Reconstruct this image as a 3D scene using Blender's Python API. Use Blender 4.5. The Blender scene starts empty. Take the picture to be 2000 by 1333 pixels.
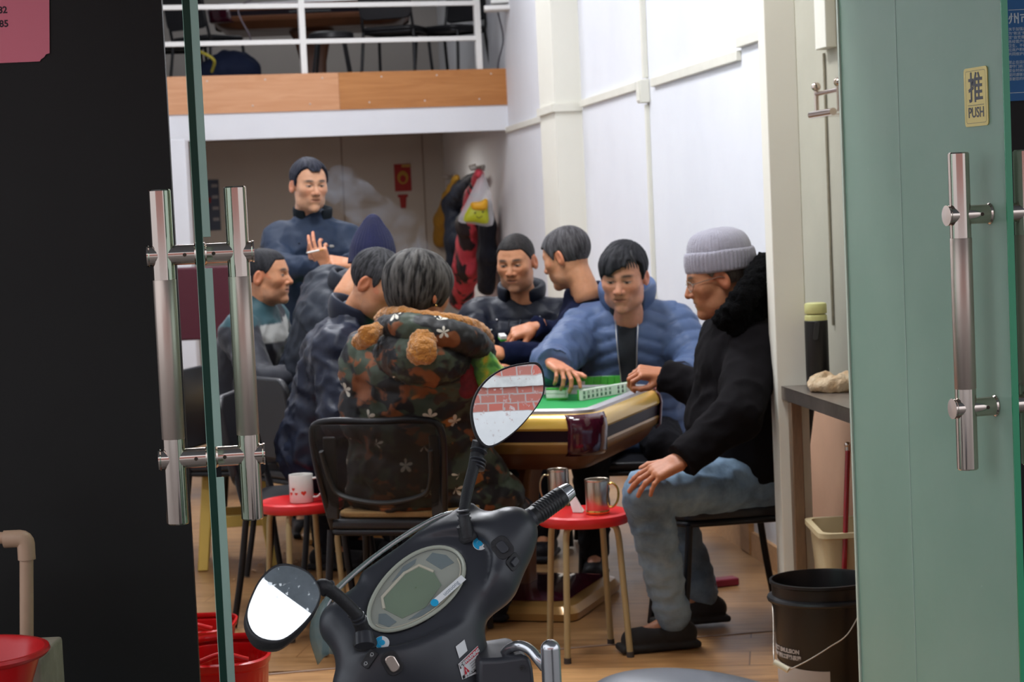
import bpy, bmesh, math, random
import numpy as np
from mathutils import Vector, Matrix, noise as mnoise

random.seed(7)
PI = math.pi
sc = bpy.context.scene
C = sc.collection
# ------------------------------------------------------------------ camera
FPX = 4000.0                       # focal length in pixels of the 2000 px wide frame
CAM = Vector((0, 0, 1.5))
PITCH, ROLL = math.radians(3.9), math.radians(-2.6)
cam_d = bpy.data.cameras.new('camera')
cam = bpy.data.objects.new('camera', cam_d); C.objects.link(cam)
cam_d.sensor_width = 36.0; cam_d.lens = 72.0
cam_d.clip_start = 0.05; cam_d.clip_end = 200
RC = Matrix.Rotation(PI/2 - PITCH, 4, 'X') @ Matrix.Rotation(ROLL, 4, 'Z')
cam.matrix_world = Matrix.Translation(CAM) @ RC
cam_d.dof.use_dof = True; cam_d.dof.focus_distance = 3.9; cam_d.dof.aperture_fstop = 11.0
sc.camera = cam
# ------------------------------------------------------------------ exposure
vs = sc.view_settings
sc.display_settings.display_device = 'sRGB'
vs.view_transform = 'Standard'; vs.look = 'None'; vs.gamma = 1.0; vs.exposure = 0.08
vs.use_curve_mapping = False
# ------------------------------------------------------------------ overcast daylight
wd = bpy.data.worlds.new('overcast'); sc.world = wd; wd.use_nodes = True
nt = wd.node_tree; nt.nodes.clear()
wo = nt.nodes.new('ShaderNodeOutputWorld'); bg = nt.nodes.new('ShaderNodeBackground')
tc = nt.nodes.new('ShaderNodeTexCoord'); sx = nt.nodes.new('ShaderNodeSeparateXYZ')
cr = nt.nodes.new('ShaderNodeValToRGB')
cr.color_ramp.elements[0].position = 0.42; cr.color_ramp.elements[0].color = (0.25, 0.25, 0.26, 1)
cr.color_ramp.elements[1].position = 0.62; cr.color_ramp.elements[1].color = (0.9, 0.96, 1.05, 1)
mp = nt.nodes.new('ShaderNodeMapRange'); mp.inputs[1].default_value = -1; mp.inputs[2].default_value = 1
nt.links.new(tc.outputs['Generated'], sx.inputs[0]); nt.links.new(sx.outputs[2], mp.inputs[0])
nt.links.new(mp.outputs[0], cr.inputs[0]); nt.links.new(cr.outputs[0], bg.inputs[0])
bg.inputs[1].default_value = 1.55
nt.links.new(bg.outputs[0], wo.inputs[0])
# ------------------------------------------------------------------ ceiling lamps of the hall, plus added fills
def area(name, loc, sx_, sy_, power, color, rot=(0, 0, 0)):
    l = bpy.data.lights.new(name, 'AREA'); l.shape = 'RECTANGLE'; l.size = sx_; l.size_y = sy_
    l.energy = power; l.color = color
    o = bpy.data.objects.new(name, l); o.location = loc; o.rotation_euler = rot; C.objects.link(o)
    return o
COOL = (0.93, 0.95, 1.0)
area('hall_lamp_light', (-0.5, 7.4, 4.0), 0.5, 1.3, 84, COOL)
area('hall_lamp_light', (-1.4, 10.2, 4.0), 0.5, 1.3, 66, COOL)
area('hall_lamp_light', (-0.9, 13.0, 4.0), 0.5, 1.3, 46, COOL)
area('entrance_fill_light', (-0.1, 5.3, 3.9), 1.0, 0.3, 42, COOL)  # unseen fill, added to light the fronts of people and columns
area('kitchen_lamp_light', (0.25, 5.6, 3.6), 0.4, 0.6, 11, (1.0, 0.93, 0.8))
area('gallery_lamp_light', (-1.6, 18.3, 4.1), 0.3, 1.2, 8, COOL)
area('under_gallery_fill_light', (-1.2, 17.5, 2.05), 0.2, 0.9, 20, (1.0, 0.94, 0.86))  # fill added to brighten the space under the gallery

def W(px, py, D):
    """world point seen at photo pixel (px, py) at camera depth D"""
    v = Vector(((px-1000)/FPX*D, -(py-666.5)/FPX*D, -D))
    return CAM + (RC.to_3x3() @ v)
def G(px, py, z):
    """world point on the horizontal plane z"""
    d = W(px, py, 1.0) - CAM
    t = (z - CAM.z) / d.z
    return CAM + d*t
def PX(p):
    v = RC.to_3x3().transposed() @ (Vector(p) - CAM)
    D = -v.z
    return (1000 + v.x/D*FPX, 666.5 - v.y/D*FPX, D)
# ================================================================== materials
MATS = {}
def new_mat(name):
    m = bpy.data.materials.new(name); m.use_nodes = True
    nt = m.node_tree; nt.nodes.clear()
    o = nt.nodes.new('ShaderNodeOutputMaterial'); p = nt.nodes.new('ShaderNodeBsdfPrincipled')
    nt.links.new(p.outputs[0], o.inputs[0])
    return m, nt, p, o
def N(nt, typ, **kw):
    n = nt.nodes.new('ShaderNode' + typ)
    for k, v in kw.items():
        if k.startswith('i_'):
            key = k[2:]
            key = int(key) if key.isdigit() else key.replace('_', ' ')
            n.inputs[key].default_value = v
        else: setattr(n, k, v)
    return n
def c4(c): return (c[0], c[1], c[2], 1.0)
def hexc(h):
    r, g, b = [int(h[i:i+2], 16)/255 for i in (0, 2, 4)]
    f = lambda u: u/12.92 if u <= .04045 else ((u+.055)/1.055)**2.4
    return (f(r), f(g), f(b))
def mat(name, col, rough=.6, metal=0.0, var=0.0, vscale=8.0, bump=0.0, bscale=60.0, stretch=(1, 1, 1),
        sheen=0.0, coat=0.0, spec=.5, coords='Object', col2=None, trans=0.0, ior=1.45, alpha=1.0, sss=0.0):
    """principled surface: col mixed towards col2 (or darker) by noise, plus a fine bump"""
    if name in MATS: return MATS[name]
    m, nt, p, o = new_mat(name)
    p.inputs['Base Color'].default_value = c4(col); p.inputs['Roughness'].default_value = rough
    p.inputs['Metallic'].default_value = metal; p.inputs['Specular IOR Level'].default_value = spec
    p.inputs['IOR'].default_value = ior
    if sheen: p.inputs['Sheen Weight'].default_value = sheen; p.inputs['Sheen Roughness'].default_value = .5
    if coat: p.inputs['Coat Weight'].default_value = coat; p.inputs['Coat Roughness'].default_value = .08
    if trans: p.inputs['Transmission Weight'].default_value = trans
    if sss:
        p.inputs['Subsurface Weight'].default_value = sss; p.inputs['Subsurface Radius'].default_value = (.012, .005, .003)
    if alpha < 1: p.inputs['Alpha'].default_value = alpha
    if var or bump:
        t = N(nt, 'TexCoord'); mp = N(nt, 'Mapping'); mp.inputs['Scale'].default_value = stretch
        nt.links.new(t.outputs[coords], mp.inputs[0])
    if var:
        n = N(nt, 'TexNoise', i_Scale=vscale, i_Detail=5.0, i_Roughness=.6)
        nt.links.new(mp.outputs[0], n.inputs[0])
        r = N(nt, 'ValToRGB'); r.color_ramp.elements[0].position = .5-.25; r.color_ramp.elements[1].position = .5+.22
        c2 = col2 if col2 else tuple(x*(1-var) for x in col)
        r.color_ramp.elements[0].color = c4(c2); r.color_ramp.elements[1].color = c4(col)
        nt.links.new(n.outputs[0], r.inputs[0]); nt.links.new(r.outputs[0], p.inputs['Base Color'])
    if bump:
        n2 = N(nt, 'TexNoise', i_Scale=bscale, i_Detail=4.0)
        nt.links.new(mp.outputs[0], n2.inputs[0])
        b = N(nt, 'Bump', i_Strength=bump, i_Distance=.01)
        nt.links.new(n2.outputs[0], b.inputs['Height']); nt.links.new(b.outputs[0], p.inputs['Normal'])
    MATS[name] = m
    return m

# ================================================================== objects
BASE = {}
def setp(o, label=None, cat=None, group=None, kind=None):
    if label: o['label'] = label
    if cat: o['category'] = cat
    if group: o['group'] = group
    if kind: o['kind'] = kind
    return o
def link(name, me, m=None, parent=None, loc=None):
    o = bpy.data.objects.new(name, me); C.objects.link(o)
    if m is not None:
        for x in (m if isinstance(m, (list, tuple)) else [m]): me.materials.append(x)
    if parent is not None:
        o.parent = parent; BASE[o.name] = BASE.get(parent.name, Vector((0, 0, 0)))
    return o
def empty(name, loc=(0, 0, 0), label=None, cat=None, group=None):
    o = bpy.data.objects.new(name, None); C.objects.link(o); o.location = loc; o.empty_display_size = .1
    BASE[o.name] = Vector(loc)
    return setp(o, label, cat, group)
def mesh_obj(name, V, F, m, parent=None, smooth=35, bevel=0, solid=0, subd=0, MI=None, cols=None, origin=None):
    """verts V in world coordinates; the object's origin is its parent's base, or its own lowest centre"""
    V = np.asarray(V, dtype=np.float64)
    if parent is not None: b = np.array(BASE.get(parent.name, (0, 0, 0)))
    elif origin is not None: b = np.array(origin)
    else: b = np.array([V[:, 0].mean(), V[:, 1].mean(), V[:, 2].min()])
    me = bpy.data.meshes.new(name)
    F = F.tolist() if isinstance(F, np.ndarray) else F
    me.from_pydata((V - b).tolist(), [], F); me.update()
    if MI is not None: me.polygons.foreach_set('material_index', MI)
    if cols is not None:
        a = me.color_attributes.new('Col', 'FLOAT_COLOR', 'POINT')
        a.data.foreach_set('color', np.c_[cols, np.ones(len(cols))].astype(np.float32).ravel())
    if smooth:
        me.shade_smooth()
        if smooth < 180: me.set_sharp_from_angle(angle=math.radians(smooth))
    o = link(name, me, m, parent)
    if parent is None: o.location = b; BASE[o.name] = Vector(b)
    if solid:
        s = o.modifiers.new('solid', 'SOLIDIFY'); s.thickness = abs(solid); s.offset = -1 if solid > 0 else 1
    if bevel:
        s = o.modifiers.new('bevel', 'BEVEL'); s.width = bevel; s.segments = 3; s.limit_method = 'ANGLE'
    if subd:
        s = o.modifiers.new('sub', 'SUBSURF'); s.levels = s.render_levels = subd
    return o
def v3(p): return np.array((p[0], p[1], p[2]), dtype=float)
def frame(z, x=None):
    """3x3 with columns x,y,z from axis z"""
    z = v3(z); z = z/np.linalg.norm(z)
    a = v3(x) if x is not None else (np.array([1., 0, 0]) if abs(z[0]) < .9 else np.array([0, 1., 0]))
    y = np.cross(z, a); y /= np.linalg.norm(y)
    return np.c_[np.cross(y, z), y, z]
class MB:
    def __init__(s): s.V = []; s.F = []; s.MI = []
    def add(s, V, F, mi=0):
        n = len(s.V); s.V.extend([tuple(map(float, v)) for v in V])
        for f in F: s.F.append([i+n for i in f]); s.MI.append(mi)
        return s
    def box(s, c, size, R=None, mi=0, taper=1.0):
        h = np.array(size)/2; c = v3(c); P = []
        for z in (-1, 1):
            k = taper if z > 0 else 1.0
            for x, y in ((-1, -1), (1, -1), (1, 1), (-1, 1)): P.append(np.array([x*h[0]*k, y*h[1]*k, z*h[2]]))
        P = np.array(P)
        if R is not None: P = P @ np.array(R).T
        return s.add(P + c, [[3, 2, 1, 0], [4, 5, 6, 7], [0, 1, 5, 4], [1, 2, 6, 5], [2, 3, 7, 6], [3, 0, 4, 7]], mi)
    def bb(s, lo, hi, mi=0):
        lo, hi = np.array(lo, float), np.array(hi, float)
        return s.box((lo+hi)/2, hi-lo, mi=mi)
    def lathe(s, prof, c=(0, 0, 0), R=None, seg=28, mi=0, sx=1.0, sy=1.0, caps=True):
        """prof: (r, z) pairs, turned about local z"""
        P = []; F = []; n = len(prof)
        for r, z in prof:
            for k in range(seg):
                a = 2*PI*k/seg; P.append((r*math.cos(a)*sx, r*math.sin(a)*sy, z))
        for i in range(n-1):
            for k in range(seg):
                k2 = (k+1) % seg; F.append([i*seg+k, i*seg+k2, (i+1)*seg+k2, (i+1)*seg+k])
        if caps:
            if prof[0][0] > 1e-6: F.append(list(range(seg))[::-1])
            if prof[-1][0] > 1e-6: F.append([(n-1)*seg+k for k in range(seg)])
        P = np.array(P)
        if R is not None: P = P @ np.array(R).T
        return s.add(P + v3(c), F, mi)
    def cyl(s, a, b, r, r2=None, seg=20, mi=0):
        a, b = v3(a), v3(b); L = np.linalg.norm(b-a); r2 = r if r2 is None else r2
        return s.lathe([(r, 0), (r2, L)], a, frame(b-a), seg, mi)
    def sphere(s, c, r, seg=20, rings=12, R=None, mi=0):
        r = (r, r, r) if np.isscalar(r) else r
        P = []; F = []
        for i in range(rings+1):
            t = PI*i/rings
            for k in range(seg):
                a = 2*PI*k/seg; P.append((r[0]*math.sin(t)*math.cos(a), r[1]*math.sin(t)*math.sin(a), r[2]*math.cos(t)))
        for i in range(rings):
            for k in range(seg):
                k2 = (k+1) % seg; F.append([i*seg+k, (i+1)*seg+k, (i+1)*seg+k2, i*seg+k2])
        P = np.array(P)
        if R is not None: P = P @ np.array(R).T
        return s.add(P + v3(c), F, mi)
    def tube(s, pts, r, seg=12, mi=0, closed=False, flat=1.0, up=None):
        """pipe along pts; r number or list; flat squashes the section along 'up'"""
        P = [v3(p) for p in pts]; n = len(P); V = []; F = []
        rr = [r]*n if np.isscalar(r) else r
        prev = None
        for i in range(n):
            t = (P[(i+1) % n]-P[i-1]) if closed else (P[min(i+1, n-1)]-P[max(i-1, 0)])
            t = t/(np.linalg.norm(t)+1e-12)
            if prev is None:
                x = v3(up) if up is not None else (np.array([0, 0, 1.]) if abs(t[2]) < .9 else np.array([1., 0, 0]))
            else: x = prev
            x = x - t*np.dot(x, t); x /= (np.linalg.norm(x)+1e-12); prev = x
            y = np.cross(t, x)
            for k in range(seg):
                a = 2*PI*k/seg; V.append(P[i] + rr[i]*(math.cos(a)*x*flat + math.sin(a)*y))
        for i in range(n if closed else n-1):
            j = (i+1) % n
            for k in range(seg):
                k2 = (k+1) % seg; F.append([i*seg+k, j*seg+k, j*seg+k2, i*seg+k2][::-1])
        if not closed: F.append(list(range(seg))); F.append([(n-1)*seg+k for k in range(seg)][::-1])
        return s.add(V, F, mi)
    def prism(s, poly, vec, mi=0):
        """closed outline poly (3d points) extruded by vec"""
        n = len(poly); v = v3(vec); P = [v3(p) for p in poly]
        F = [list(range(n))[::-1], [n+i for i in range(n)]] + [[i, (i+1) % n, n+(i+1) % n, n+i] for i in range(n)]
        return s.add(P + [p+v for p in P], F, mi)
    def build(s, name, m, parent=None, **kw):
        MI = s.MI if any(s.MI) else None
        return mesh_obj(name, np.array(s.V), s.F, m, parent, MI=MI, **kw)
def spline(pts, n=8, closed=False):
    """Catmull-Rom through pts"""
    P = [v3(p) for p in pts]; out = []; m = len(P)
    for i in range(m if closed else m-1):
        p0 = P[(i-1) % m] if closed or i > 0 else 2*P[0]-P[1]
        p1, p2 = P[i], P[(i+1) % m]
        p3 = P[(i+2) % m] if closed or i+2 < m else 2*P[-1]-P[-2]
        for k in range(n):
            t = k/n
            out.append(.5*((2*p1)+(-p0+p2)*t+(2*p0-5*p1+4*p2-p3)*t*t+(-p0+3*p1-3*p2+p3)*t**3))
    if not closed: out.append(P[-1])
    return out
def copy_tree(o, parent=None):
    c = o.copy(); C.objects.link(c)
    if parent is not None: c.parent = parent
    for ch in list(o.children): copy_tree(ch, c)
    return c
def text_obj(name, body, size, M, m, parent, extrude=.0006, align='CENTER', spacing=1.0, sx=1.0, bold=0.0):
    """lettering as a mesh laid in the plane of 4x4 M (x right, y up, z out)"""
    cu = bpy.data.curves.new(name, 'FONT'); cu.body = body; cu.size = size; cu.extrude = extrude
    cu.align_x = align; cu.align_y = 'CENTER'; cu.space_character = spacing; cu.offset = bold; cu.resolution_u = 3
    t = bpy.data.objects.new('tmp', cu); C.objects.link(t)
    me = bpy.data.meshes.new_from_object(t.evaluated_get(bpy.context.evaluated_depsgraph_get()))
    bpy.data.objects.remove(t); bpy.data.curves.remove(cu)
    T = Matrix.Translation(-BASE.get(parent.name, Vector((0, 0, 0)))) if parent else Matrix.Identity(4)
    me.transform(T @ M @ Matrix.Diagonal((sx, 1, 1, 1))); me.materials.clear()
    return link(name, me, m, parent)
def M4(o, x, y, z):
    return Matrix(((x[0], y[0], z[0], o[0]), (x[1], y[1], z[1], o[1]), (x[2], y[2], z[2], o[2]), (0, 0, 0, 1)))

# ================================================================== blended solids (distance fields meshed by surface nets)
f32 = np.float32
def d_cap(a, b, ra, rb, sq=None, k=1.0):
    """tapered capsule; with sq (a direction) and k the section is k times wider along sq"""
    a, b = v3(a), v3(b)
    S = None
    if sq is not None and k != 1.0:
        s = v3(sq); s /= np.linalg.norm(s); S = np.eye(3) - (1-1/k)*np.outer(s, s)
        a2, b2 = S@a, S@b
    else: a2, b2 = a, b
    ab = b2-a2; L2 = max(float(ab@ab), 1e-9)
    def f(P):
        if S is not None: P = P @ S.T.astype(f32)
        d = P - a2.astype(f32); t = np.clip(d@ab.astype(f32)/L2, 0, 1)
        return np.sqrt(((d - t[:, None]*ab.astype(f32))**2).sum(1)) - (ra+(rb-ra)*t)
    return f
def d_ell(c, r, R=None):
    c, r = v3(c), v3(r)
    def f(P):
        q = P - c.astype(f32)
        if R is not None: q = q @ np.array(R, f32)
        k0 = np.sqrt(((q/r.astype(f32))**2).sum(1)); k1 = np.sqrt(((q/(r*r).astype(f32))**2).sum(1))+1e-9
        return k0*(k0-1)/k1
    return f
def d_box(c, h, r=.01, R=None):
    c, h = v3(c), v3(h)
    def f(P):
        q = P - c.astype(f32)
        if R is not None: q = q @ np.array(R, f32)
        q = np.abs(q) - (h-r).astype(f32)
        return np.sqrt((np.maximum(q, 0)**2).sum(1)) + np.minimum(q.max(1), 0) - r
    return f
def smin(a, b, k):
    h = np.clip(.5+.5*(b-a)/k, 0, 1)
    return b+(a-b)*h - k*h*(1-h)
def U(fs, k=.02):
    """smooth union; entries may be f or (f, k)"""
    def f(P):
        d = None
        for e in fs:
            g, kk = e if isinstance(e, tuple) else (e, k)
            v = g(P); d = v if d is None else smin(d, v, kk)
        return d
    return f
def minus(f, g, k=.008):
    return lambda P: -smin(-f(P), g(P), k)
def inter(f, g, k=.004):
    return lambda P: -smin(-f(P), -g(P), k)
def nets(f, lo, hi, h, proj=2):
    lo, hi = np.array(lo, float), np.array(hi, float)
    n = np.ceil((hi-lo)/h).astype(int)+1
    ax = [lo[i]+h*np.arange(n[i]) for i in range(3)]
    X, Y, Z = np.meshgrid(*ax, indexing='ij')
    P = np.stack([X, Y, Z], -1).reshape(-1, 3).astype(f32)
    D = np.full(len(P), 1.0, f32); B = 4; nb = (n+B-1)//B
    bc = np.stack(np.meshgrid(*[np.arange(k) for k in nb], indexing='ij'), -1).reshape(-1, 3)
    dc = f((lo + (bc*B+(B-1)/2)*h).astype(f32))
    act = np.abs(dc) < 1.35*B*h + .004
    I, J, K = np.meshgrid(*[np.arange(k)//B for k in n], indexing='ij')
    bi = ((I*nb[1]+J)*nb[2]+K).ravel(); D = dc[bi].astype(f32); sel = np.flatnonzero(act[bi])
    for i in range(0, len(sel), 300000): D[sel[i:i+300000]] = f(P[sel[i:i+300000]])
    D = D.reshape(n)
    D[0], D[-1] = 1, 1; D[:, 0], D[:, -1] = 1, 1; D[:, :, 0], D[:, :, -1] = 1, 1
    In = D < 0
    acc = np.zeros(tuple(n-1)+(3,), f32); cnt = np.zeros(tuple(n-1), f32)
    quads = []
    def cells(a): return [slice(0, n[i]-1) for i in range(3)]
    for axis in range(3):
        s0 = [slice(None)]*3; s1 = [slice(None)]*3; s0[axis] = slice(0, -1); s1[axis] = slice(1, None)
        a, b = D[tuple(s0)], D[tuple(s1)]; cr = In[tuple(s0)] != In[tuple(s1)]
        idx = np.argwhere(cr); va, vb = a[cr], b[cr]; t = va/(va-vb)
        pos = lo + idx*h; pos[:, axis] += t*h
        o1, o2 = [(1, 2), (2, 0), (0, 1)][axis]
        cs = []
        for (i, j) in ((0, 0), (-1, 0), (-1, -1), (0, -1)):
            c = idx.copy(); c[:, o1] += i; c[:, o2] += j
            ok = ((c >= 0) & (c < n-1)).all(1)
            cc = np.clip(c, 0, n-2)
            np.add.at(acc, (cc[ok, 0], cc[ok, 1], cc[ok, 2]), pos[ok].astype(f32))
            np.add.at(cnt, (cc[ok, 0], cc[ok, 1], cc[ok, 2]), 1)
            cs.append(cc)
        q = np.stack(cs, 1); flip = va > 0
        q[flip] = q[flip][:, ::-1]
        quads.append(q)
    ids = -np.ones(tuple(n-1), int); m = cnt > 0; ids[m] = np.arange(m.sum())
    V = (acc[m]/cnt[m][:, None]).astype(f32)
    Q = np.concatenate(quads); F = ids[Q[..., 0], Q[..., 1], Q[..., 2]]
    F = F[(F >= 0).all(1)]
    e = f32(h*.25)
    for _ in range(proj):
        d = f(V); g = np.stack([f(V+np.eye(3, dtype=f32)[i]*e)-f(V-np.eye(3, dtype=f32)[i]*e) for i in range(3)], 1)/(2*e)
        g2 = (g*g).sum(1)+1e-6
        st = -(d/g2)[:, None]*g; L = np.sqrt((st*st).sum(1)); k = np.minimum(1, h*.5/(L+1e-9))
        V = V + st*k[:, None]
    g = np.stack([f(V+np.eye(3, dtype=f32)[i]*e)-f(V-np.eye(3, dtype=f32)[i]*e) for i in range(3)], 1)
    g /= (np.sqrt((g*g).sum(1))+1e-9)[:, None]
    return V.astype(float), F, g.astype(float)
def fbm(P, scale, oct=3, seed=0.0):
    out = np.empty(len(P)); nz = mnoise.fractal
    for i, p in enumerate(np.asarray(P)*scale+seed): out[i] = nz(Vector(p), 1.0, 2.0, oct)
    return out
# ================================================================== the room
WALLX = lambda D: 2.046 - .13*D
def wallpt(D, off=0.0, z=0.0):
    """point on the right wall line at distance D, off metres into the room"""
    n = Vector((-1, -.13, 0)).normalized()
    return Vector((WALLX(D), D, z)) + n*off
WD = Vector((-.13, 1, 0)).normalized(); WN = Vector((-1, -.13, 0)).normalized()
RW = np.c_[v3(WD), v3(WN), [0, 0, 1.]]          # x along the wall, y into the room
def struct(mb, name, m, **kw):
    o = mb.build(name, m, **kw); o['kind'] = 'structure'; return o
plaster = mat('white_plaster', (.80, .81, .84), .62, var=.05, vscale=1.6, bump=.04, bscale=25, col2=(.74, .75, .79))
plaster_cream = mat('cream_plaster', (.82, .80, .70), .6, var=.05, vscale=2.0, bump=.03)
plaster_grey = mat('grey_plaster', (.44, .42, .33), .7, var=.12, vscale=3.0, bump=.08, bscale=30)
plaster_bounce = mat('peach_bounce_plaster', (.70, .42, .27), .7, var=.15, vscale=3.0, bump=.06)  # peach tone paints in light bounced off the orange floor, plus dirt
plaster_dim = mat('beige_plaster', (.56, .52, .48), .75, var=.07, vscale=2.0)
trunk_m = mat('ivory_trunking', (.80, .78, .68), .45, var=.08, vscale=6)
black_wall_m = mat('black_board', (.012, .0115, .011), .42, var=.3, vscale=3, bump=.02, bscale=90, spec=.3)

def floor_mat(name='laminate_floor', k=1.0):
    m, nt, p, o = new_mat(name)
    t = N(nt, 'TexCoord'); mp = N(nt, 'Mapping'); mp.inputs['Rotation'].default_value = (0, 0, math.radians(7.5))
    nt.links.new(t.outputs['Object'], mp.inputs[0])
    br = N(nt, 'TexBrick', i_Scale=1.0); br.offset = .5; br.inputs['Brick Width'].default_value = 1.2
    br.inputs['Row Height'].default_value = .2; br.inputs['Mortar Size'].default_value = .0025
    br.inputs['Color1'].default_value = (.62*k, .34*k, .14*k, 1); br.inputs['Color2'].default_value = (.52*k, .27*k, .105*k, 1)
    br.inputs['Mortar'].default_value = (.20, .09, .03, 1)
    nt.links.new(mp.outputs[0], br.inputs[0])
    m2 = N(nt, 'Mapping'); m2.inputs['Scale'].default_value = (2.5, 26, 1); nt.links.new(mp.outputs[0], m2.inputs[0])
    gn = N(nt, 'TexNoise', i_Scale=1.6, i_Detail=6.0, i_Distortion=.6); nt.links.new(m2.outputs[0], gn.inputs[0])
    gr = N(nt, 'ValToRGB'); gr.color_ramp.elements[0].position = .35; gr.color_ramp.elements[0].color = (.62, .58, .52, 1)
    gr.color_ramp.elements[1].position = .62; gr.color_ramp.elements[1].color = (1, 1, 1, 1)
    nt.links.new(gn.outputs[0], gr.inputs[0])
    mx = N(nt, 'MixRGB', blend_type='MULTIPLY', i_Fac=.75)
    nt.links.new(br.outputs[0], mx.inputs[1]); nt.links.new(gr.outputs[0], mx.inputs[2])
    dn = N(nt, 'TexNoise', i_Scale=2.2, i_Detail=5.0); nt.links.new(t.outputs['Object'], dn.inputs[0])
    dr = N(nt, 'ValToRGB'); dr.color_ramp.elements[0].position = .36; dr.color_ramp.elements[0].color = (.55, .5, .47, 1)
    dr.color_ramp.elements[1].position = .55; dr.color_ramp.elements[1].color = (1, 1, 1, 1)
    nt.links.new(dn.outputs[0], dr.inputs[0])
    mx2 = N(nt, 'MixRGB', blend_type='MULTIPLY', i_Fac=.7)
    nt.links.new(mx.outputs[0], mx2.inputs[1]); nt.links.new(dr.outputs[0], mx2.inputs[2])
    nt.links.new(mx2.outputs[0], p.inputs['Base Color'])
    rr = N(nt, 'MapRange'); rr.inputs[3].default_value = .22; rr.inputs[4].default_value = .5
    nt.links.new(dn.outputs[0], rr.inputs[0]); nt.links.new(rr.outputs[0], p.inputs['Roughness'])
    return m
def wood_mat(name, c1, c2, sc_=(1.2, 30, 30), rough=.4):
    m, nt, p, o = new_mat(name)
    t = N(nt, 'TexCoord'); mp = N(nt, 'Mapping'); mp.inputs['Scale'].default_value = sc_
    nt.links.new(t.outputs['Object'], mp.inputs[0])
    g = N(nt, 'TexNoise', i_Scale=1.0, i_Detail=5.0, i_Distortion=1.2); nt.links.new(mp.outputs[0], g.inputs[0])
    r = N(nt, 'ValToRGB'); r.color_ramp.elements[0].position = .3; r.color_ramp.elements[0].color = c4(c1)
    r.color_ramp.elements[1].position = .7; r.color_ramp.elements[1].color = c4(c2)
    nt.links.new(g.outputs[0], r.inputs[0]); nt.links.new(r.outputs[0], p.inputs['Base Color'])
    p.inputs['Roughness'].default_value = rough
    return m
floor_m = floor_mat()
Rw = (Matrix.Rotation(0, 3, 'Z'))
m = MB(); m.bb((-4.2, 6.62, -.14), (2.2, 22, 0)); fl = struct(m, 'floor', floor_mat('worn_shaded_laminate', .62), smooth=0)  # inner floor darker overall: age and dirt, plus shadow put into the colour
# the entrance strip runs slightly skew and stands a little proud
m = MB(); a = Vector((-1.6, 6.44, 0)); b = Vector((1.6, 6.97, 0))
m.prism([(-1.6, 4.6, -.14), (1.6, 4.6, -.14), (1.6, 6.97, -.14), (-1.6, 6.37, -.14)], (0, 0, .152)); struct(m, 'floor_entrance', floor_m, smooth=0)
m = MB(); m.prism([(-1.6, 6.37, .005), (1.6, 6.97, .005), (1.6, 6.985, .005), (-1.6, 6.385, .005)], (0, 0, .010))
struct(m, 'trim_1', mat('seam_strip', (.30, .2, .14), .5), smooth=0)
m = MB(); m.bb((-9, -9, -.3), (9, 4.6, -.17)); struct(m, 'ground', mat('pavement', (.22, .21, .2), .85, var=.3, vscale=5, bump=.2), smooth=0)
# right wall, kitchen stretch and hall stretch
def wallbox(D0, D1, z0, z1, off, th, name, mm):
    m = MB(); p = [wallpt(D0, off, z0), wallpt(D1, off, z0), wallpt(D1, off-th, z0), wallpt(D0, off-th, z0)]
    m.prism(p, (0, 0, z1-z0)); return struct(m, name, mm, smooth=0)
wallbox(7.55, 21.5, 0, 4.25, 0, .15, 'wall_right', plaster)
wallbox(4.75, 7.549, .82, 4.25, 0.0, .15, 'wall_kitchen', plaster_grey)
wallbox(4.75, 7.549, 0, .819, 0.0, .15, 'wall_kitchen_low', plaster_bounce)
wallbox(7.56, 20.4, 0, .10, .016, .016, 'baseboard_right', wood_mat('skirting_wood', (.5, .27, .12), (.62, .36, .17)))
# far pilaster in the right wall, the column by the kitchen counter
m = MB(); p0 = wallpt(12.1); 
m.prism([wallpt(12.1, .16), wallpt(12.7, .16), wallpt(12.7, 0), wallpt(12.1, 0)], (0, 0, 4.25)); struct(m, 'trim_2', plaster_cream, smooth=0)
m = MB(); m.bb((.832, 6.45, 0), (.93, 6.62, 4.25)); struct(m, 'trim_3', plaster_cream, bevel=.004)
# left wall, back wall, ceiling, front walls
LX = lambda D: -.7 - .13*D
m = MB(); m.prism([(LX(4.7), 4.7, 0), (LX(21.5), 21.5, 0), (LX(21.5)-.15, 21.5, 0), (LX(4.7)-.15, 4.7, 0)], (0, 0, 4.25)); struct(m, 'wall_left', plaster, smooth=0)
bk0, bk1 = Vector((WALLX(20.3)+.1, 20.33, 0)), Vector((-3.9, 19.45, 0))
m = MB(); m.prism([bk0, bk1, bk1+Vector((0, .15, 0)), bk0+Vector((0, .15, 0))], (0, 0, 4.25)); struct(m, 'wall_back', plaster_dim, smooth=0)
m = MB(); m.bb((-4.2, 4.6, 4.25), (2.2, 22, 4.4)); struct(m, 'ceiling', plaster, smooth=0)
m = MB(); m.bb((-3.2, 4.6, -.17), (-.745, 4.615, 4.4)); struct(m, 'wall_front_left', black_wall_m, smooth=0)
m = MB(); m.bb((.80, 4.66, -.17), (3.4, 4.76, 4.4)); struct(m, 'wall_front_right', black_wall_m, smooth=0)
m = MB(); m.bb((-.745, 4.62, 2.32), (.80, 4.74, 4.4)); struct(m, 'wall_front_top', black_wall_m, smooth=0)
# unseen slab added over the shop front, skewed to darken the left mirror's reflection
canopy_edge = [(-3.2, 3.6), (-2.0, 3.45), (.0, .5), (3.4, .5)]
m = MB(); m.prism([(x, y, 2.75) for x, y in canopy_edge]+[(3.4, 4.6, 2.75), (-3.2, 4.6, 2.75)], (0, 0, .15)); struct(m, 'mirror_canopy', mat('mirror_canopy_grey', (.50, .60, .70), .8, var=.3, vscale=6), smooth=0)
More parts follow.
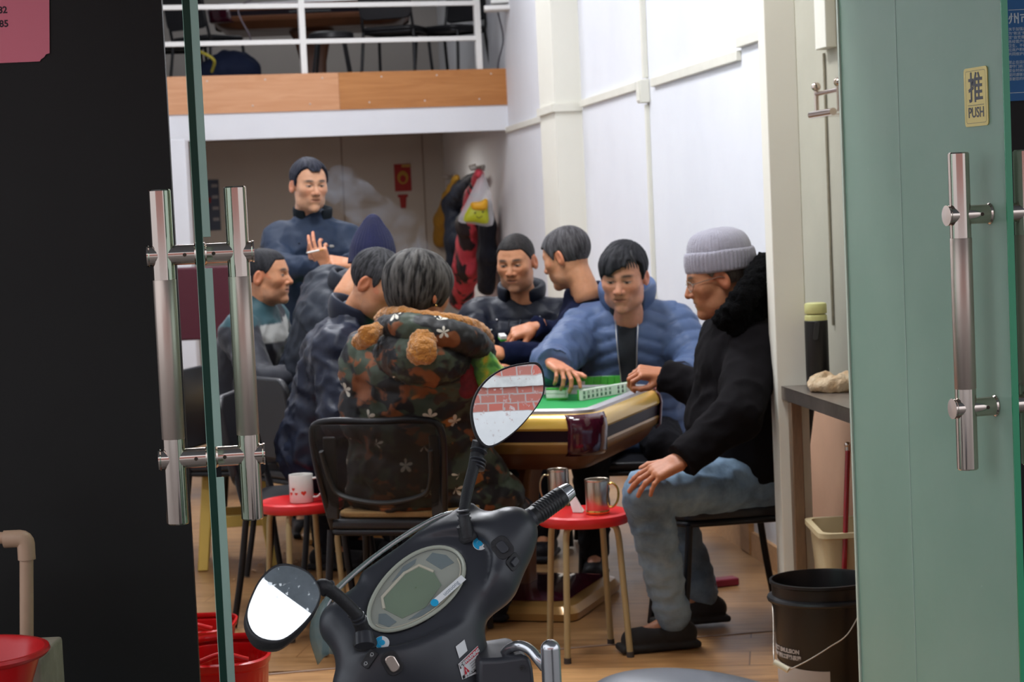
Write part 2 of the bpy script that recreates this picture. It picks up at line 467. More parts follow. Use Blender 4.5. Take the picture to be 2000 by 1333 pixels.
# house opposite the shop: only the scooter mirrors and the chrome show it
def brick_mat():
    m, nt, p, o = new_mat('red_brick'); t = N(nt, 'TexCoord')
    mp = N(nt, 'Mapping'); mp.inputs['Rotation'].default_value = (PI/2, 0, 0); nt.links.new(t.outputs['Object'], mp.inputs[0])
    br = N(nt, 'TexBrick', i_Scale=1.0); br.inputs['Brick Width'].default_value = .62; br.inputs['Row Height'].default_value = .36
    br.inputs['Mortar Size'].default_value = .03
    br.inputs['Color1'].default_value = (.62, .16, .12, 1); br.inputs['Color2'].default_value = (.50, .19, .15, 1); br.inputs['Mortar'].default_value = (.5, .42, .4, 1)
    nt.links.new(mp.outputs[0], br.inputs[0]); nt.links.new(br.outputs[0], p.inputs['Base Color']); p.inputs['Roughness'].default_value = .8
    return m
OP = -7.0
m = MB(); m.bb((-8, OP-.3, -.3), (8, OP, 1.35)); struct(m, 'wall_opposite', mat('white_render', (.92, .92, .92), .8, var=.12, vscale=1.2), smooth=0)
m = MB(); m.bb((-8, OP-.3, 1.35), (8, OP, 5.5)); struct(m, 'wall_opposite_brick', brick_mat(), smooth=0)
m = MB(); m.bb((-8, OP-.02, 2.35), (8, OP+.12, 2.75)); struct(m, 'trim_4', mat('white_band', (.85, .85, .82), .7, var=.3, vscale=2), smooth=0)

# ------------------------------------------------------------------ gallery (upper floor)
BR, BL = Vector((.045, 15.4, 0)), Vector((-2.75, 14.53, 0))
BD = (BL-BR).normalized(); BN = Vector((BD.y, -BD.x, 0))          # BN towards the camera side
if BN.y > 0: BN = -BN
m = MB(); m.prism([BR+Vector((0, 0, 2.035)), BL+Vector((0, 0, 2.035)), BL-BN*.12+Vector((0, 0, 2.035)), BR-BN*.12+Vector((0, 0, 2.035))], (0, 0, .19))
struct(m, 'beam', plaster, smooth=0)
wood_f = wood_mat('orange_board', (.42, .16, .04), (.54, .23, .07), (2.0, 2.0, 26), .38)
L = (BL-BR).length; cut = 1.28
for i, (t0, t1, mm) in enumerate(((0, cut, wood_f), (cut+.002, L, wood_mat('orange_board_pale', (.60, .28, .13), (.70, .36, .19), (2.0, 2.0, 26), .38)))):
    m = MB(); A, B_ = BR+BD*t0+BN*.012, BR+BD*t1+BN*.012; z = Vector((0, 0, 2.222))
    m.prism([A+z, B_+z, B_+z-BN*.03, A+z-BN*.03], (0, 0, .27)); o = struct(m, 'trim_%d' % (5+i), mm, smooth=0)
    sm = MB()
    for t in np.arange(t0+.12, t1-.05, .42):
        for zz in (2.455, 2.27):
            q = BR+BD*float(t+(0.1 if zz < 2.3 else 0))+BN*.0125+Vector((0, 0, zz)); sm.sphere(q, (.006, .004, .006), 8, 6)
    sm.build('screw', mat('screw_head', (.7, .68, .66), .4, .6), o)
m = MB(); m.prism([BR-BN*.02+Vector((0.02, 0, 2.20)), BL-BN*.02+Vector((-.2, 0, 2.20)), Vector((-3.45, 19.6, 2.2)), Vector((WALLX(20.3)+.02, 20.35, 2.2))], (0, 0, .24))
struct(m, 'floor_gallery', mat('gallery_floor', (.32, .27, .23), .6, var=.1), smooth=0)
# white column under the gallery's left end
m = MB(); q = W(357, 560, 14.4); m.box((q.x, q.y, 1.02), (.165, .165, 2.03)); struct(m, 'trim_7', plaster, bevel=.006)
# railing
rail = empty('gallery_railing', tuple(BR+Vector((0, 0, 2.44))), 'white metal railing with horizontal bars along the upper gallery edge', 'railing')
rm = mat('white_enamel', (.84, .83, .80), .35)
for t in (.19, 1.52, 2.85):
    m = MB(); q = BR+BD*t-BN*.05+Vector((0, 0, 2.95)); m.box(q, (.045, .045, 1.02), np.c_[v3(BD), v3(BN), [0, 0, 1]]); m.build('railing_post', rm, rail, bevel=.004)
for zz in (2.725, 2.985, 3.24, 3.46):
    m = MB(); a_, b_ = BR+BD*.19-BN*.045+Vector((0, 0, zz)), BR+BD*2.9-BN*.045+Vector((0, 0, zz))
    m.box((a_+b_)/2, ((b_-a_).length, .03, .035), np.c_[v3(BD), v3(BN), [0, 0, 1]]); m.build('railing_bar', rm, rail, bevel=.004)

# ------------------------------------------------------------------ trunking and boxes on the right wall
def on_wall(px, py, off=0.0):
    """wall point seen at a photo pixel"""
    d = W(px, py, 1.0) - CAM
    t = (2.046 - off*1.0084 - CAM.x - .13*CAM.y) / (d.x + .13*d.y)
    return CAM + d*t
def strip(p, q, w, th, mb):
    p, q = Vector(p), Vector(q); d = (q-p); c = (p+q)/2 + WN*th/2
    z = Vector((0, 0, 1)) if abs(d.normalized().z) < .9 else WD
    x = d.normalized(); y = WN; zz = x.cross(y)
    mb.box(c, (d.length, th, w), np.c_[v3(x), v3(y), v3(zz)])
pl = [((1448, 108), (1278, 155)), ((1498, 66), (1447, 85)), ((1248, 168), (1139, 205))]
for i, (a_, b_) in enumerate(pl):
    A, B_ = on_wall(*a_), on_wall(*b_); B_.z = A.z if abs(B_.z-A.z) < .2 else B_.z
    m = MB(); strip(A, B_, .042, .022, m); o = m.build('cable_trunking', trunk_m, bevel=.003)
    setp(o, ['long sloping ivory cable trunking right of the small junction box', 'short ivory trunking set one step higher near the column top', 'ivory cable trunking between junction box and wall pilaster'][i], 'cable trunking')
m = MB(); A = wallpt(12.098, .17, 2.035); B_ = wallpt(12.702, .18, 2.035)
m.box(wallpt(12.4, .17, 2.035), (.62, .02, .045), RW); m.box(wallpt(12.09, .08, 2.035), (.02, .19, .045), RW)
setp(m.build('cable_trunking', trunk_m), 'ivory cable trunking wrapped round the wall pilaster', 'cable trunking')
m = MB(); strip(wallpt(12.72, 0, 2.035), wallpt(15.4, 0, 2.035), .042, .022, m)
setp(m.build('cable_trunking', trunk_m, bevel=.003), 'ivory cable trunking between the pilaster and the white gallery beam', 'cable trunking')
J = on_wall(1266, 178)
m = MB(); strip(Vector((J.x, J.y, .9)), Vector((J.x, J.y, J.z-.066)), .03, .02, m); strip(Vector((J.x, J.y, J.z+.066)), Vector((J.x, J.y, 4.2)), .05, .025, m)
setp(m.build('cable_pipe', trunk_m, bevel=.003), 'vertical ivory cable duct running down the white wall', 'cable duct')
m = MB(); m.box(J+WN*.025, (.09, .05, .115), RW); o = m.build('junction_box', trunk_m, bevel=.006)
setp(o, 'small square ivory junction box where the trunkings meet', 'junction box')
m = MB(); m.box(J+WN*.052, (.07, .004, .095), RW); m.build('lid', trunk_m, o, bevel=.002)
# bracketed white device above the gallery end
q = W(985, 6, 15.0); dv = empty('wall_speaker', tuple(q), 'white bracketed box mounted high above the gallery railing end', 'wall speaker')
dm = mat('white_plastic', (.80, .79, .76), .4)
m = MB(); m.box(q+Vector((0.0, 0, .05)), (.2, .16, .11)); m.build('body', dm, dv, bevel=.01)
m = MB(); m.box(q+Vector((0, -.02, -.04)), (.30, .2, .035)); m.build('tray', dm, dv, bevel=.008)
m = MB(); m.tube([q+Vector((.1, .05, -.02)), q+Vector((.16, .1, -.1)), q+Vector((.2, .2, -.12))], .012); m.build('bracket', dm, dv)
cb = MB(); cb.tube(spline([q+Vector((-.05, .1, -.05)), q+Vector((-.02, .2, -.25)), q+Vector((-.07, .3, -.45)), q+Vector((-.05, .35, -.7))], 6), .006, 6); setp(cb.build('cable', mat('dark_cable', (.05, .05, .07), .5)), 'thin dark cable hanging below the white wall box', 'cable')

# ------------------------------------------------------------------ glass doors
def glass_mat(name, tint, rough=0.0):
    m, nt, p, o = new_mat(name)
    p.inputs['Base Color'].default_value = c4(tint); p.inputs['Transmission Weight'].default_value = 1.0
    p.inputs['Roughness'].default_value = rough; p.inputs['IOR'].default_value = 1.5 if tint[0] > .9 else 1.22
    return m
chrome = mat('polished_steel', (.60, .50, .44), .12, 1.0)
satin = mat('filmed_steel', (.52, .42, .36), .36, .8, spec=.5, bump=.015, bscale=120)
gl = MB(); HF, HH = Vector((-.551, 3.67, 0)), Vector((-.668, 4.55, 0)); gd = (HH-HF).normalized(); gn = Vector((gd.y, -gd.x, 0))
if gn.x < 0: gn = -gn
Zq = Vector((0, 0, 1))
door1 = empty('door_1', tuple(HF+Vector((0, 0, .02)))); door1['kind'] = 'structure'
gl.prism([HF-gn*.006+Vector((0, 0, .02)), HF+gn*.006+Vector((0, 0, .02)), HH+gn*.006+Vector((0, 0, .02)), HH-gn*.006+Vector((0, 0, .02))], (0, 0, 2.25))
gl.build('glass_pane', glass_mat('clear_green_glass', (.62, .86, .75)), door1, smooth=0)
e = MB(); e.prism([HF-gn*.0062+Vector((0, 0, .02)), HF+gn*.0062+Vector((0, 0, .02)), HF+gn*.0062-gd*.0008+Vector((0, 0, .02)), HF-gn*.0062-gd*.0008+Vector((0, 0, .02))], (0, 0, 2.25))
e.build('glass_edge', mat('green_glass_edge', (.004, .035, .022), .25, spec=.3), door1, smooth=0)
for za, zb in ((.03, 1.027), (1.083, 1.405), (1.461, 2.26)):
    m = MB(); o_ = HF+gn*.0062-gd*.0004; m.prism([o_+Zq*za, o_+gn*.0145+gd*.003+Zq*za, o_+gn*.0145+gd*.006+Zq*za, o_+gd*.006+Zq*za], Zq*(zb-za)); m.build('pale_edge_strip', mat('pale_glass_edge', (.34, .50, .42), .3, 0, .1, 12), door1, bevel=.001)  # added strip standing in for the light green look of the glass edge
m = MB()
for s in (1, -1): m.prism([HF+gn*s*.0064+gd*.0+Vector((0, 0, .02)), HF+gn*s*.0064+gd*.0016+Vector((0, 0, .02)), HF+gn*s*.0072+gd*.0016+Vector((0, 0, .02)), HF+gn*s*.0072+gd*.0+Vector((0, 0, .02))], (0, 0, 2.25))
m.build('arris', mat('ground_glass_arris', (.35, .62, .5), .25), door1, smooth=0)
def pull_handle(c, n, s, parent):
    """bar on the side n of the glass, c on the glass face"""
    h = empty('door_handle', tuple(c)); h.parent = parent; h.location = Vector(c)-BASE[parent.name]; BASE[h.name] = Vector(c)
    q = c + n*.062; z = Vector((0, 0, 1))
    m = MB(); m.lathe([(.0, -.3075), (.0185, -.3075), (.0205, -.305), (.0205, .305), (.0185, .3075), (0, .3075)], q, seg=32); m.build('bar', chrome, h)
    m = MB(); m.lathe([(.0203, -.150), (.0210, -.149), (.0210, .142), (.0203, .143)], q, seg=32, caps=False); m.build('film_sleeve', satin, h)
    for zz in (.187, -.187):
        m = MB(); a_ = c + z*zz; m.lathe([(0, 0), (.021, 0), (.021, .002), (.0185, .005), (.0185, .086), (.0200, .088), (.0200, .091), (.0, .092)], a_, frame(n), 28)
        m.lathe([(0, 0), (.0035, 0), (.0035, .002), (0, .0022)], a_+n*.02+Vector((0, -.0178, 0)), frame((0, -1, 0)), 12, mi=1)
        m.build('standoff', [chrome, mat('screw_hole', (.05, .03, .02), .6)], h)
    return h
c = HF + gd*.08 + Vector((0, 0, 1.243))
pull_handle(c+gn*.006, gn, 1, door1); pull_handle(c-gn*.006-Vector((0, 0, .0)), -gn, 1, door1)
# frosted door, opened outwards on the right
FH, FF = Vector((.772, 4.65, 0)), Vector((.957, 3.90, 0)); fd = (FH-FF).normalized(); fn = Vector((-fd.y, fd.x, 0))
if fn.x > 0: fn = -fn
door2 = empty('door_2', tuple(FF+Vector((0, 0, .02)))); door2['kind'] = 'structure'
def frosted():
    m, nt, p, o = new_mat('frosted_green_film')
    t = N(nt, 'TexCoord'); n = N(nt, 'TexNoise', i_Scale=2.0, i_Detail=6.0, i_Roughness=.7); nt.links.new(t.outputs['Object'], n.inputs[0])
    r = N(nt, 'ValToRGB'); r.color_ramp.elements[0].position = .3; r.color_ramp.elements[0].color = (.33, .48, .38, 1)
    r.color_ramp.elements[1].position = .7; r.color_ramp.elements[1].color = (.42, .55, .45, 1); nt.links.new(n.outputs[0], r.inputs[0])
    v = N(nt, 'TexVoronoi', i_Scale=26.0); nt.links.new(t.outputs['Object'], v.inputs[0])
    lt = N(nt, 'Math', operation='LESS_THAN', i_1=.045); nt.links.new(v.outputs['Distance'], lt.inputs[0])
    gt = N(nt, 'SeparateColor'); nt.links.new(v.outputs['Color'], gt.inputs[0]); g2 = N(nt, 'Math', operation='GREATER_THAN', i_1=.86); nt.links.new(gt.outputs[0], g2.inputs[0])
    mu = N(nt, 'Math', operation='MULTIPLY'); nt.links.new(lt.outputs[0], mu.inputs[0]); nt.links.new(g2.outputs[0], mu.inputs[1])
    mx = N(nt, 'MixRGB'); mx.inputs[2].default_value = (.6, .7, .66, 1); nt.links.new(mu.outputs[0], mx.inputs[0]); nt.links.new(r.outputs[0], mx.inputs[1])
    nt.links.new(mx.outputs[0], p.inputs['Base Color']); p.inputs['Roughness'].default_value = .32; p.inputs['Specular IOR Level'].default_value = .4
    tr = N(nt, 'BsdfTranslucent'); tr.inputs[0].default_value = (.62, .80, .70, 1); ms = N(nt, 'MixShader', i_Fac=.38)
    nt.links.new(p.outputs[0], ms.inputs[1]); nt.links.new(tr.outputs[0], ms.inputs[2]); nt.links.new(ms.outputs[0], o.inputs[0])
    return m
z0 = Vector((0, 0, .02))
m = MB(); m.prism([FF-fn*.006+z0, FF+fn*.006+z0, FH+fn*.006+z0, FH-fn*.006+z0], (0, 0, 2.25)); m.build('glass_pane', frosted(), door2, smooth=0)
m = MB(); m.prism([FF-fn*.0065+z0-fd*.002, FF+fn*.0065+z0-fd*.002, FF+fn*.0065+z0+fd*.002, FF-fn*.0065+z0+fd*.002], (0, 0, 2.25))
m.build('glass_edge', mat('bright_green_edge', (.03, .30, .14), .2, spec=.7), door2, smooth=0)
m = MB(); q = FF+fd*.468+fn*.0064+z0; m.prism([q, q+fd*.0014, q+fd*.0014+fn*.0006, q+fn*.0006], (0, 0, 2.25)); m.build('film_seam', mat('film_seam', (.52, .62, .56), .4), door2, smooth=0)
m = MB(); q = FH-fd*.01+fn*.0064+z0; m.prism([q, q+fd*.009, q+fd*.009+fn*.004, q+fn*.004], (0, 0, 2.25)); m.build('edge_strip', mat('edge_strip', (.55, .60, .50), .4), door2, smooth=0)
c = FF + fd*.07 + Vector((0, 0, 1.2475))
pull_handle(c+fn*.0065, fn, 1, door2); pull_handle(c-fn*.0065, -fn, 1, door2)
# PUSH sign stuck on the frosted door
sg = FF + fd*.108 + fn*.0066 + Vector((0, 0, 1.662)); xax = -fd; 
def rrect(c, x, y, w, h, r, n=6):
    out = []
    for cx, cy, a0 in ((w/2-r, h/2-r, 0), (-w/2+r, h/2-r, PI/2), (-w/2+r, -h/2+r, PI), (w/2-r, -h/2+r, 1.5*PI)):
        for k in range(n+1):
            a = a0+PI/2*k/n; out.append(Vector(c)+Vector(x)*(cx+r*math.cos(a))+Vector(y)*(cy+r*math.sin(a)))
    return out
Zv = Vector((0, 0, 1))
m = MB(); m.prism(rrect(sg, xax, Zv, .098, .114, .008), fn*.0022); sign = m.build('push_sign', mat('gold_plate', (.62, .49, .16), .35, .35)); sign.location = sign.location
setp(sign, 'small gold push sign with black writing on the frosted glass door', 'sign')
ink = mat('sign_ink', (.05, .05, .07), .5)
m = MB(); o1 = rrect(sg+fn*.0023, xax, Zv, .084, .102, .006); o2 = rrect(sg+fn*.0023, xax, Zv, .0825, .1005, .0055); n_ = len(o1)
m.add(o1+o2, [[i, (i+1) % n_, n_+(i+1) % n_, n_+i] for i in range(n_)]); m.add([sg+fn*.0024+xax*u*.034+Zv*v for u, v in ((-1, -.0155), (1, -.0155), (1, -.0165), (-1, -.0165))], [[0, 1, 2, 3]])
m.build('border', ink, sign, smooth=0)
text_obj('lettering', '推', .062, M4(sg+fn*.0024+Zv*.014, xax, Zv, fn), ink, sign, .0002, bold=.0008)
text_obj('lettering', 'PUSH', .028, M4(sg+fn*.0024-Zv*.031, xax, Zv, fn), ink, sign, .0002, sx=1.0, bold=.0004)

# ------------------------------------------------------------------ things on the shop front
pk = []
for (px, py) in ((-60, -60), (96, -60), (97, 104), (90, 106), (86, 112), (80, 116), (78, 120), (-60, 126)):
    q = W(px, py, 4.6); d = q-CAM; q = CAM+d*((4.597-CAM.y)/d.y); pk.append(q)
m = MB(); m.prism(pk, (0, -.0008, 0)); pap = m.build('paper_notice', mat('pink_paper', (.92, .23, .30), .8), smooth=0)
setp(pap, 'pink paper notice with printed digits on the black wall', 'notice')
def on_front(px, py, y=4.596):
    q = W(px, py, 4.6); d = q-CAM; return CAM+d*((y-CAM.y)/d.y)
Xv = Vector((1, 0, 0))
text_obj('lettering', '82', .021, M4(on_front(5, 20), Xv, Zv, Vector((0, -1, 0))), mat('print_ink', (.03, .01, .02), .6), pap, .0002, bold=.0006)
text_obj('lettering', '785', .021, M4(on_front(3, 47), Xv, Zv, Vector((0, -1, 0))), mat('print_ink', (.03, .01, .02), .6), pap, .0002, bold=.0006)
# blue poster far right
FY = 4.655
def on_fr(px, py):
    q = W(px, py, 4.6); d = q-CAM; return CAM+d*((FY-CAM.y)/d.y)
A, B_ = on_fr(1940, -40), on_fr(2140, 190)
m = MB(); m.bb((A.x, FY-.002, B_.z), (B_.x, FY+.001, A.z+.1)); po = m.build('blue_poster', mat('poster_blue', (.012, .13, .36), .4), smooth=0)
setp(po, 'blue printed poster with white text on the dark wall at far right', 'poster')
wi = mat('poster_white', (.7, .76, .8), .5)
text_obj('lettering', '泉州市“信', .026, M4(on_fr(1996, 37)+Vector((0, -.0025, 0)), Xv, Zv, Vector((0, -1, 0))), wi, po, .0002, bold=.0004)
lines = ['关于加强店铺管理的通知要求', '为“依法”规范经营场所，请', '至“自觉遵守相关规定内容', '各经营户应当保持场所整洁', '卫生，不得占道经营。请各', '位商户积极配合相关工作，', '共同维护良好秩序。谢谢。', '', '禁止在店内吸烟，注意防火', '遵守门前三包，文明经营', '营业时间以公告为准，如有', '疑问请联系管理人员处理', '感谢您的理解与大力支持。']
for i, s in enumerate(lines):
    if s: text_obj('lettering', s, .0082, M4(on_fr(1969, 58+i*8.1)+Vector((0, -.0025, 0)), Xv, Zv, Vector((0, -1, 0))), wi, po, .0001, align='LEFT')
m = MB()
for y in (20, 182): m = MB(); q = on_fr(1969, y); m.box(q+Vector((.08, -.003, 0)), (.16, .001, .0012)); m.build('rule_line', wi, po, smooth=0)
# tan water pipe with elbow, concrete ledge, red basin
pvc = mat('tan_pvc', (.52, .33, .22), .45, var=.15, vscale=9)
q0, q1, q2 = W(-60, 1048, 4.3), W(50, 1052, 4.3), W(38, 1260, 4.3); q2.x = q1.x-.004; q2.y = q1.y
pipe = empty('water_pipe', tuple(q2), 'tan plastic water pipe with elbow in front of the black wall', 'pipe')
m = MB(); m.tube([q0, q1-Xv*.02], .0125, 16); m.build('pipe_run', pvc, pipe)
m = MB(); m.tube([q1-Zv*.03, q2-Zv*.15+Vector((-.016, 0, 0))], .0145, 16); m.build('pipe_drop', pvc, pipe)
m = MB(); m.tube([q1-Xv*.045, q1-Xv*.012]+[q1+Vector((-.012+.012*math.sin(a), 0, -.012+.012*math.cos(a))) for a in (.4, .8, 1.2, 1.57)]+[q1-Zv*.045], .0185, 18); m.build('elbow', pvc, pipe)
conc = mat('old_concrete', (.40, .32, .24), .9, var=.45, vscale=14, bump=.5, bscale=30)
m = MB(); A = W(122, 1243, 4.12); m.bb((A.x-.42, A.y-.20, -.17), (A.x, A.y, A.z)); lg = m.build('concrete_ledge', conc, bevel=.006)
setp(lg, 'grey worn concrete ledge below the tan pipe', 'ledge')
cB = W(-8, 1276, 3.72)
bs = MB(); bs.lathe([(0, -.105), (.085, -.105), (.092, -.10), (.122, -.012), (.136, -.006), (.141, 0), (.139, .006), (.131, .006), (.118, -.006), (.088, -.095), (0, -.095)], (cB.x-.045, cB.y, cB.z), seg=56)
red = mat('red_plastic', (.55, .006, .008), .28, spec=.5)
bsn = bs.build('basin', red); setp(bsn, 'round bright red plastic basin at the left edge', 'basin')
m = MB(); m.box((cB.x-.05, cB.y, (cB.z-.105-.17)/2), (.26, .24, cB.z-.105+.17)); setp(m.build('stand_block', conc, bevel=.01), 'rough concrete block that carries the round red basin', 'block')
# ================================================================== people
def nrm(v): v = v3(v); return v/(np.linalg.norm(v)+1e-12)
def attr_mat(name, rough=.6, sheen=0.0, bump=0.0, bscale=300, spec=.4, sss=0.0, nvar=0.0, nscale=30, coat=0.0):
    """surface coloured by the mesh's own colour layer"""
    if name in MATS: return MATS[name]
    m, nt, p, o = new_mat(name); a = N(nt, 'VertexColor', layer_name='Col')
    src = a.outputs[0]; t = N(nt, 'TexCoord')
    if nvar:
        n = N(nt, 'TexNoise', i_Scale=nscale, i_Detail=4.0); nt.links.new(t.outputs['Object'], n.inputs[0])
        mr = N(nt, 'MapRange'); mr.inputs[1].default_value = .3; mr.inputs[2].default_value = .7; mr.inputs[3].default_value = 1-nvar; mr.inputs[4].default_value = 1+nvar*.5
        nt.links.new(n.outputs[0], mr.inputs[0]); mx = N(nt, 'VectorMath', operation='SCALE')
        nt.links.new(src, mx.inputs[0]); nt.links.new(mr.outputs[0], mx.inputs['Scale']); src = mx.outputs[0]
    nt.links.new(src, p.inputs['Base Color']); p.inputs['Roughness'].default_value = rough; p.inputs['Specular IOR Level'].default_value = spec
    if sss: p.inputs['Subsurface Weight'].default_value = sss; p.inputs['Subsurface Radius'].default_value = (.010, .004, .002); p.inputs['Subsurface Scale'].default_value = 1.0
    if sheen: p.inputs['Sheen Weight'].default_value = sheen
    if coat: p.inputs['Coat Weight'].default_value = coat
    if bump:
        n2 = N(nt, 'TexNoise', i_Scale=bscale, i_Detail=3.0); nt.links.new(t.outputs['Object'], n2.inputs[0])
        b = N(nt, 'Bump', i_Strength=bump, i_Distance=.003); nt.links.new(n2.outputs[0], b.inputs['Height']); nt.links.new(b.outputs[0], p.inputs['Normal'])
    MATS[name] = m; return m
skin_mat = attr_mat('skin', .48, sss=.12, bump=.25, bscale=160, spec=.45, nvar=.10, nscale=45)
def head_sdf(jaw=1.0, fat=0.0, ear=1.0):
    cran = U([d_ell((0, -.018, .032), (.074, .094, .086)), (d_ell((0, .028, .02), (.066, .062, .078)), .03)])
    L = [cran, (d_ell((0, .030, -.035), (.058+fat, .058, .080)), .03),
         (d_cap((-.036*jaw, .018, -.078), (.036*jaw, .018, -.078), .030+fat, .030+fat), .03), (d_cap((0, .03, -.085), (0, .066, -.103), .030+fat, .019), .025),
         (d_cap((-.034*jaw-fat, -.005, -.045), (-.034*jaw-fat, .0, -.072), .032, .028), .02), (d_cap((.034*jaw+fat, -.005, -.045), (.034*jaw+fat, .0, -.072), .032, .028), .02),
         (d_ell((-.042, .052, -.018), (.022, .022, .018)), .03), (d_ell((.042, .052, -.018), (.022, .022, .018)), .03),
         (d_cap((-.036, .070, .024), (-.010, .082, .020), .0105, .0095), .016), (d_cap((.036, .070, .024), (.010, .082, .020), .0105, .0095), .016),
         (d_cap((0, .083, .014), (0, .104, -.030), .0085, .0125), .010),
         (d_ell((-.0135, .092, -.034), (.009, .011, .0085)), .005), (d_ell((.0135, .092, -.034), (.009, .011, .0085)), .005),
         (d_ell((0, .074, -.062), (.030, .014, .022)), .02)]
    f = U(L)
    for s in (-1, 1):
        f = minus(f, d_ell((s*.031, .094, .003), (.019, .014, .011)), .012)
    g = [(f, 0)]
    e = []
    for s in (-1, 1):
        e.append((d_ell((s*.031, .0735, .002), (.0155, .0135, .0125)), .004))
        e.append((d_cap((s*.017, .082, .0085), (s*.045, .072, .0075), .0036, .0036), .004))
        e.append((d_cap((s*.019, .081, -.0035), (s*.043, .073, -.0025), .0030, .0030), .004))
    e += [(d_cap((-.021, .0810, -.0590), (.021, .0810, -.0590), .0050, .0050), .006), (d_cap((0, .0865, -.0575), (0, .0865, -.058), .0040, .0040), .008),
          (d_cap((-.016, .0815, -.0695), (.016, .0815, -.0695), .0058, .0058), .006), (d_ell((0, .074, -.103), (.018, .014, .014)), .012)]
    f = U([f]+e)
    f = minus(f, d_cap((-.023, .0885, -.0640), (.023, .0885, -.0640), .0020, .0020), .003)
    for s in (-1, 1): f = minus(f, d_ell((s*.007, .099, -.0405), (.0035, .005, .004)), .002)
    R = []
    for s in (-1, 1):
        a = math.radians(24)*s
        M_ = np.array(Matrix.Rotation(a, 3, 'Z') @ Matrix.Rotation(math.radians(-14), 3, 'X'))
        ea = d_ell((s*.079, -.012, -.004), (.009*ear, .020*ear, .034*ear), M_)
        ea = minus(ea, d_ell((s*.087, -.008, .002), (.006, .011*ear, .021*ear), M_), .004)
        R.append((ea, .006))
    f = U([f]+R)
    neck = d_cap((0, -.030, -.05), (0, -.045, -.17), .050, .056)
    return U([f, (neck, .025)]), cran
def skin_cols(V, tone, brow=(.03, .025, .022), stubble=0.0, eyes=True):
    c = np.tile(np.array(tone, float), (len(V), 1)); x, y, z = V.T; ax = np.abs(x)
    red = np.array([tone[0]*1.02, tone[1]*.66, tone[2]*.62])
    def blend(w, col): 
        w = np.clip(w, 0, 1)[:, None]; c[:] = c*(1-w)+np.array(col)*w
    blend(.45*np.exp(-((ax-.040)/.022)**2-((z+.030)/.022)**2)*(y > .02), red)
    blend(.4*np.exp(-((ax)/.014)**2-((z+.032)/.014)**2)*(y > .08), red)
    blend(.6*(ax > .072), red)
    if stubble: blend(stubble*np.clip((-.045-z)/.02, 0, 1)*(y > .0)*(z > -.125), np.array([.16, .13, .11]))
    blend(.85*np.exp(-(ax/.022)**4-((z+.064)/.0085)**4)*(y > .070), (tone[0]*.70, tone[1]*.50, tone[2]*.50))
    blend(1.0*np.exp(-(ax/.022)**4-((z+.0635)/.0018)**2)*(y > .072), (.06, .02, .018))
    bz = .0235 + .003*np.cos((ax-.03)*60)
    blend(1.1*np.exp(-((ax-.031)/.019)**4-((z-bz)/.0052)**2)*(y > .06), brow)
    blend(1.1*np.exp(-((ax-.007)/.004)**2-((z+.0405)/.003)**2)*(y > .088), (.05, .02, .015))
    if eyes:
        m = (y > .066)
        blend(1.4*np.exp(-((ax-.031)/.0125)**4-((z-.0018)/.0030)**4)*m, (.30, .25, .22))
        blend(1.6*np.exp(-((ax-.030)/.0052)**4-((z-.0016)/.0034)**4)*m, (.012, .009, .008))
        blend(.95*np.exp(-((ax-.031)/.0155)**4-((z-.0052)/.0018)**2)*m, (.03, .02, .018))
    return c
def hand_geo(wrist, d, up, side, curls=(25, 30, 35, 40), spread=6, thumb=(.35, .3), k=1.0, fl=None, bend=(1, 1, .7)):
    """side +1 right hand, -1 left; d towards the fingers, up out of the back of the hand; curls in degrees per joint"""
    d, up = nrm(d), nrm(up); x = nrm(np.cross(d, up)); up = np.cross(x, d); R = np.c_[x, d, up]
    s = side; fs = []
    bx = [-.031*s, -.0105*s, .011*s, .031*s]; by = [.088, .093, .088, .078]; ln = [.070, .078, .072, .056]; rr = [.0088, .009, .0086, .0075]
    fs.append(d_cap((0, -.05, 0), (0, .012, 0), .0195, .0205, (1, 0, 0), 1.35))
    fs.append((d_box((.001*s, .046, 0), (.037, .046, .0135), .0125), .014))
    for i in range(4): fs.append((d_cap((bx[i]*.55, .02, .001), (bx[i], by[i], .003), .0115, rr[i]*1.12), .010))
    fs.append((d_ell((-.026*s, .030, -.008), (.017, .026, .015)), .012))
    for i in range(4):
        cu = curls[i] if not np.isscalar(curls) else curls
        cu = cu if isinstance(cu, (tuple, list)) else [cu*b for b in bend]
        p = np.array([bx[i], by[i], .002]); a = 0; sp = math.radians(-s*(1.5-i)*spread); r = rr[i]
        for j, fr in enumerate((.46, .30, .26)):
            a += math.radians(cu[j]); L = ln[i]*fr*1.12
            q = p + L*np.array([math.sin(sp)*math.cos(a), math.cos(sp)*math.cos(a), -math.sin(a)])
            fs.append((d_cap(p, q, r, r*.93), .0035)); p = q; r *= .93
    t0 = np.array([-.028*s, .020, -.008]); t1 = t0 + np.array([-s*.030*math.cos(thumb[0]), .036, -.022*math.sin(thumb[0])-.004])
    t2 = t1 + np.array([-s*.018*math.cos(thumb[1])+s*.012*math.sin(thumb[1]), .028, -.012*math.sin(thumb[1])]); t3 = t2 + np.array([s*.008*math.sin(thumb[1]*1.5), .024, -.006*math.sin(thumb[1])])
    fs += [(d_cap(t0, t1, .0145, .0115), .010), (d_cap(t1, t2, .0115, .0098), .004), (d_cap(t2, t3, .0098, .0082), .004)]
    f = U(fs)
    V, F, n_ = nets(f, (-.11, -.055, -.11), (.11, .20, .05), .0032)
    return (V*k) @ R.T + v3(wrist), F, V
def blob(fs, lo, hi, h, proj=1): return nets(fs, lo, hi, h, proj)
def segd(P, a, b):
    a, b = v3(a), v3(b); ab = b-a; L = np.linalg.norm(ab); t = np.clip((P-a)@ab/(L*L), 0, 1)
    return np.sqrt(((P-a-t[:, None]*ab)**2).sum(1)), t*L, L

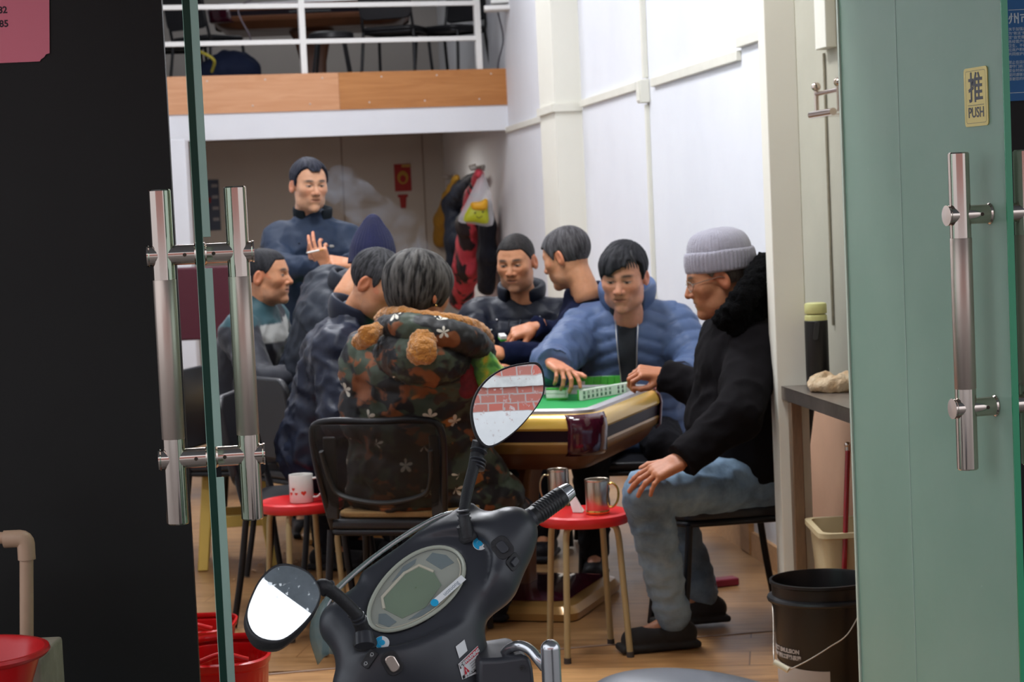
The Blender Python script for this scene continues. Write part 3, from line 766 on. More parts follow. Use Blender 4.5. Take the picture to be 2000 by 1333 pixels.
def hair_geo(style, cran, rnd):
    """hair shell over the cranium; returns V,F,t (0 root shade..1)"""
    th = dict(short=.009, buzz=.0045, side=.013, comb=.016, bob=.024, gray=.009)[style]
    def zl(P):
        x, y, z = P.T; ax = np.abs(x)
        if style == 'bob':
            return np.interp(y, [-.12, -.05, -.01, .03, .05, .07], [-.075, -.072, -.045, -.04, .02, .055])
        hl = dict(short=.072, buzz=.074, side=.074, comb=.062, gray=.066)[style]
        base = np.interp(y, [-.12, -.07, -.02, -.012, .012, .022, .045, .062], [-.062, -.058, -.03, .024, .024, -.008 if style != 'buzz' else .01, .036, hl-.006])
        if style == 'side': base = base + .020*np.clip((ax-.018)/.02, 0, 1)*(y > .035)
        if style == 'comb': base = base - .030*np.clip((x+.01)/.05, -.2, 1)*(y > .03) + .02*(x < -.03)*(y > .04)
        if style == 'short': base = base + .012*np.clip((ax-.025)/.02, 0, 1)*(y > .035)
        return base
    def f(P):
        x, y, z = P.T
        t = th*np.clip(.45+.55*(z+.02)/.08, .35, 1.0) if style not in ('bob',) else th*np.clip(.75+.4*(z+.05)/.1, .75, 1.05)
        d = cran(P) - t
        if style == 'bob':
            d = smin(d, d_ell((0, -.045, .0), (.084, .085, .082))(P), .02)
            d = smin(d, d_ell((0, -.05, .045), (.085, .082, .078))(P), .02)
        m = (zl(P) - z)*.8
        return -smin(-d, -m, .006)
    V, F, n_ = nets(f, (-.13, -.16, -.11), (.13, .13, .17), .0042, 1)
    c0 = np.array([.012 if style != 'comb' else -.03, -.035, .09]) if style != 'bob' else np.array([-.005, -.02, .10])
    q = V - c0; ang = np.arctan2(q[:, 0], q[:, 1]); rad = np.linalg.norm(q, axis=1)
    u = np.stack([np.cos(ang)*1.0, np.sin(ang)*1.0, rad*3.0], 1)
    n1 = fbm(u, 16 if style != 'buzz' else 30, 2, 3.1+rnd); n2 = fbm(u, 5, 2, 9.7+rnd)
    V = V + n_*((n1*.0022 + n2*.002)*(0.4 if style in ('buzz', 'gray') else 1.2))[:, None]
    return V, F, n1, n2

def jacket_geo(J, spec):
    """spec: pad, h, puff(None|'ring'|'chev'), period, fold, skirt"""
    pad = spec.get('pad', 0.0); Pp, Nb, r, u, f = J['pelvis'], J['neck'], J['r'], J['u'], J['f']
    tw = spec.get('w', 1.0)
    L = [d_cap(Pp+u*.02, Nb-u*.17, .125*tw+pad, .128*tw+pad, r, 1.30)]
    L.append((d_ell(Nb-u*.17+f*.0, (.15*tw+pad, .115+pad, .16), np.c_[r, f, u]), .05))
    L.append((d_cap(J['shR'], J['shL'], .056+pad*.8, .056+pad*.8), .05)); L.append((d_cap(Nb-u*.035-r*.03, J['shL'], .050+pad*.6, .052+pad*.6), .04)); L.append((d_cap(Nb-u*.035+r*.03, J['shR'], .050+pad*.6, .052+pad*.6), .04))
    L.append((d_cap(Nb-u*.06, Nb-u*.01, .075+pad*.5, .062+pad*.3), .05))
    if spec.get('belly'): L.append((d_ell(Pp+u*.17+f*.05, (.15*tw+pad, .12*tw+pad, .14), np.c_[r, f, u]), .05))
    L.append((d_cap(Pp-r*.07+u*.02, Pp+r*.07+u*.02, .12*tw+pad*.6, .12*tw+pad*.6), .05))
    segs = [(Pp, Nb, .16*tw+pad)]
    for s in 'RL':
        sh, el, wr = J['sh'+s], J['el'+s], J['wr'+s]; fa = nrm(wr-el)
        L.append((d_cap(sh, el, .068+pad, .058+pad*.9), .035))
        fore = d_cap(el, wr+fa*.03, .056+pad*.9, .044+pad*.6)
        pl_n, pl_p = fa.astype(f32), (wr).astype(f32)
        L.append(((lambda P, fore=fore, n_=pl_n, p_=pl_p: np.maximum(fore(P), (P-p_)@n_)), .03))
        segs += [(sh, el, .068+pad), (el, wr, .056+pad)]
    for e in spec.get('extra', []): L.append(e)
    g = U(L)
    if spec.get('cut'): g0 = g; g = lambda P: np.maximum(g0(P), spec['cut'](P))
    pts = np.array([Pp, Nb, J['shR'], J['shL'], J['elR'], J['elL'], J['wrR'], J['wrL']]+spec.get('bounds', []))
    lo, hi = pts.min(0)-.22-pad, pts.max(0)+.22+pad; h = spec.get('h', .0095)
    V, F, n_ = nets(g, lo, hi, h, 2)
    # which limb, and how far along it
    best = np.full(len(V), 9.0); S = np.zeros(len(V)); T = np.zeros(len(V), int)
    for i, (a, b, rad) in enumerate(segs):
        d, s, Ls = segd(V, a, b); d = d-rad; mm = d < best
        best[mm] = d[mm]; S[mm] = s[mm]; T[mm] = i
    lat = (V-Pp)@r
    h0 = (V-Pp)@u
    disp = np.zeros(len(V))
    if spec.get('puff'):
        per = spec.get('period', .065)
        s = np.where(T == 0, h0 + (.35*np.abs(lat) if spec['puff'] == 'chev' else 0), S)
        w = np.abs(np.sin(PI*s/per + .35*fbm(V, 6, 2, 5)))**.42
        disp += spec.get('amp', .011)*(w-1)
    fo = spec.get('fold', .006)
    a1 = 1-np.abs(fbm(V*np.array([1, 1, 1.0]) + .25*(h0[:, None]*u), 9.0, 2, spec.get('seed', 1.0)))*2.2
    a2 = fbm(V, 22.0, 2, 7+spec.get('seed', 1.0))
    disp += fo*(a1-.4) + fo*.35*a2
    return V+n_*disp[:, None], F, T, h0, lat, n_
def collar(parent, J, m, h=.07, r0=.075, r1=.09, gap=35, th=.014, lean=.3, z0=-.03, name='collar', fur=0.0, fo=0.0):
    u, f, r = nrm(J['u']*(1-lean*0)+J['f']*0), J['f'], J['r']; c = J['neck']+u*z0
    a0, a1 = math.radians(gap), math.radians(360-gap); V = []; nu, nv = 44, 7
    for side in (0, 1):
        for i in range(nu+1):
            a = a0+(a1-a0)*i/nu
            for j in range(nv):
                t = j/(nv-1); rad = r0+(r1-r0)*t - (th if side else 0) + th*.5*math.sin(PI*t)*(1 if not side else -1)
                p = c + rad*(math.cos(a)*f*1.05+math.sin(a)*r) + u*(h*t*(1-.35*math.cos(a)*0)) - f*lean*h*t*.3*0
                p = p + f*(fo*(.35+.65*t)-.012) + u*(.012*(-math.cos(a)))
                if fur: p = p + nrm(p-c)*fur*(mnoise.noise(Vector(p)*60)) + u*fur*mnoise.noise(Vector(p)*45)
                V.append(p)
    K = (nu+1)*nv; F = []
    for i in range(nu):
        for j in range(nv-1):
            a = i*nv+j; F.append([a, a+nv, a+nv+1, a+1]); F.append([K+a, K+a+1, K+a+nv+1, K+a+nv])
        a = i*nv+nv-1; F.append([a, a+nv, K+a+nv, K+a]); a = i*nv; F.append([a+nv, a, K+a, K+a+nv])
    for i in (0, nu):
        for j in range(nv-1): a = i*nv+j; F.append([a, a+1, K+a+1, K+a] if i == 0 else [a+1, a, K+a, K+a+1])
    return mesh_obj(name, np.array(V), F, m, parent, smooth=60, subd=1)
def skeleton(pelvis, neck, face_f, tw=.175, **k):
    J = {}; P, Nk = v3(pelvis), v3(neck); u = nrm(Nk-P); f = nrm(face_f); f = nrm(f-u*(f@u)); r = np.cross(f, u)
    J.update(pelvis=P, neck=Nk, u=u, f=f, r=r)
    J['shR'] = Nk-u*.100+r*tw; J['shL'] = Nk-u*.100-r*tw
    for s, sg in (('R', 1), ('L', -1)):
        J['hip'+s] = P+r*sg*.09-u*.01
        J['el'+s] = J['sh'+s]-u*.26+r*sg*.04; J['wr'+s] = J['el'+s]+f*.22
        ff = nrm(f*np.array([1, 1, 0])); rr_ = np.cross(ff, [0, 0, 1])
        if k.get('stand'):
            J['kn'+s] = J['hip'+s]*np.array([1, 1, 0])+np.array([0, 0, .48])+rr_*sg*.01; J['an'+s] = J['kn'+s]*np.array([1, 1, 0])+np.array([0, 0, .09])
        else:
            J['kn'+s] = J['hip'+s]*np.array([1, 1, 0])+ff*.42+rr_*sg*.06+np.array([0, 0, .50]); J['an'+s] = J['kn'+s]*np.array([1, 1, 0])+ff*(-.03)+np.array([0, 0, .09])
        J['toe'+s] = J['an'+s]+ff*.15-np.array([0, 0, .05])
    return J
def person(label, J, head, tone, jacket, jm, hair=None, hands=None, trousers=None, shoes=None, stubble=.2, jaw=1.0, fat=0.0, hk=1.0, colfn=None,
           collar_kw=None, collar_m=None, jname='jacket', rnd=0.0, hair_cols=((.02, .018, .018), (.05, .045, .045)), core=True):
    """head = (centre, face direction, up); hands = {'R': dict(...), 'L': dict(...)}"""
    hc, fd_, hu = v3(head[0]), nrm(head[1]), v3(head[2]); x = nrm(np.cross(fd_, hu)); z = np.cross(x, fd_); R = np.c_[x, fd_, z]
    loc = np.array([J['pelvis'][0], J['pelvis'][1], 0.0])
    hf, cran = head_sdf(jaw, fat)
    V, F, n_ = nets(hf, (-.11, -.14, -.20), (.11, .14, .14), .0034, 2)
    V = V + n_*(fbm(V, 26, 2, rnd)*.0012)[:, None]
    cols = skin_cols(V, tone, stubble=stubble); VV = [(V*hk)@R.T+hc]; FF = [F]; CC = [cols]; nn = len(V)
    for s, sg in (('R', 1), ('L', -1)):
        hd = (hands or {}).get(s)
        if hd is None: continue
        w = J['wr'+s]; d = hd.get('d', nrm(J['wr'+s]-J['el'+s])); up = hd.get('up', (0, 0, 1))
        kw = {k_: v_ for k_, v_ in hd.items() if k_ not in ('d', 'up')}
        V2, F2, Vl = hand_geo(w, d, up, sg, **kw)
        c2 = np.tile(np.array(tone)*np.array([1.0, .86, .80]), (len(V2), 1)); tip = np.clip((Vl[:, 1]-.10)/.06, 0, 1)[:, None]*.35
        c2 = c2*(1-tip)+np.array([tone[0], tone[1]*.62, tone[2]*.58])*tip
        VV.append(V2); FF.append(F2+nn); CC.append(c2); nn += len(V2)
    # body inside the clothes: trunk, neck, arms and legs in one surface
    Lc = [d_cap(J['pelvis'], J['neck']-J['u']*.12, .10, .105, J['r'], 1.3), (d_cap(J['shR'], J['shL'], .045, .045), .04), (d_cap(J['neck']-J['u']*.08, hc-z*.09*hk-fd_*.03, .05, .045), .03)]
    for s in 'RL':
        Lc += [(d_cap(J['sh'+s], J['el'+s], .045, .038), .03), (d_cap(J['el'+s], J['wr'+s]-nrm(J['wr'+s]-J['el'+s])*.02, .036, .024), .02),
               (d_cap(J['hip'+s], J['kn'+s], .075, .052), .03), (d_cap(J['kn'+s], J['an'+s], .050, .034), .02), (d_cap(J['an'+s], J['toe'+s], .03, .024), .02)]
    pts = np.array([J[k_] for k_ in J if k_ not in ('r', 'u', 'f')]+[hc])
    V3, F3, n3 = nets(U(Lc), pts.min(0)-.16, pts.max(0)+.16, .018, 1)
    VV.append(V3); FF.append(F3+nn); CC.append(np.tile(np.array(tone), (len(V3), 1)))
    body = mesh_obj('person', np.concatenate(VV), np.concatenate(FF), skin_mat, None, smooth=180, cols=np.concatenate(CC), origin=loc)
    setp(body, label, 'person')
    Vj, Fj, T, h0, lat, nj = jacket_geo(J, jacket)
    jk = mesh_obj(jname, Vj, Fj, jm, body, smooth=180, cols=colfn(Vj, T, h0, lat) if colfn else None)
    if collar_kw is not None: collar(body, J, collar_m or jm, **collar_kw)
    if trousers is not None:
        tm, tk = trousers; Lt = []; bnd = []
        for s in 'RL':
            Lt += [(d_cap(J['hip'+s], J['kn'+s], .092*tk, .074*tk), .03), (d_cap(J['kn'+s], J['an'+s]+(J['kn'+s]-J['an'+s])*.06, .072*tk, .056*tk), .02)]; bnd += [J['hip'+s], J['kn'+s], J['an'+s]]
        Lt.append((d_cap(J['hipR'], J['hipL'], .115, .115), .04)); bnd = np.array(bnd)
        Vt, Ft, nt_ = nets(U(Lt), bnd.min(0)-.18, bnd.max(0)+.18, .0115, 1)
        w_ = (1-np.abs(fbm(Vt*np.array([1, 1, 1.7]), 11, 2, 4+rnd))*2.2)*.008 + fbm(Vt, 28, 2, 2)*.002
        mesh_obj('trousers', Vt+nt_*w_[:, None], Ft, tm, body, smooth=180)
    if shoes is not None:
        for s in 'RL':
            an, to = J['an'+s], J['toe'+s]; fdx = nrm((to-an)*np.array([1, 1, 0])); sd = np.cross(fdx, [0, 0, 1]); c = an*np.array([1, 1, 0])
            zf = an[2]-.085
            Ls = [d_cap(c+fdx*(-.035)+[0, 0, zf+.045], c+fdx*.14+[0, 0, zf+.035], .042, .040, sd, 1.08), (d_cap(c+[0, 0, zf+.05], c+[0, 0, zf+.10], .044, .040), .02), (d_box(c+fdx*.055+np.array([0, 0, zf+.012]), (.05, .135, .012), .01, np.c_[sd, fdx, [0, 0, 1.]]), .004)]
            g = U(Ls); g2 = lambda P, g=g, zf=zf: np.maximum(g(P), (zf+.002)-P[:, 2])
            Vs, Fs, ns_ = nets(g2, c+fdx*.05-.2+[0, 0, zf+.15], c+fdx*.05+.2+[0, 0, zf+.02], .007, 1)
            mesh_obj('shoe', Vs, Fs, shoes, body, smooth=180)
    if hair:
        Vh, Fh, n1, n2 = hair_geo(hair, cran, rnd); k_ = np.clip(.5+n1*.9+n2*.5, 0, 1)[:, None]
        hcols = np.array(hair_cols[0])*(1-k_)+np.array(hair_cols[1])*k_
        mesh_obj('hair', (Vh*hk)@R.T+hc, Fh, attr_mat('hair', .6, spec=.12, bump=.3, bscale=260), body, smooth=180, cols=hcols)
    return body, R, hc
def cloth(name, col, rough=.7, sheen=.0, bump=.25, bscale=420, var=.12, vscale=9, spec=.3):
    return mat(name, col, rough, 0, var, vscale, bump, bscale, sheen=0, spec=spec*.5)
NAVY = cloth('navy_cloth', (.020, .026, .048), .5, .1)
SHELL = cloth('dark_slate_shell', (.014, .018, .034), .36, .0, .15, spec=.5)
BLACKP = cloth('black_nylon', (.006, .008, .016), .40, .0, .1, spec=.4)
BLUEP = cloth('steel_blue_nylon', (.105, .160, .285), .42, .1, .15, spec=.45, col2=None) if False else mat('steel_blue_nylon', (.085, .130, .250), .42, 0, .22, 5, .15, 300, sheen=0, spec=.25)
WOOL = cloth('charcoal_wool', (.0085, .0075, .009), .9, .0, .5, 500, spec=.2)
NAVYK = cloth('navy_knit', (.006, .009, .032), .85, .05, .5, 300, spec=.2)
DENIM_D = cloth('dark_denim', (.012, .017, .035), .8, .1, .4, 500)
TRO = cloth('black_trousers', (.012, .012, .016), .8, .05, .3)
SHOE = cloth('black_shoe', (.015, .014, .016), .5, 0, .2)
def jeans_mat():
    m, nt, p, o = new_mat('washed_denim'); t = N(nt, 'TexCoord')
    n = N(nt, 'TexNoise', i_Scale=5.0, i_Detail=6.0, i_Roughness=.65); nt.links.new(t.outputs['Object'], n.inputs[0])
    r = N(nt, 'ValToRGB'); r.color_ramp.elements[0].position = .35; r.color_ramp.elements[0].color = (.085, .14, .21, 1)
    r.color_ramp.elements[1].position = .66; r.color_ramp.elements[1].color = (.26, .39, .53, 1); nt.links.new(n.outputs[0], r.inputs[0])
    nt.links.new(r.outputs[0], p.inputs['Base Color']); p.inputs['Roughness'].default_value = .85
    n2 = N(nt, 'TexNoise', i_Scale=340.0); nt.links.new(t.outputs['Object'], n2.inputs[0]); b = N(nt, 'Bump', i_Strength=.4, i_Distance=.002)
    nt.links.new(n2.outputs[0], b.inputs['Height']); nt.links.new(b.outputs[0], p.inputs['Normal']); return m
JEANS = jeans_mat()
PALE, WARM, TAN = (.60, .31, .18), (.54, .245, .125), (.46, .20, .10)
def drape(pts, obj_, d, lift=.004):
    from mathutils.bvhtree import BVHTree
    b = BASE[obj_.name]; me = obj_.data; bv = BVHTree.FromPolygons([v.co+b for v in me.vertices], [tuple(p.vertices) for p in me.polygons]); out = []
    d = Vector(d).normalized()
    for p in pts:
        p = Vector(p); h = bv.ray_cast(p+d*.35, -d, .6); out.append(h[0]+d*lift if h[0] is not None else p)
    return out
def child(o, nm): return [c for c in o.children if c.name.split('.')[0] == nm][0]
def setarm(J, s, el, wr): J['el'+s], J['wr'+s] = v3(el), v3(wr)
# ------------------------------------------------------------------ the man standing at the back with a cigarette
J = skeleton(W(612, 645, 9.5), W(611, 428, 9.45), (.15, -1, -.1), stand=True, tw=.155)
setarm(J, 'R', W(548, 528, 9.25), W(634, 522, 9.05)); setarm(J, 'L', W(704, 545, 9.3), W(684, 516, 9.06))
smoker, R_, hc_ = person('person standing at the back in a dark navy jacket holding a cigarette', J, (W(604, 362, 9.38), (.42, -.9, -.10), (0.02, 0, 1)), PALE,
    dict(pad=.012, fold=.007, seed=2.2, w=1.05), cloth('blue_grey_jacket', (.020, .032, .060), .5, .05), hair='side', stubble=.05, rnd=1.0, hk=.98, hair_cols=((.008, .009, .016), (.03, .032, .045)),
    hands=dict(R=dict(d=(-.25, -.25, .9), up=(-.1, -.9, -.3), curls=((18, 22, 12), (22, 24, 12), (40, 45, 25), (50, 50, 30)), spread=2, thumb=(.6, .9), k=.95), L=dict(d=(-.85, -.25, .15), up=(.1, -.5, .8), curls=45, spread=1)),
    trousers=(TRO, 1.0), shoes=SHOE, collar_kw=dict(h=.085, r0=.072, r1=.092, gap=28, th=.016), collar_m=cloth('fur_trim_dark', (.010, .014, .018), .9, .3))
def front_zip(J_, who, h0_, h1_, m_, w=0.0, r=.0026, part='zip', lift=.004):
    pts = [J_['neck']+J_['u']*h+J_['r']*w for h in np.linspace(h0_, h1_, 14)]
    z_ = MB(); z_.tube(spline(drape(pts, child(who, 'jacket'), J_['f'], lift), 3), r, 6); z_.build(part, m_, who)
ZIPD = mat('dark_zip', (.05, .055, .07), .3, .4); SEAM = mat('dark_seam', (.004, .005, .009), .7)
front_zip(J, smoker, -.06, -.44, ZIPD, .004); front_zip(J, smoker, -.10, -.44, SEAM, .03, .0016, 'placket_seam', .001)
cs = MB(); p_ = drape([J['neck']-J['u']*.12-J['r']*.075], child(smoker, 'jacket'), J['f'], .002)[0]; cs.sphere(p_, (.014, .003, .007), 12, 8); cs.build('chest_badge', mat('badge_pale', (.30, .28, .25), .5), smoker)
m = MB(); a_, b_ = W(601, 494, 8.98), W(624, 489, 8.97); m.cyl(b_, a_, .0042, .0042, 12); m.cyl(a_, a_+(a_-b_).normalized()*.006, .0042, .0036, 12, mi=1); m.cyl(b_+(b_-a_).normalized()*.02, b_, .0042, .0042, 12, mi=2)
cg = m.build('cigarette', [mat('cigarette_paper', (.8, .78, .75), .7), mat('ash', (.35, .33, .32), .9), mat('cork_filter', (.62, .3, .1), .7)]); setp(cg, 'lit cigarette in the right hand of the person standing at the back', 'cigarette')
# ------------------------------------------------------------------ short-haired man at the left, teal yoke
J = skeleton(W(478, 800, 8.75), W(503, 594, 8.65), (.95, -.25, 0), tw=.18)
setarm(J, 'R', W(512, 752, 8.3), W(585, 735, 8.25)); setarm(J, 'L', W(560, 730, 8.9), W(610, 745, 8.7))
teal, dk, wh = np.array([.022, .070, .085]), np.array([.009, .010, .017]), np.array([.42, .42, .40])
def gcol(V, T, h0, lat):
    c = np.tile(dk, (len(V), 1)); px = np.array([PX(v)[:2] for v in V]) if False else None
    d = h0 + .05*np.sin(lat*12)
    hi = d > .40; c[hi & (T == 0)] = teal; c[(T == 1) & (V[:, 2] > 1.035)] = teal; c[(T == 3) & (V[:, 2] > 1.035)] = teal
    fr = (V-J['pelvis'])@J['f']
    c[(h0 > .335) & (h0 < .405) & (fr > .05) & (T == 0)] = wh
    return c
person('person seated at far left with buzzed black hair and teal-shouldered jacket', J, (W(521, 540, 8.62), (.97, -.22, .02), (-.02, 0, 1)), WARM,
    dict(pad=.012, fold=.006, seed=4.0), attr_mat('two_tone_shell', .6, .1, .2, 300, .35), hair='buzz', hk=.98, rnd=2.0, colfn=gcol, hair_cols=((.012, .012, .014), (.03, .03, .034)),
    hands=dict(R=dict(curls=35), L=dict(curls=35)), trousers=(TRO, 1.0), shoes=SHOE, collar_kw=dict(h=.06, r0=.07, r1=.075, gap=24), collar_m=BLACKP, stubble=.25)
# ------------------------------------------------------------------ hunched person in the knit hat
J = skeleton(W(622, 780, 8.35), W(688, 560, 8.2), (.75, .55, -.4), tw=.17)
setarm(J, 'R', W(735, 650, 8.15), W(760, 700, 8.3)); setarm(J, 'L', W(640, 640, 8.6), W(700, 690, 8.7))
hatp, R_, hc_ = person('person hunched over in dark jacket and pointed navy knit hat', J, (W(728, 515, 8.15), (.55, .62, -.52), (.25, .1, 1)), WARM,
    dict(pad=.045, fold=.010, seed=6.0, w=1.02), cloth('dull_blue_shell', (.018, .023, .034), .48, 0, .2, spec=.5), rnd=3.0,
    hands=dict(R=dict(curls=35), L=dict(curls=35)), trousers=(TRO, 1.0), shoes=SHOE, collar_kw=dict(h=.075, r0=.082, r1=.085, gap=30))
def hat_mesh(name, parent, R, hc, prof, m, ribs=44, amp=.0016, hk=1.0, tilt=None, sy=1.2, off=(0, -.018, 0), lopsided=None):
    """knitted hat turned about the head's own axis; prof (r, z)"""
    V = []; F = []; seg = ribs*4; P = spline([(a, 0, b) for a, b in prof], 5); n = len(P)
    for i, p in enumerate(P):
        for k in range(seg):
            a = 2*PI*k/seg; rr_ = p[0] + amp*math.cos(a*ribs)*(1 if p[0] > .02 else 0); q = np.array([rr_*math.cos(a), rr_*math.sin(a)*sy, p[2]])
            if lopsided: q = q + lopsided(q)
            q = q + .003*mnoise.noise(Vector(q)*14)
            V.append(((q+off)*hk)@R.T+hc)
    for i in range(n-1):
        for k in range(seg): k2 = (k+1) % seg; F.append([i*seg+k, i*seg+k2, (i+1)*seg+k2, (i+1)*seg+k])
    return mesh_obj(name, np.array(V), F, m, parent, smooth=180, solid=-.004)
Rh = np.array(Matrix.Rotation(math.radians(0), 3, 'X')); zc = nrm((.04, .08, 1)); Rh = np.c_[nrm(np.cross((.3, .95, 0), zc)), nrm(np.cross(zc, np.cross((.3, .95, 0), zc))), zc]
hat_mesh('knit_hat', hatp, Rh, hc_, [(.094, .0), (.0915, .03), (.085, .07), (.066, .115), (.042, .155), (.022, .182), (.010, .192), (.001, .194)], mat('royal_knit', (.006, .008, .048), .9, 0, .25, 30, .5, 260, sheen=.05), 36, .0014, sy=1.05, off=(0, 0, .0))
# ------------------------------------------------------------------ man in black puffer facing us
J = skeleton(W(1022, 800, 9.0), W(1018, 583, 8.9), (-.2, -1, 0), tw=.185)
setarm(J, 'R', W(925, 690, 8.75), W(965, 712, 8.5)); setarm(J, 'L', W(1112, 690, 8.75), W(1060, 712, 8.5))
pe_, _a, _b = person('person facing us in black puffer jacket with buzzed hair, by the white wall', J, (W(1008, 513, 8.78), (-.30, -.95, -.16), (-.02, 0, 1)), WARM,
    dict(pad=.035, puff='ring', period=.085, amp=.014, fold=.006, seed=3.0), BLACKP, hair='buzz', fat=.002, rnd=4.0, hk=1.0, hair_cols=((.012, .011, .011), (.03, .026, .025)),
    hands=dict(R=dict(curls=35), L=dict(curls=35)), trousers=(TRO, 1.0), shoes=SHOE, collar_kw=dict(h=.095, r0=.085, r1=.105, gap=26, th=.022), stubble=.25)
front_zip(J, pe_, -.07, -.50, ZIPD, -.02, .003); front_zip(J, pe_, -.07, -.50, SEAM, .03, .002, 'placket_seam', .001)
for hh, ww in ((-.075, .085), (-.11, .10), (-.06, -.10), (-.15, -.055)):
    sn_ = MB(); p_ = drape([J['neck']+J['u']*hh+J['r']*ww], child(pe_, 'jacket'), J['f'], .003)[0]; sn_.sphere(p_, .0055, 12, 8); sn_.build('snap', mat('snap_metal', (.5, .5, .5), .25, .9), pe_)
# ------------------------------------------------------------------ grey-haired man reaching left
J = skeleton(W(1185, 800, 8.6), W(1136, 568, 8.5), (-.9, .25, -.1), tw=.17)
setarm(J, 'L', W(1082, 700, 8.3), W(980, 690, 8.2)); setarm(J, 'R', W(1120, 665, 8.65), W(1042, 640, 8.5))
person('person with short grey hair in navy cardigan reaching out with both hands', J, (W(1106, 503, 8.4), (-.80, .45, -.25), (.0, 0, 1)), WARM,
    dict(pad=.004, fold=.006, seed=5.0), NAVYK, hair='gray', rnd=5.0, hk=1.0, hair_cols=((.03, .028, .03), (.10, .095, .10)),
    hands=dict(L=dict(curls=30, up=(-.1, -.6, .8)), R=dict(d=(-.9, -.1, -.25), up=(-.2, -.5, .9), curls=((30, 40, 20), (35, 40, 20), (45, 50, 30), (50, 50, 30)), thumb=(.9, .9))),
    trousers=(TRO, 1.0), shoes=SHOE, collar_kw=dict(h=.045, r0=.07, r1=.07, gap=30))
# ------------------------------------------------------------------ man in blue puffer
J = skeleton(W(1238, 835, 8.42), W(1226, 594, 8.26), (-.12, -1, -.05), tw=.178)
setarm(J, 'R', W(1078, 712, 8.02), W(1082, 712, 7.74)); setarm(J, 'L', W(1366, 718, 8.12), W(1330, 736, 7.92))
bm_, R_, hc_ = person('person facing us in steel-blue puffer jacket behind the game table', J, (W(1218, 541, 8.10), (-.26, -.93, -.22), (.03, 0, 1)), (.60, .28, .17),
    dict(pad=.032, puff='chev', period=.056, amp=.012, fold=.006, seed=8.0, belly=True), BLUEP, hair='comb', hk=1.08, fat=.003, rnd=6.0, hair_cols=((.008, .008, .010), (.028, .028, .032)),
    hands=dict(R=dict(d=(.35, -.75, -.22), up=(.25, -.25, .9), curls=((14, 26, 18), (30, 40, 30), (38, 45, 35), (42, 45, 35)), spread=8, thumb=(.1, -.2)), L=dict(curls=30, d=(-.95, -.2, -.1))),
    trousers=(TRO, 1.0), shoes=SHOE, collar_kw=dict(h=.115, r0=.090, r1=.118, gap=34, th=.022), stubble=.1)
# dark shirt front and open zip edges
def front_strip(Jx, parent, w0, w1, s0, s1, fwd, m, name, th=.012):
    V = []; F = []; nu, nv = 12, 14
    for j in range(nv+1):
        t = j/nv; h = s0+(s1-s0)*t; w = w0+(w1-w0)*t
        for i in range(nu+1):
            a = -1+2*i/nu; p = Jx['neck']+Jx['u']*h+Jx['r']*(w*a)+Jx['f']*(fwd(t)-.028*a*a); V.append(p)
    for j in range(nv):
        for i in range(nu): k = j*(nu+1)+i; F.append([k, k+1, k+nu+2, k+nu+1])
    return mesh_obj(name, np.array(V), F, m, parent, smooth=180, solid=th)
front_strip(J, bm_, .042, .026, .035, -.34, lambda t: .090+.115*min(1, t*1.5)+.02*t, mat('dark_pullover', (.014, .018, .024), .8, 0, .2, 20, .4, 300), 'pullover')
zp = MB(); jk_ = child(bm_, 'jacket')
pl_o = child(bm_, 'pullover'); b_ = BASE[pl_o.name]; ps = drape([v.co+b_ for v in pl_o.data.vertices], jk_, J['f'], .006)
for v_, p_ in zip(pl_o.data.vertices, ps): v_.co = p_-b_
for s in (-1, 1):
    pts = [J['neck']+J['u']*h+J['r']*s*w for h, w in ((-.01, .046), (-.06, .044), (-.12, .040), (-.18, .036), (-.24, .032), (-.32, .028))]
    zp.tube(spline(drape(pts, jk_, J['f'], .007), 5), .0024, 6)
zp.build('zip', mat('zip_metal', (.55, .56, .58), .35, .8), bm_)
collar(bm_, J, mat('dark_pullover', (.014, .018, .024)), h=.105, r0=.078, r1=.070, gap=3, th=.006, z0=-.045, name='pullover_collar', fo=.075)
# comb-over strands across his brow
st = MB()
for k in range(9):
    x0 = -.052+.009*k; pts = [(x0+.02, .015, .122), (x0+.004, .058, .104), (x0-.012, .083-.0045*abs(k-4)*.6, .072), (x0-.020+.002*k, .088-.003*abs(k-3), .050+.003*(k % 3))]
    pts = [(np.array(p)*1.06)@R_.T+hc_ for p in pts]; st.tube(spline(pts, 5), [.0045]*10+[.003]*4+[.0012]*2, 6, flat=.5)
st.build('fringe', mat('black_hair', (.012, .012, .014), .4), bm_)
# ------------------------------------------------------------------ man in navy jacket at the table's left side
J = skeleton(W(622, 880, 7.55), W(694, 622, 7.45), (.93, -.12, -.25), tw=.18)
setarm(J, 'R', W(668, 812, 7.20), W(765, 788, 7.20)); setarm(J, 'L', W(740, 770, 7.75), W(800, 765, 7.62))
pb_, _a, _b = person('person in dark blue jacket leaning over the table, seen from the side', J, (W(739, 556, 7.40), (.82, -.42, -.42), (.22, -.02, 1)), WARM,
    dict(pad=.020, fold=.015, seed=9.0, w=1.0), SHELL, hair='short', hk=1.02, fat=.003, rnd=7.0, hair_cols=((.006, .006, .007), (.055, .055, .06)),
    hands=dict(R=dict(curls=35), L=dict(curls=35)), trousers=(DENIM_D, 1.1), shoes=SHOE, collar_kw=dict(h=.085, r0=.080, r1=.092, gap=26, th=.016), stubble=.2)
def side_seam(J_, who, pts, m_, r=.002):
    z_ = MB(); z_.tube(spline(drape([J_['neck']+J_['u']*a+J_['f']*b+J_['r']*.3 for a, b in pts], child(who, 'jacket'), J_['r'], .0012), 6), r, 6); z_.build('seam', m_, who)
if False: side_seam(J, pb_, [(-.02, -.12), (-.06, -.02), (-.11, .06), (-.13, .10)], SEAM, .0022); side_seam(J, pb_, [(-.20, -.10), (-.30, -.09), (-.40, -.08), (-.48, -.06)], SEAM, .0022)
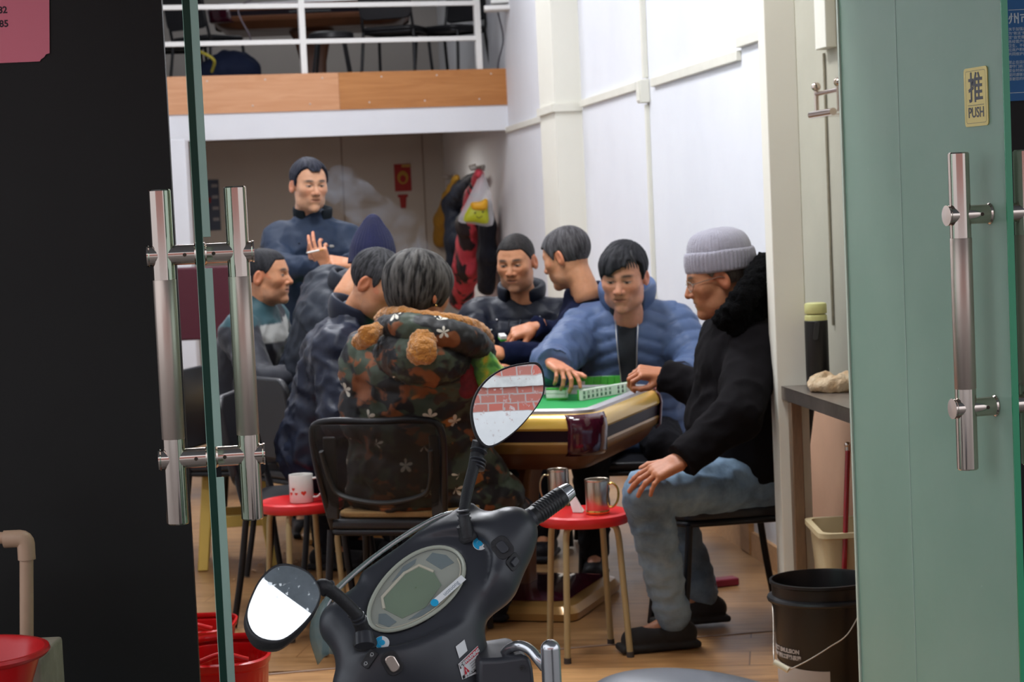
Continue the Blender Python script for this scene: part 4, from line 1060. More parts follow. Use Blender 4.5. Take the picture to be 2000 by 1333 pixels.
# ------------------------------------------------------------------ the old man in the grey beanie
J = skeleton(W(1452, 918, 6.92), W(1446, 616, 6.86), (-.97, -.16, -.08), tw=.17)
setarm(J, 'L', W(1440, 812, 6.50), W(1330, 900, 6.42)); setarm(J, 'R', W(1392, 770, 7.15), W(1296, 733, 7.22))
J['knL'] = v3(W(1262, 965, 6.50)); J['anL'] = v3(W(1315, 1190, 6.72)); J['knR'] = v3(W(1300, 975, 7.05)); J['anR'] = v3(W(1376, 1165, 7.10))
for s in 'LR':
    J['an'+s][2] = .10; J['toe'+s] = J['an'+s]+np.array([-.15, -.03, -.05])
J['hipL'] = J['hipL']+np.array([0, 0, -.015])
old, R_, hc_ = person('older person in grey knit beanie, glasses and black coat, hand on knee', J, (W(1400, 545, 6.84), (-.985, -.03, -.20), (-.10, 0, 1)), TAN,
    dict(pad=.022, fold=.008, seed=11.0, w=1.0, belly=True, extra=[(d_cap(J['pelvis'], J['pelvis']+J['f']*.12-J['u']*.03, .15, .12, J['r'], 1.2), .05)]), WOOL, jname='coat', hair='buzz', hk=1.02, rnd=8.0,
    hair_cols=((.10, .08, .065), (.2, .17, .14)), stubble=.0,
    hands=dict(L=dict(d=(-.85, -.10, -.36), up=(-.25, -.45, .85), curls=((12, 14, 8), (10, 16, 10), (14, 18, 12), (18, 22, 14)), spread=9, thumb=(.2, .0), k=1.06),
               R=dict(d=(-.95, -.20, .16), up=(.1, -.45, .9), curls=((38, 62, 30), (42, 62, 30), (46, 60, 30), (50, 60, 30)), thumb=(.7, .9))),
    trousers=(JEANS, 1.0), shoes=mat('dark_canvas_shoe', (.020, .018, .017), .8), collar_kw=None)
ribm = mat('grey_knit', (.36, .35, .42), .9, 0, .15, 40, .5, 240, sheen=.4)
RbH = R_ @ np.array(Matrix.Rotation(math.radians(7), 3, 'X'))
hat_mesh('beanie', old, RbH, hc_, [(.0845, .050), (.0865, .085), (.083, .115), (.070, .143), (.048, .158), (.022, .165), (.001, .166)], ribm, 50, .0008, sy=1.22, off=(0, -.018, 0))
hat_mesh('beanie_cuff', old, RbH, hc_, [(.0850, .028), (.0930, .030), (.0960, .045), (.0970, .070), (.0950, .088), (.0900, .093), (.0840, .088)], ribm, 50, .0016, sy=1.20, off=(0, -.018, 0))
# glasses
gm = MB(); gcur = []
for s in (-1, 1):
    pts = [(np.array([s*.034+.021*math.cos(a), .098-.010*abs(math.cos(a))*(1 if s*math.cos(a) > 0 else 0), -.002+.017*math.sin(a)])*1.02)@R_.T+hc_ for a in np.linspace(0, 2*PI, 20, endpoint=False)]
    gm.tube(pts, .0014, 6, closed=True)
    gm.tube([(np.array(p)*1.02)@R_.T+hc_ for p in ((s*.055, .090, .004), (s*.076, .05, .008), (s*.084, -.005, .010), (s*.083, -.03, -.005))], .0015, 6)
gm.tube([(np.array(p)*1.02)@R_.T+hc_ for p in ((-.013, .099, .003), (0, .103, .006), (.013, .099, .003))], .0013, 6)
gm.build('glasses', mat('glasses_metal', (.35, .3, .25), .25, .9), old)
def clear_lens():
    m, nt, p, o = new_mat('lens_glass'); p.inputs['Roughness'].default_value = .05; p.inputs['Base Color'].default_value = (.8, .8, .8, 1)
    t = N(nt, 'BsdfTransparent'); x = N(nt, 'MixShader', i_Fac=.12); nt.links.new(t.outputs[0], x.inputs[1]); nt.links.new(p.outputs[0], x.inputs[2]); nt.links.new(x.outputs[0], o.inputs[0]); return m
lm = MB()
for s in (-1, 1):
    pts = [(np.array([s*.034+.020*math.cos(a), .0975-.010*abs(math.cos(a))*(1 if s*math.cos(a) > 0 else 0), -.002+.016*math.sin(a)])*1.02)@R_.T+hc_ for a in np.linspace(0, 2*PI, 20, endpoint=False)]
    lm.add(pts, [list(range(20))])
lm.build('lenses', clear_lens(), old, smooth=0)
# fur collar: thick roll from the chest up behind the neck
fur = mat('black_fur', (.0025, .0025, .003), .95, 0, .3, 60, 1.0, 180, spec=.1)
pts = [W(1412, 628, 6.68), W(1436, 604, 6.65), W(1466, 566, 6.66), W(1490, 530, 6.74), W(1496, 522, 6.88), W(1478, 545, 7.0), W(1440, 596, 7.0), W(1412, 622, 6.96)]
sp_ = [v3(p) for p in spline(pts, 3)]; rs = [.030+.012*math.sin(PI*i/(len(sp_)-1)) for i in range(len(sp_))]
fl_ = [d_cap(sp_[0], sp_[1], rs[0], rs[1])]+[(d_cap(sp_[i], sp_[i+1], rs[i], rs[i+1]), .02) for i in range(1, len(sp_)-1)]
fl_.append((d_cap(W(1446, 640, 6.68), W(1498, 580, 6.78), .040, .048), .03)); fl_.append((d_cap(W(1478, 610, 6.9), W(1500, 555, 6.86), .060, .05), .03))
a_ = np.array(sp_); Vf, Ff, nf = nets(U(fl_), a_.min(0)-.12, a_.max(0)+.14, .007, 1)
Vf = Vf + nf*(.009*fbm(Vf, 38, 3, 1)+.004*fbm(Vf, 110, 2, 2))[:, None]
mesh_obj('fur_collar', Vf, Ff, fur, old, smooth=180)
sk = MB()
for s in 'LR': sk.cyl(J['an'+s]+np.array([0, 0, -.04]), J['an'+s]+np.array([0, 0, .05]), .040, .042, 16)
sk.build('socks', mat('maroon_sock', (.13, .02, .025), .9, 0, .2, 40, .4, 300), old)
# ------------------------------------------------------------------ the woman in the camouflage coat
def camo():
    m, nt, p, o = new_mat('camouflage_padding'); t = N(nt, 'TexCoord'); L = nt.links.new
    def layer(scale, off, th, col, prev):
        mp = N(nt, 'Mapping'); mp.inputs['Location'].default_value = off; mp.inputs['Scale'].default_value = (1, 1, 1.35); L(t.outputs['Object'], mp.inputs[0])
        n = N(nt, 'TexNoise', i_Scale=scale, i_Detail=2.5, i_Roughness=.55, i_Distortion=.4); L(mp.outputs[0], n.inputs[0])
        r = N(nt, 'ValToRGB'); r.color_ramp.elements[0].position = th; r.color_ramp.elements[1].position = th+.035; L(n.outputs[0], r.inputs[0])
        mx = N(nt, 'MixRGB'); mx.inputs[2].default_value = c4(col); L(r.outputs[0], mx.inputs[0])
        if isinstance(prev, tuple): mx.inputs[1].default_value = c4(prev)
        else: L(prev, mx.inputs[1])
        return mx.outputs[0]
    c = layer(7, (0, 0, 0), .50, (.044, .062, .042), (.011, .012, .014))
    c = layer(8, (3, 1, 5), .56, (.20, .065, .022), c)
    c = layer(9, (7, 4, 2), .60, (.045, .022, .012), c)
    c = layer(10, (1, 8, 3), .645, (.32, .12, .028), c)
    c = layer(7, (9, 2, 8), .59, (.008, .010, .014), c)
    # little white blossoms
    v = N(nt, 'TexVoronoi', i_Scale=10.5); v.inputs['Randomness'].default_value = .9; L(t.outputs['Object'], v.inputs[0])
    sc1 = N(nt, 'VectorMath', operation='SCALE'); sc1.inputs['Scale'].default_value = 8.5; L(t.outputs['Object'], sc1.inputs[0])
    sb = N(nt, 'VectorMath', operation='SUBTRACT'); L(t.outputs['Object'], sb.inputs[0]); L(v.outputs['Position'], sb.inputs[1])
    sp = N(nt, 'SeparateXYZ'); L(sb.outputs[0], sp.inputs[0])
    at = N(nt, 'Math', operation='ARCTAN2'); L(sp.outputs[0], at.inputs[0]); L(sp.outputs[2], at.inputs[1])
    m5 = N(nt, 'Math', operation='MULTIPLY', i_1=2.5); L(at.outputs[0], m5.inputs[0]); cs = N(nt, 'Math', operation='COSINE'); L(m5.outputs[0], cs.inputs[0])
    ab = N(nt, 'Math', operation='ABSOLUTE'); L(cs.outputs[0], ab.inputs[0]); pr = N(nt, 'MapRange'); pr.inputs[3].default_value = .005; pr.inputs[4].default_value = .027; L(ab.outputs[0], pr.inputs[0])
    ln = N(nt, 'VectorMath', operation='LENGTH'); L(sb.outputs[0], ln.inputs[0]); lt = N(nt, 'Math', operation='LESS_THAN'); L(ln.outputs['Value'], lt.inputs[0]); L(pr.outputs[0], lt.inputs[1])
    sc2 = N(nt, 'SeparateColor'); L(v.outputs['Color'], sc2.inputs[0]); g = N(nt, 'Math', operation='GREATER_THAN', i_1=.38); L(sc2.outputs[0], g.inputs[0])
    mu = N(nt, 'Math', operation='MULTIPLY'); L(lt.outputs[0], mu.inputs[0]); L(g.outputs[0], mu.inputs[1])
    mx = N(nt, 'MixRGB'); mx.inputs[2].default_value = (.62, .60, .52, 1); L(mu.outputs[0], mx.inputs[0]); L(c, mx.inputs[1]); L(mx.outputs[0], p.inputs['Base Color'])
    p.inputs['Roughness'].default_value = .55; p.inputs['Specular IOR Level'].default_value = .4
    return m
CAMO = camo()
J = skeleton(W(805, 925, 7.02), W(812, 655, 6.86), (.30, .95, -.05), tw=.165)
setarm(J, 'L', W(716, 815, 6.98), W(745, 800, 7.24)); setarm(J, 'R', W(922, 790, 6.98), W(985, 745, 7.14))
skirt = [(d_cap(W(800, 940, 6.98), W(880, 985, 7.05), .17, .15), .05), (d_cap(W(900, 900, 7.02), W(960, 985, 7.10), .115, .12), .06), (d_cap(W(930, 960, 7.1), W(1000, 1010, 7.2), .10, .085), .05), (d_cap(W(730, 950, 7.0), W(860, 990, 7.0), .10, .11), .05)]
wo_, R_, hc_ = person('person seen from behind in flowered camouflage coat on the black chair', J, (W(820, 574, 6.82), (.62, .74, -.22), (.02, 0.05, 1)), WARM,
    dict(pad=.034, puff='ring', period=.115, amp=.016, fold=.009, seed=13.0, w=1.03, extra=skirt, bounds=[v3(W(1010, 1030, 7.2)), v3(W(740, 1000, 6.9))]), CAMO, jname='coat', hair='bob', hk=1.04, rnd=9.0,
    hair_cols=((.006, .0055, .006), (.105, .10, .095)), hands=dict(R=dict(curls=35), L=dict(curls=35)), trousers=(TRO, 1.0), shoes=SHOE, stubble=0)
fleece = mat('tan_fleece', (.58, .23, .03), .95, 0, .35, 55, 1.0, 150, sheen=.5)
# hood: camouflage roll with a fleece lip, lying round the neck
def roll(path, rad, k, m, name, parent, fur_amp, h=.008, sq=None, kk=1.0):
    P_ = [v3(p) for p in spline(path, 3)]; n = len(P_); rr_ = np.interp(np.linspace(0, 1, n), np.linspace(0, 1, len(rad)), rad)
    fs = [d_cap(P_[0], P_[1], rr_[0], rr_[1], sq, kk)]+[(d_cap(P_[i], P_[i+1], rr_[i], rr_[i+1], sq, kk), .02) for i in range(1, n-1)]
    a = np.array(P_); V_, F_, n_ = nets(U(fs), a.min(0)-.16, a.max(0)+.16, h, 1)
    V_ = V_ + n_*(fur_amp*fbm(V_, 45, 3, 1)+fur_amp*.5*fbm(V_, 120, 2, 4))[:, None]
    return mesh_obj(name, V_, F_, m, parent, smooth=180)
roll([W(748, 640, 6.80), W(790, 640, 6.66), W(860, 652, 6.64), W(920, 668, 6.70), W(952, 690, 6.84)], [.035, .045, .048, .046, .030], 1, CAMO, 'hood', wo_, .004, sq=(0, 0, 1), kk=1.0)
roll([W(740, 622, 6.92), W(768, 612, 6.74), W(830, 622, 6.68), W(890, 630, 6.70), W(935, 645, 6.76), W(958, 668, 6.90)], [.016, .020, .020, .022, .022, .014], 1, fleece, 'hood_lining', wo_, .004, h=.006)
roll([W(760, 690, 6.72), W(800, 700, 6.66), W(850, 705, 6.66), W(892, 700, 6.72)], [.05, .062, .062, .045], 1, CAMO, 'hood_back', wo_, .005, sq=(0, 0, 1), kk=1.25)
for (pa, pb, pc, r0, r1) in (((704, 668, 6.70), (720, 655, 6.66), (735, 645, 6.68), .030, .024), ((815, 690, 6.575), (828, 688, 6.565), (826, 670, 6.59), .038, .046)):
    g = U([d_cap(W(*pa), W(*pb), r0*.95, r0, (0, 1, 0), .55), (d_cap(W(*pb), W(*pc), r0, r1, (0, 1, 0), .55), .02)])
    a = np.array([W(*pa), W(*pb), W(*pc)]); V_, F_, n_ = nets(g, a.min(0)-.09, a.max(0)+.09, .006, 1)
    V_ = V_+n_*(.005*fbm(V_, 60, 3, 1)+.002*fbm(V_, 150, 2, 4))[:, None]; mesh_obj('hood_ear', V_, F_, fleece, wo_, smooth=180)
# printed sleeve cover on her right forearm
def sleeve_print():
    m, nt, p, o = new_mat('printed_sleeve'); t = N(nt, 'TexCoord'); n = N(nt, 'TexNoise', i_Scale=16.0, i_Detail=3.0, i_Distortion=.5); nt.links.new(t.outputs['Object'], n.inputs[0])
    r = N(nt, 'ValToRGB'); e = r.color_ramp.elements; e[0].position = .36; e[0].color = (.02, .10, .05, 1); e[1].position = .66; e[1].color = (.55, .50, .06, 1)
    for pos, c in ((.45, (.06, .26, .05, 1)), (.53, (.12, .40, .08, 1)), (.60, (.30, .48, .05, 1))): x = e.new(pos); x.color = c
    nt.links.new(n.outputs[0], r.inputs[0]); nt.links.new(r.outputs[0], p.inputs['Base Color']); p.inputs['Roughness'].default_value = .5; return m
g = U([d_cap(W(934, 692, 6.76), W(958, 742, 6.82), .040, .062)]); a = np.array([W(930, 690, 6.76), W(962, 742, 6.84)])
V_, F_, n_ = nets(g, a.min(0)-.1, a.max(0)+.1, .008, 1); V_ = V_+n_*(.006*fbm(V_, 20, 2, 1))[:, None]; mesh_obj('sleeve_cover', V_, F_, sleeve_print(), wo_, smooth=180)
g = U([d_cap(W(910, 690, 6.77), W(912, 758, 6.78), .026, .036)]); a = np.array([W(908, 690, 6.76), W(912, 758, 6.80)])
V_, F_, n_ = nets(g, a.min(0)-.08, a.max(0)+.08, .008, 1); V_ = V_+n_*(.006*fbm(V_, 25, 2, 1))[:, None]; mesh_obj('sleeve_cuff', V_, F_, mat('red_dotted_cloth', (.20, .012, .025), .7, 0, .5, 60, .3), wo_, smooth=180)
# small gold earring
m = MB(); q = (np.array([.083, -.010, -.042])*1.04)@R_.T+hc_; m.sphere(q, .005, 10, 8); m.build('earring', mat('gold', (.7, .45, .15), .25, 1.0), wo_)
# ================================================================== furniture
steel_black = mat('black_steel_tube', (.012, .012, .014), .32, .3)
vinyl = mat('black_vinyl', (.014, .014, .017), .38, 0, .1, 20, .1, 200)
def mesh_panel_mat():
    m, nt, p, o = new_mat('see_through_net'); p.inputs['Base Color'].default_value = (.006, .006, .005, 1); p.inputs['Roughness'].default_value = .6
    t = N(nt, 'BsdfTransparent'); x = N(nt, 'MixShader', i_Fac=.40); nt.links.new(t.outputs[0], x.inputs[1]); nt.links.new(p.outputs[0], x.inputs[2]); nt.links.new(x.outputs[0], o.inputs[0]); return m
net = mesh_panel_mat()
def place(o, loc, rz): o.location = Vector(loc); o.rotation_euler = (0, 0, rz); return o
def facing(v): return math.atan2(-v[0], v[1])          # local +Y turned to v
def make_chair(padded):
    r = empty('black_chair', (0, 0, 0))
    m = MB(); m.prism(rrect((0, .0, .425), (1, 0, 0), (0, 1, 0), .44, .42, .07), (0, 0, .035)); m.build('seat', vinyl, r, bevel=.012)
    m = MB(); m.tube(rrect((0, .0, .415), (1, 0, 0), (0, 1, 0), .42, .40, .06, 4), .011, 10, closed=True); m.build('seat_frame', steel_black, r)
    for s in (-1, 1):
        m = MB(); m.tube(spline([(s*.205, .17, .41), (s*.215, .19, .2), (s*.225, .215, .006)], 4), .0125, 12); m.build('leg', steel_black, r)
        m = MB(); m.tube(spline([(s*.205, -.18, .42), (s*.215, -.21, .2), (s*.225, -.245, .006)], 4), .0125, 12); m.build('leg', steel_black, r)
    if padded:
        m = MB(); m.prism(rrect((0, -.225, .68), (1, 0, 0), (0, -.16, .987), .43, .34, .06), (0, -.03, -.005)); m.build('backrest', vinyl, r, bevel=.01)
        for s in (-1, 1):
            m = MB(); m.tube(spline([(s*.205, -.18, .42), (s*.205, -.20, .5), (s*.19, -.24, .70)], 4), .012, 10); m.build('back_frame', steel_black, r)
        return r
    # tubular frame that curves up round the net back
    pts = [(-.195, -.175, .42), (-.205, -.20, .50), (-.222, -.232, .64), (-.226, -.255, .750), (-.205, -.265, .790), (-.13, -.275, .801), (0, -.283, .797), (.13, -.275, .801), (.205, -.265, .790), (.226, -.255, .750), (.222, -.235, .66), (.205, -.20, .50), (.195, -.175, .42)]
    m = MB(); m.tube(spline(pts, 5), .0125, 12); m.build('back_frame', steel_black, r)
    P_ = lambda x, z: (x, -.178-.13*((z-.42)/.4)-.02*(1-(x/.22)**2), z)
    V = []; F = []; nx, nz = 12, 10
    for j in range(nz+1):
        z = .50+(.790-.50)*j/nz; w = .188+.028*min(1, j/6)
        for i in range(nx+1): V.append(P_(-w+2*w*i/nx, z))
    for j in range(nz):
        for i in range(nx): k = j*(nx+1)+i; F.append([k, k+1, k+nx+2, k+nx+1])
    mesh_obj('backrest', np.array(V), F, net, r, smooth=180, solid=.004)
    m = MB(); m.tube(spline([P_(-.19, .70), P_(-.175, .60), P_(-.14, .545), P_(0, .52), P_(.14, .545), P_(.175, .60), P_(.19, .70)], 6), .013, 10, flat=.6); m.build('back_band', mat('black_rubber', (.02, .02, .019), .5), r)
    for s in (-1, 1):
        m = MB(); m.box((s*.186, -.205, .60), (.045, .014, .28)); m.build('back_upright', mat('black_rubber', (.02, .02, .019), .5), r, bevel=.006)
    return r
ch0 = make_chair(False); ch1 = make_chair(True)
ch0['_'] = 0; del ch0['_']
place(ch0, (W(790, 1000, 7.02).x, 6.98, 0), facing((.26, .96)))
setp(ch0, 'black net-backed metal chair carrying the person in the flowered camouflage coat', 'chair', 'black chairs on the ground floor')
def spot(px, D): q = W(px, 800, D); return (q.x, q.y, 0)
used = {'a': False}
for (px, D, f, lab) in ((1404, 6.93, (-.97, -.16), 'black padded metal chair under the older person in the grey beanie'),
                        (592, 7.57, (.93, -.12), 'black metal chair under the person leaning over the left of the table'),
                        (1240, 8.22, (-.12, -1), 'dark padded chair behind the person in the steel-blue puffer'),
                        (1022, 9.03, (-.2, -1), 'black chair under the person in the black puffer jacket'),
                        (1186, 8.68, (-.9, .25), 'black chair under the grey-haired person in navy'),
                        (478, 8.76, (.95, -.25), 'black chair under the person with the teal-shouldered jacket'),
                        (620, 8.37, (.75, .55), 'black chair under the hunched person in the knit hat')):
    o = ch1 if not used['a'] else copy_tree(ch1); used['a'] = True
    s_ = spot(px, D); place(o, s_, facing(f)); setp(o, lab, 'chair', 'black chairs on the ground floor')
# wicker-edged cushion hanging over her seat
q = W(790, 1020, 6.98)
m = MB(); m.prism(rrect((0, 0, 0), (1, 0, 0), (0, 1, 0), .46, .40, .05), (0, 0, .02)); cu = m.build('seat_cushion', mat('straw_mat', (.55, .33, .13), .8, 0, .3, 60, .6, 200, stretch=(6, 1, 1)), bevel=.006)
place(cu, (ch0.location.x+.05, ch0.location.y+.0, .462), facing((.26, .96))); setp(cu, 'straw seat mat with tan edge lying on the net-backed black chair', 'seat mat')
# ------------------------------------------------------------------ game tables
gold = mat('gold_lacquer', (.74, .47, .09), .26, .25, coat=.5)
burg = mat('burgundy_lacquer', (.055, .006, .016), .12, 0, coat=.8)
dgold = mat('dark_gold_lacquer', (.36, .20, .06), .3, .3, coat=.4)
brownm = wood_mat('brown_cabinet', (.10, .035, .015), (.16, .06, .025), (3, 3, 3), .3)
silver = mat('silver_rim', (.62, .60, .62), .3, .6)
felt = mat('green_felt', (.015, .30, .07), .9, 0, .15, 30)
gwood = wood_mat('gallery_table_wood', (.20, .075, .035), (.32, .14, .07), (2, 2, 14), .4)
def make_table(dark=False):
    r = empty('game_table', (0, 0, 0))
    def loft(bands, name, m, cap=False):
        """bands (half, corner radius, z)"""
        V = []; F = []; rings = []
        for h, c, z in bands: o = rrect((0, 0, z), (1, 0, 0), (0, 1, 0), 2*h, 2*h, c, 6); rings.append(o); V += o
        n = len(rings[0])
        for i in range(len(bands)-1):
            for k in range(n): k2 = (k+1) % n; F.append([i*n+k, i*n+k2, (i+1)*n+k2, (i+1)*n+k])
        if cap: F.append([(len(bands)-1)*n+k for k in range(n)])
        if cap == 2: F.append([k for k in range(n)][::-1])
        return mesh_obj(name, np.array([v3(v) for v in V]), F, m, r, smooth=35)
    loft([(.36, .05, .745), (.395, .06, .7451), (.40, .06, .772), (.425, .07, .777), (.437, .08, .770), (.438, .08, .758)], 'rim', silver)
    loft([(.396, .06, .735), (.396, .06, .7455)], 'playing_field', felt, True)
    loft([(.437, .08, .760), (.455, .09, .752), (.468, .10, .735), (.471, .10, .712), (.466, .10, .704)], 'gold_apron', gold if not dark else gwood)
    loft([(.466, .10, .705), (.463, .10, .690), (.460, .10, .662)], 'dark_band', mat('dark_band_plastic', (.012, .005, .012), .4, spec=.2))
    loft([(.463, .10, .664), (.466, .10, .656), (.458, .10, .632), (.446, .09, .622)], 'lower_apron', dgold if not dark else gwood)
    loft([(.446, .09, .624), (.425, .08, .590), (.39, .07, .560), (.12, .05, .555)], 'skirt', brownm, True)
    for k in range(4):
        # lacquered corner caps
        V = []; F = []; a0 = k*PI/2; rows = [(.4590, .757), (.470, .738), (.4745, .712), (.472, .69), (.470, .66), (.468, .63), (.455, .617)]; nn = 10
        for h, z in rows:
            for j in range(nn+1):
                t = -.04+1.08*j/nn; c = .10
                if 0 <= t <= 1: p = Vector((h-c+c*math.cos(t*PI/2), h-c+c*math.sin(t*PI/2), z))
                elif t < 0: p = Vector((h, h-c+t*.16, z))
                else: p = Vector((h-c-(t-1)*.16, h, z))
                V.append(v3(Matrix.Rotation(a0, 3, 'Z') @ p))
        for i in range(len(rows)-1):
            for j in range(nn): q_ = i*(nn+1)+j; F.append([q_, q_+1, q_+nn+2, q_+nn+1][::-1])
        mesh_obj('corner_cap', np.array(V), F, burg, r, smooth=60, solid=-.004)
    m = MB(); m.box((0, -.464, .683), (.20, .012, .022)); m.build('drawer_slot', steel_black, r, bevel=.004)
    m = MB(); m.lathe([(.085, .07), (.082, .12), (.088, .3), (.12, .48), (.16, .56)], (0, 0, 0), seg=4, R=np.array(Matrix.Rotation(PI/4, 3, 'Z'))); m.build('pedestal', brownm, r, bevel=.02)
    loft([(.31, .05, .005), (.315, .06, .03), (.30, .06, .055), (.26, .05, .068), (.13, .03, .078)], 'foot_plate', dgold if not dark else brownm, 2)
    loft([(.265, .05, .069), (.20, .04, .082), (.10, .03, .088)], 'foot_cover', burg, True)
    return r
tab = make_table(); TR = math.radians(-19); place(tab, (-.015, 7.56, 0), TR)
setp(tab, 'gold and burgundy square game table with green top in the middle', 'table')
T3 = Matrix.Translation((-.015, 7.56, 0)) @ Matrix.Rotation(TR, 4, 'Z')
TR_ = T3.to_3x3()
tb2 = copy_tree(tab); place(tb2, (-.72, 9.45, 0), math.radians(12)); setp(tb2, 'second gold game table behind, its corner showing at the left', 'table')
dk = make_table(True)
def plain_copy(o, m):
    for c in o.children:
        if c.data and c.name.startswith(('gold_apron', 'lower_apron', 'skirt')): pass
dk.scale = (1.75, 1, 1); place(dk, (W(610, 60, 17.2).x, 17.3, 2.44), math.radians(4)); setp(dk, 'brown square game table up on the gallery behind the railing', 'table')
# gallery chairs, stool, bundle, cable
gch = []
for (px, Y, f, lab) in ((775, 16.2, (.3, 1), 'dark chair at the gallery table, left one of the right pair'), (880, 16.35, (-.6, -.8), 'dark chair at the right end of the gallery railing'), (410, 16.3, (.6, .8), 'dark chair at the left end of the gallery'), (345, 16.9, (.9, .3), 'dark round-backed chair far left on the gallery')):
    o = copy_tree(ch1); x = W(px, 60, Y).x; place(o, (x, Y, 2.44), facing(f)); setp(o, lab, 'chair', 'dark chairs on the gallery')
m = MB(); m.lathe([(0, .36), (.17, .36), (.18, .375), (.175, .41), (.15, .425), (0, .43)], (0, 0, 0), seg=28); st0 = m.build('round_stool', vinyl, smooth=40)
for k, (x, y) in enumerate(((.1, .1), (-.1, .1), (.1, -.1), (-.1, -.1))): mm = MB(); mm.tube([(x, y, .36), (x*1.5, y*1.5, .003)], .011, 8); mm.build('leg', steel_black, st0)
place(st0, (W(648, 60, 15.95).x, 15.95, 2.80), 0); st0.location.z = 2.44+.36
st0.location.z = 2.44 + (st0.location.z - 2.44)
setp(st0, 'round black stool in front of the gallery table pedestal', 'stool')
g = U([d_ell((0, 0, .15), (.24, .16, .17)), (d_ell((-.16, 0, .10), (.14, .14, .12)), .08)])
Vb, Fb, nb_ = nets(g, (-.4, -.25, -.0), (.35, .25, .4), .02, 1); Vb = Vb+nb_*(.02*fbm(Vb, 9, 2, 1))[:, None]
q = W(450, 130, 15.9); bag = mesh_obj('cloth_bundle', Vb+np.array([q.x, q.y, 2.445]), Fb, cloth('navy_canvas', (.012, .018, .045)), smooth=180); setp(bag, 'dark navy cloth bundle on the gallery floor at left', 'bundle')
cb = MB(); cb.tube(spline([W(372, 96, 15.7), W(395, 103, 15.6), W(418, 118, 15.6), W(414, 140, 15.7)], 6), .012, 8); setp(cb.build('yellow_cable', mat('yellow_rubber', (.5, .42, .05), .5)), 'yellow cable hanging on the gallery edge at left', 'cable')
cb = MB(); cb.tube(spline([W(505, -8, 15.7), W(468, 14, 15.7), W(470, 36, 15.7), W(484, 62, 15.7), W(492, 84, 15.75)], 6), .006, 6); setp(cb.build('thin_cable', mat('grey_rubber', (.2, .17, .2), .5)), 'thin pale cable looping down at the gallery table', 'cable')
# ------------------------------------------------------------------ mahjong tiles
tw_, th_, td_ = .027, .040, .023
ivory = mat('tile_ivory', (.80, .80, .76), .25); tgreen = mat('tile_green', (.06, .42, .05), .3)
marks = [mat('tile_ink_black', (.02, .02, .025), .5), mat('tile_ink_green', (.01, .10, .05), .5)]
def make_tile():
    """tile standing up, face towards local -Y"""
    r = empty('mahjong_tile', (0, 0, 0))
    m = MB(); m.bb((-tw_/2, -td_/2, 0), (tw_/2, td_/2-.008, th_)); m.build('tile_face', ivory, r, bevel=.002)
    m = MB(); m.bb((-tw_/2, td_/2-.008, 0), (tw_/2, td_/2, th_)); m.build('tile_back', tgreen, r, bevel=.002)
    return r
tile0 = make_tile(); n_t = [0]
ZT = .7461
def put_tile(x, y, z, rz, lab, grp, lay=0, mark=None, tilt=0):
    o = copy_tree(tile0); n_t[0] += 1
    M_ = T3 @ Matrix.Translation((x, y, ZT+z)) @ Matrix.Rotation(rz, 4, 'Z')
    if lay == 1: M_ = M_ @ Matrix.Rotation(-PI/2, 4, 'X') @ Matrix.Translation((0, -td_/2, -th_/2))      # face up... back down
    if lay == -1: M_ = M_ @ Matrix.Rotation(PI/2, 4, 'X') @ Matrix.Translation((0, td_/2, -th_/2))
    if tilt: M_ = M_ @ Matrix.Rotation(tilt, 4, 'X')
    o.matrix_world = M_; o.rotation_mode = 'XYZ'
    loc, rot, s_ = M_.decompose(); o.location = loc; o.rotation_euler = rot.to_euler(); setp(o, lab, 'mahjong tile', grp)
    if mark is not None:
        for ch, sz, zz, mi in mark:
            B0 = BASE.get(o.name); BASE[o.name] = Vector((0, 0, 0))
            t = text_obj('marking', ch, sz, M4((0, -td_/2-.0003, zz), (1, 0, 0), (0, 0, 1), (0, -1, 0)), marks[mi], o, .0001, bold=.0006)
    return o
def tcoord(px, py, z=ZT): return T3.inverted() @ G(px, py, z)
A, B_ = tcoord(1133, 783), tcoord(1243, 764); d = (B_-A); nT = 13
faces = [[('田', .013, .027, 1), ('田', .013, .011, 1)], [('八', .013, .027, 0), ('萬', .013, .011, 0)]]+[[('六', .013, .027, 0), ('萬', .013, .011, 1)]]*5+[[('', .01, .02, 0)]]*1+[[('品', .013, .027, 0), ('品', .013, .011, 0)]]*2+[[('三', .013, .027, 0), ('三', .013, .011, 0)]]*2
rz_ = math.atan2(d.y, d.x); step = .0272
for i in range(12):
    p = A + d.normalized()*(.012+step*i); mk = faces[i] if faces[i][0][0] else None
    put_tile(p.x, p.y, 0, rz_, 'white mahjong tile standing in the near row with its marked face showing', 'standing tiles with faces showing', mark=mk)
A, B_ = tcoord(1108, 757), tcoord(1236, 752); d = (B_-A); rz2 = math.atan2(d.y, d.x)+PI
nn_ = int(d.length/step)
for i in range(nn_):
    p = A + d.normalized()*(.013+step*i)
    for lay in (0,): put_tile(p.x, p.y, 0, rz2, 'green-backed mahjong tile in the row before the steel-blue puffer', 'standing tiles with green backs')
A = tcoord(1070, 782)
for lay in (0, 1):
    for i in range(2):
        for j in range(1):
            p = A+Vector((.018+.0385*i, .0+.03*j, 0)); put_tile(p.x, p.y, td_*lay+.0003*lay, PI/2, 'flat mahjong tile in the little two-high stack by the near rim', 'stacked flat tiles', lay=(-1 if (lay) else 1))
p = tcoord(1137, 756); put_tile(p.x, p.y, .0, .15, 'single white mahjong tile lying alone in the middle of the table', None, lay=1)
o = copy_tree(tile0); M_ = Matrix.Translation(W(984, 662, 8.32)) @ Matrix.Rotation(math.radians(15), 4, 'Z') @ Matrix.Rotation(math.radians(-75), 4, 'X'); o.location = M_.to_translation(); o.rotation_euler = M_.to_euler(); setp(o, 'white and green mahjong tile held by the grey-haired person', 'mahjong tile')
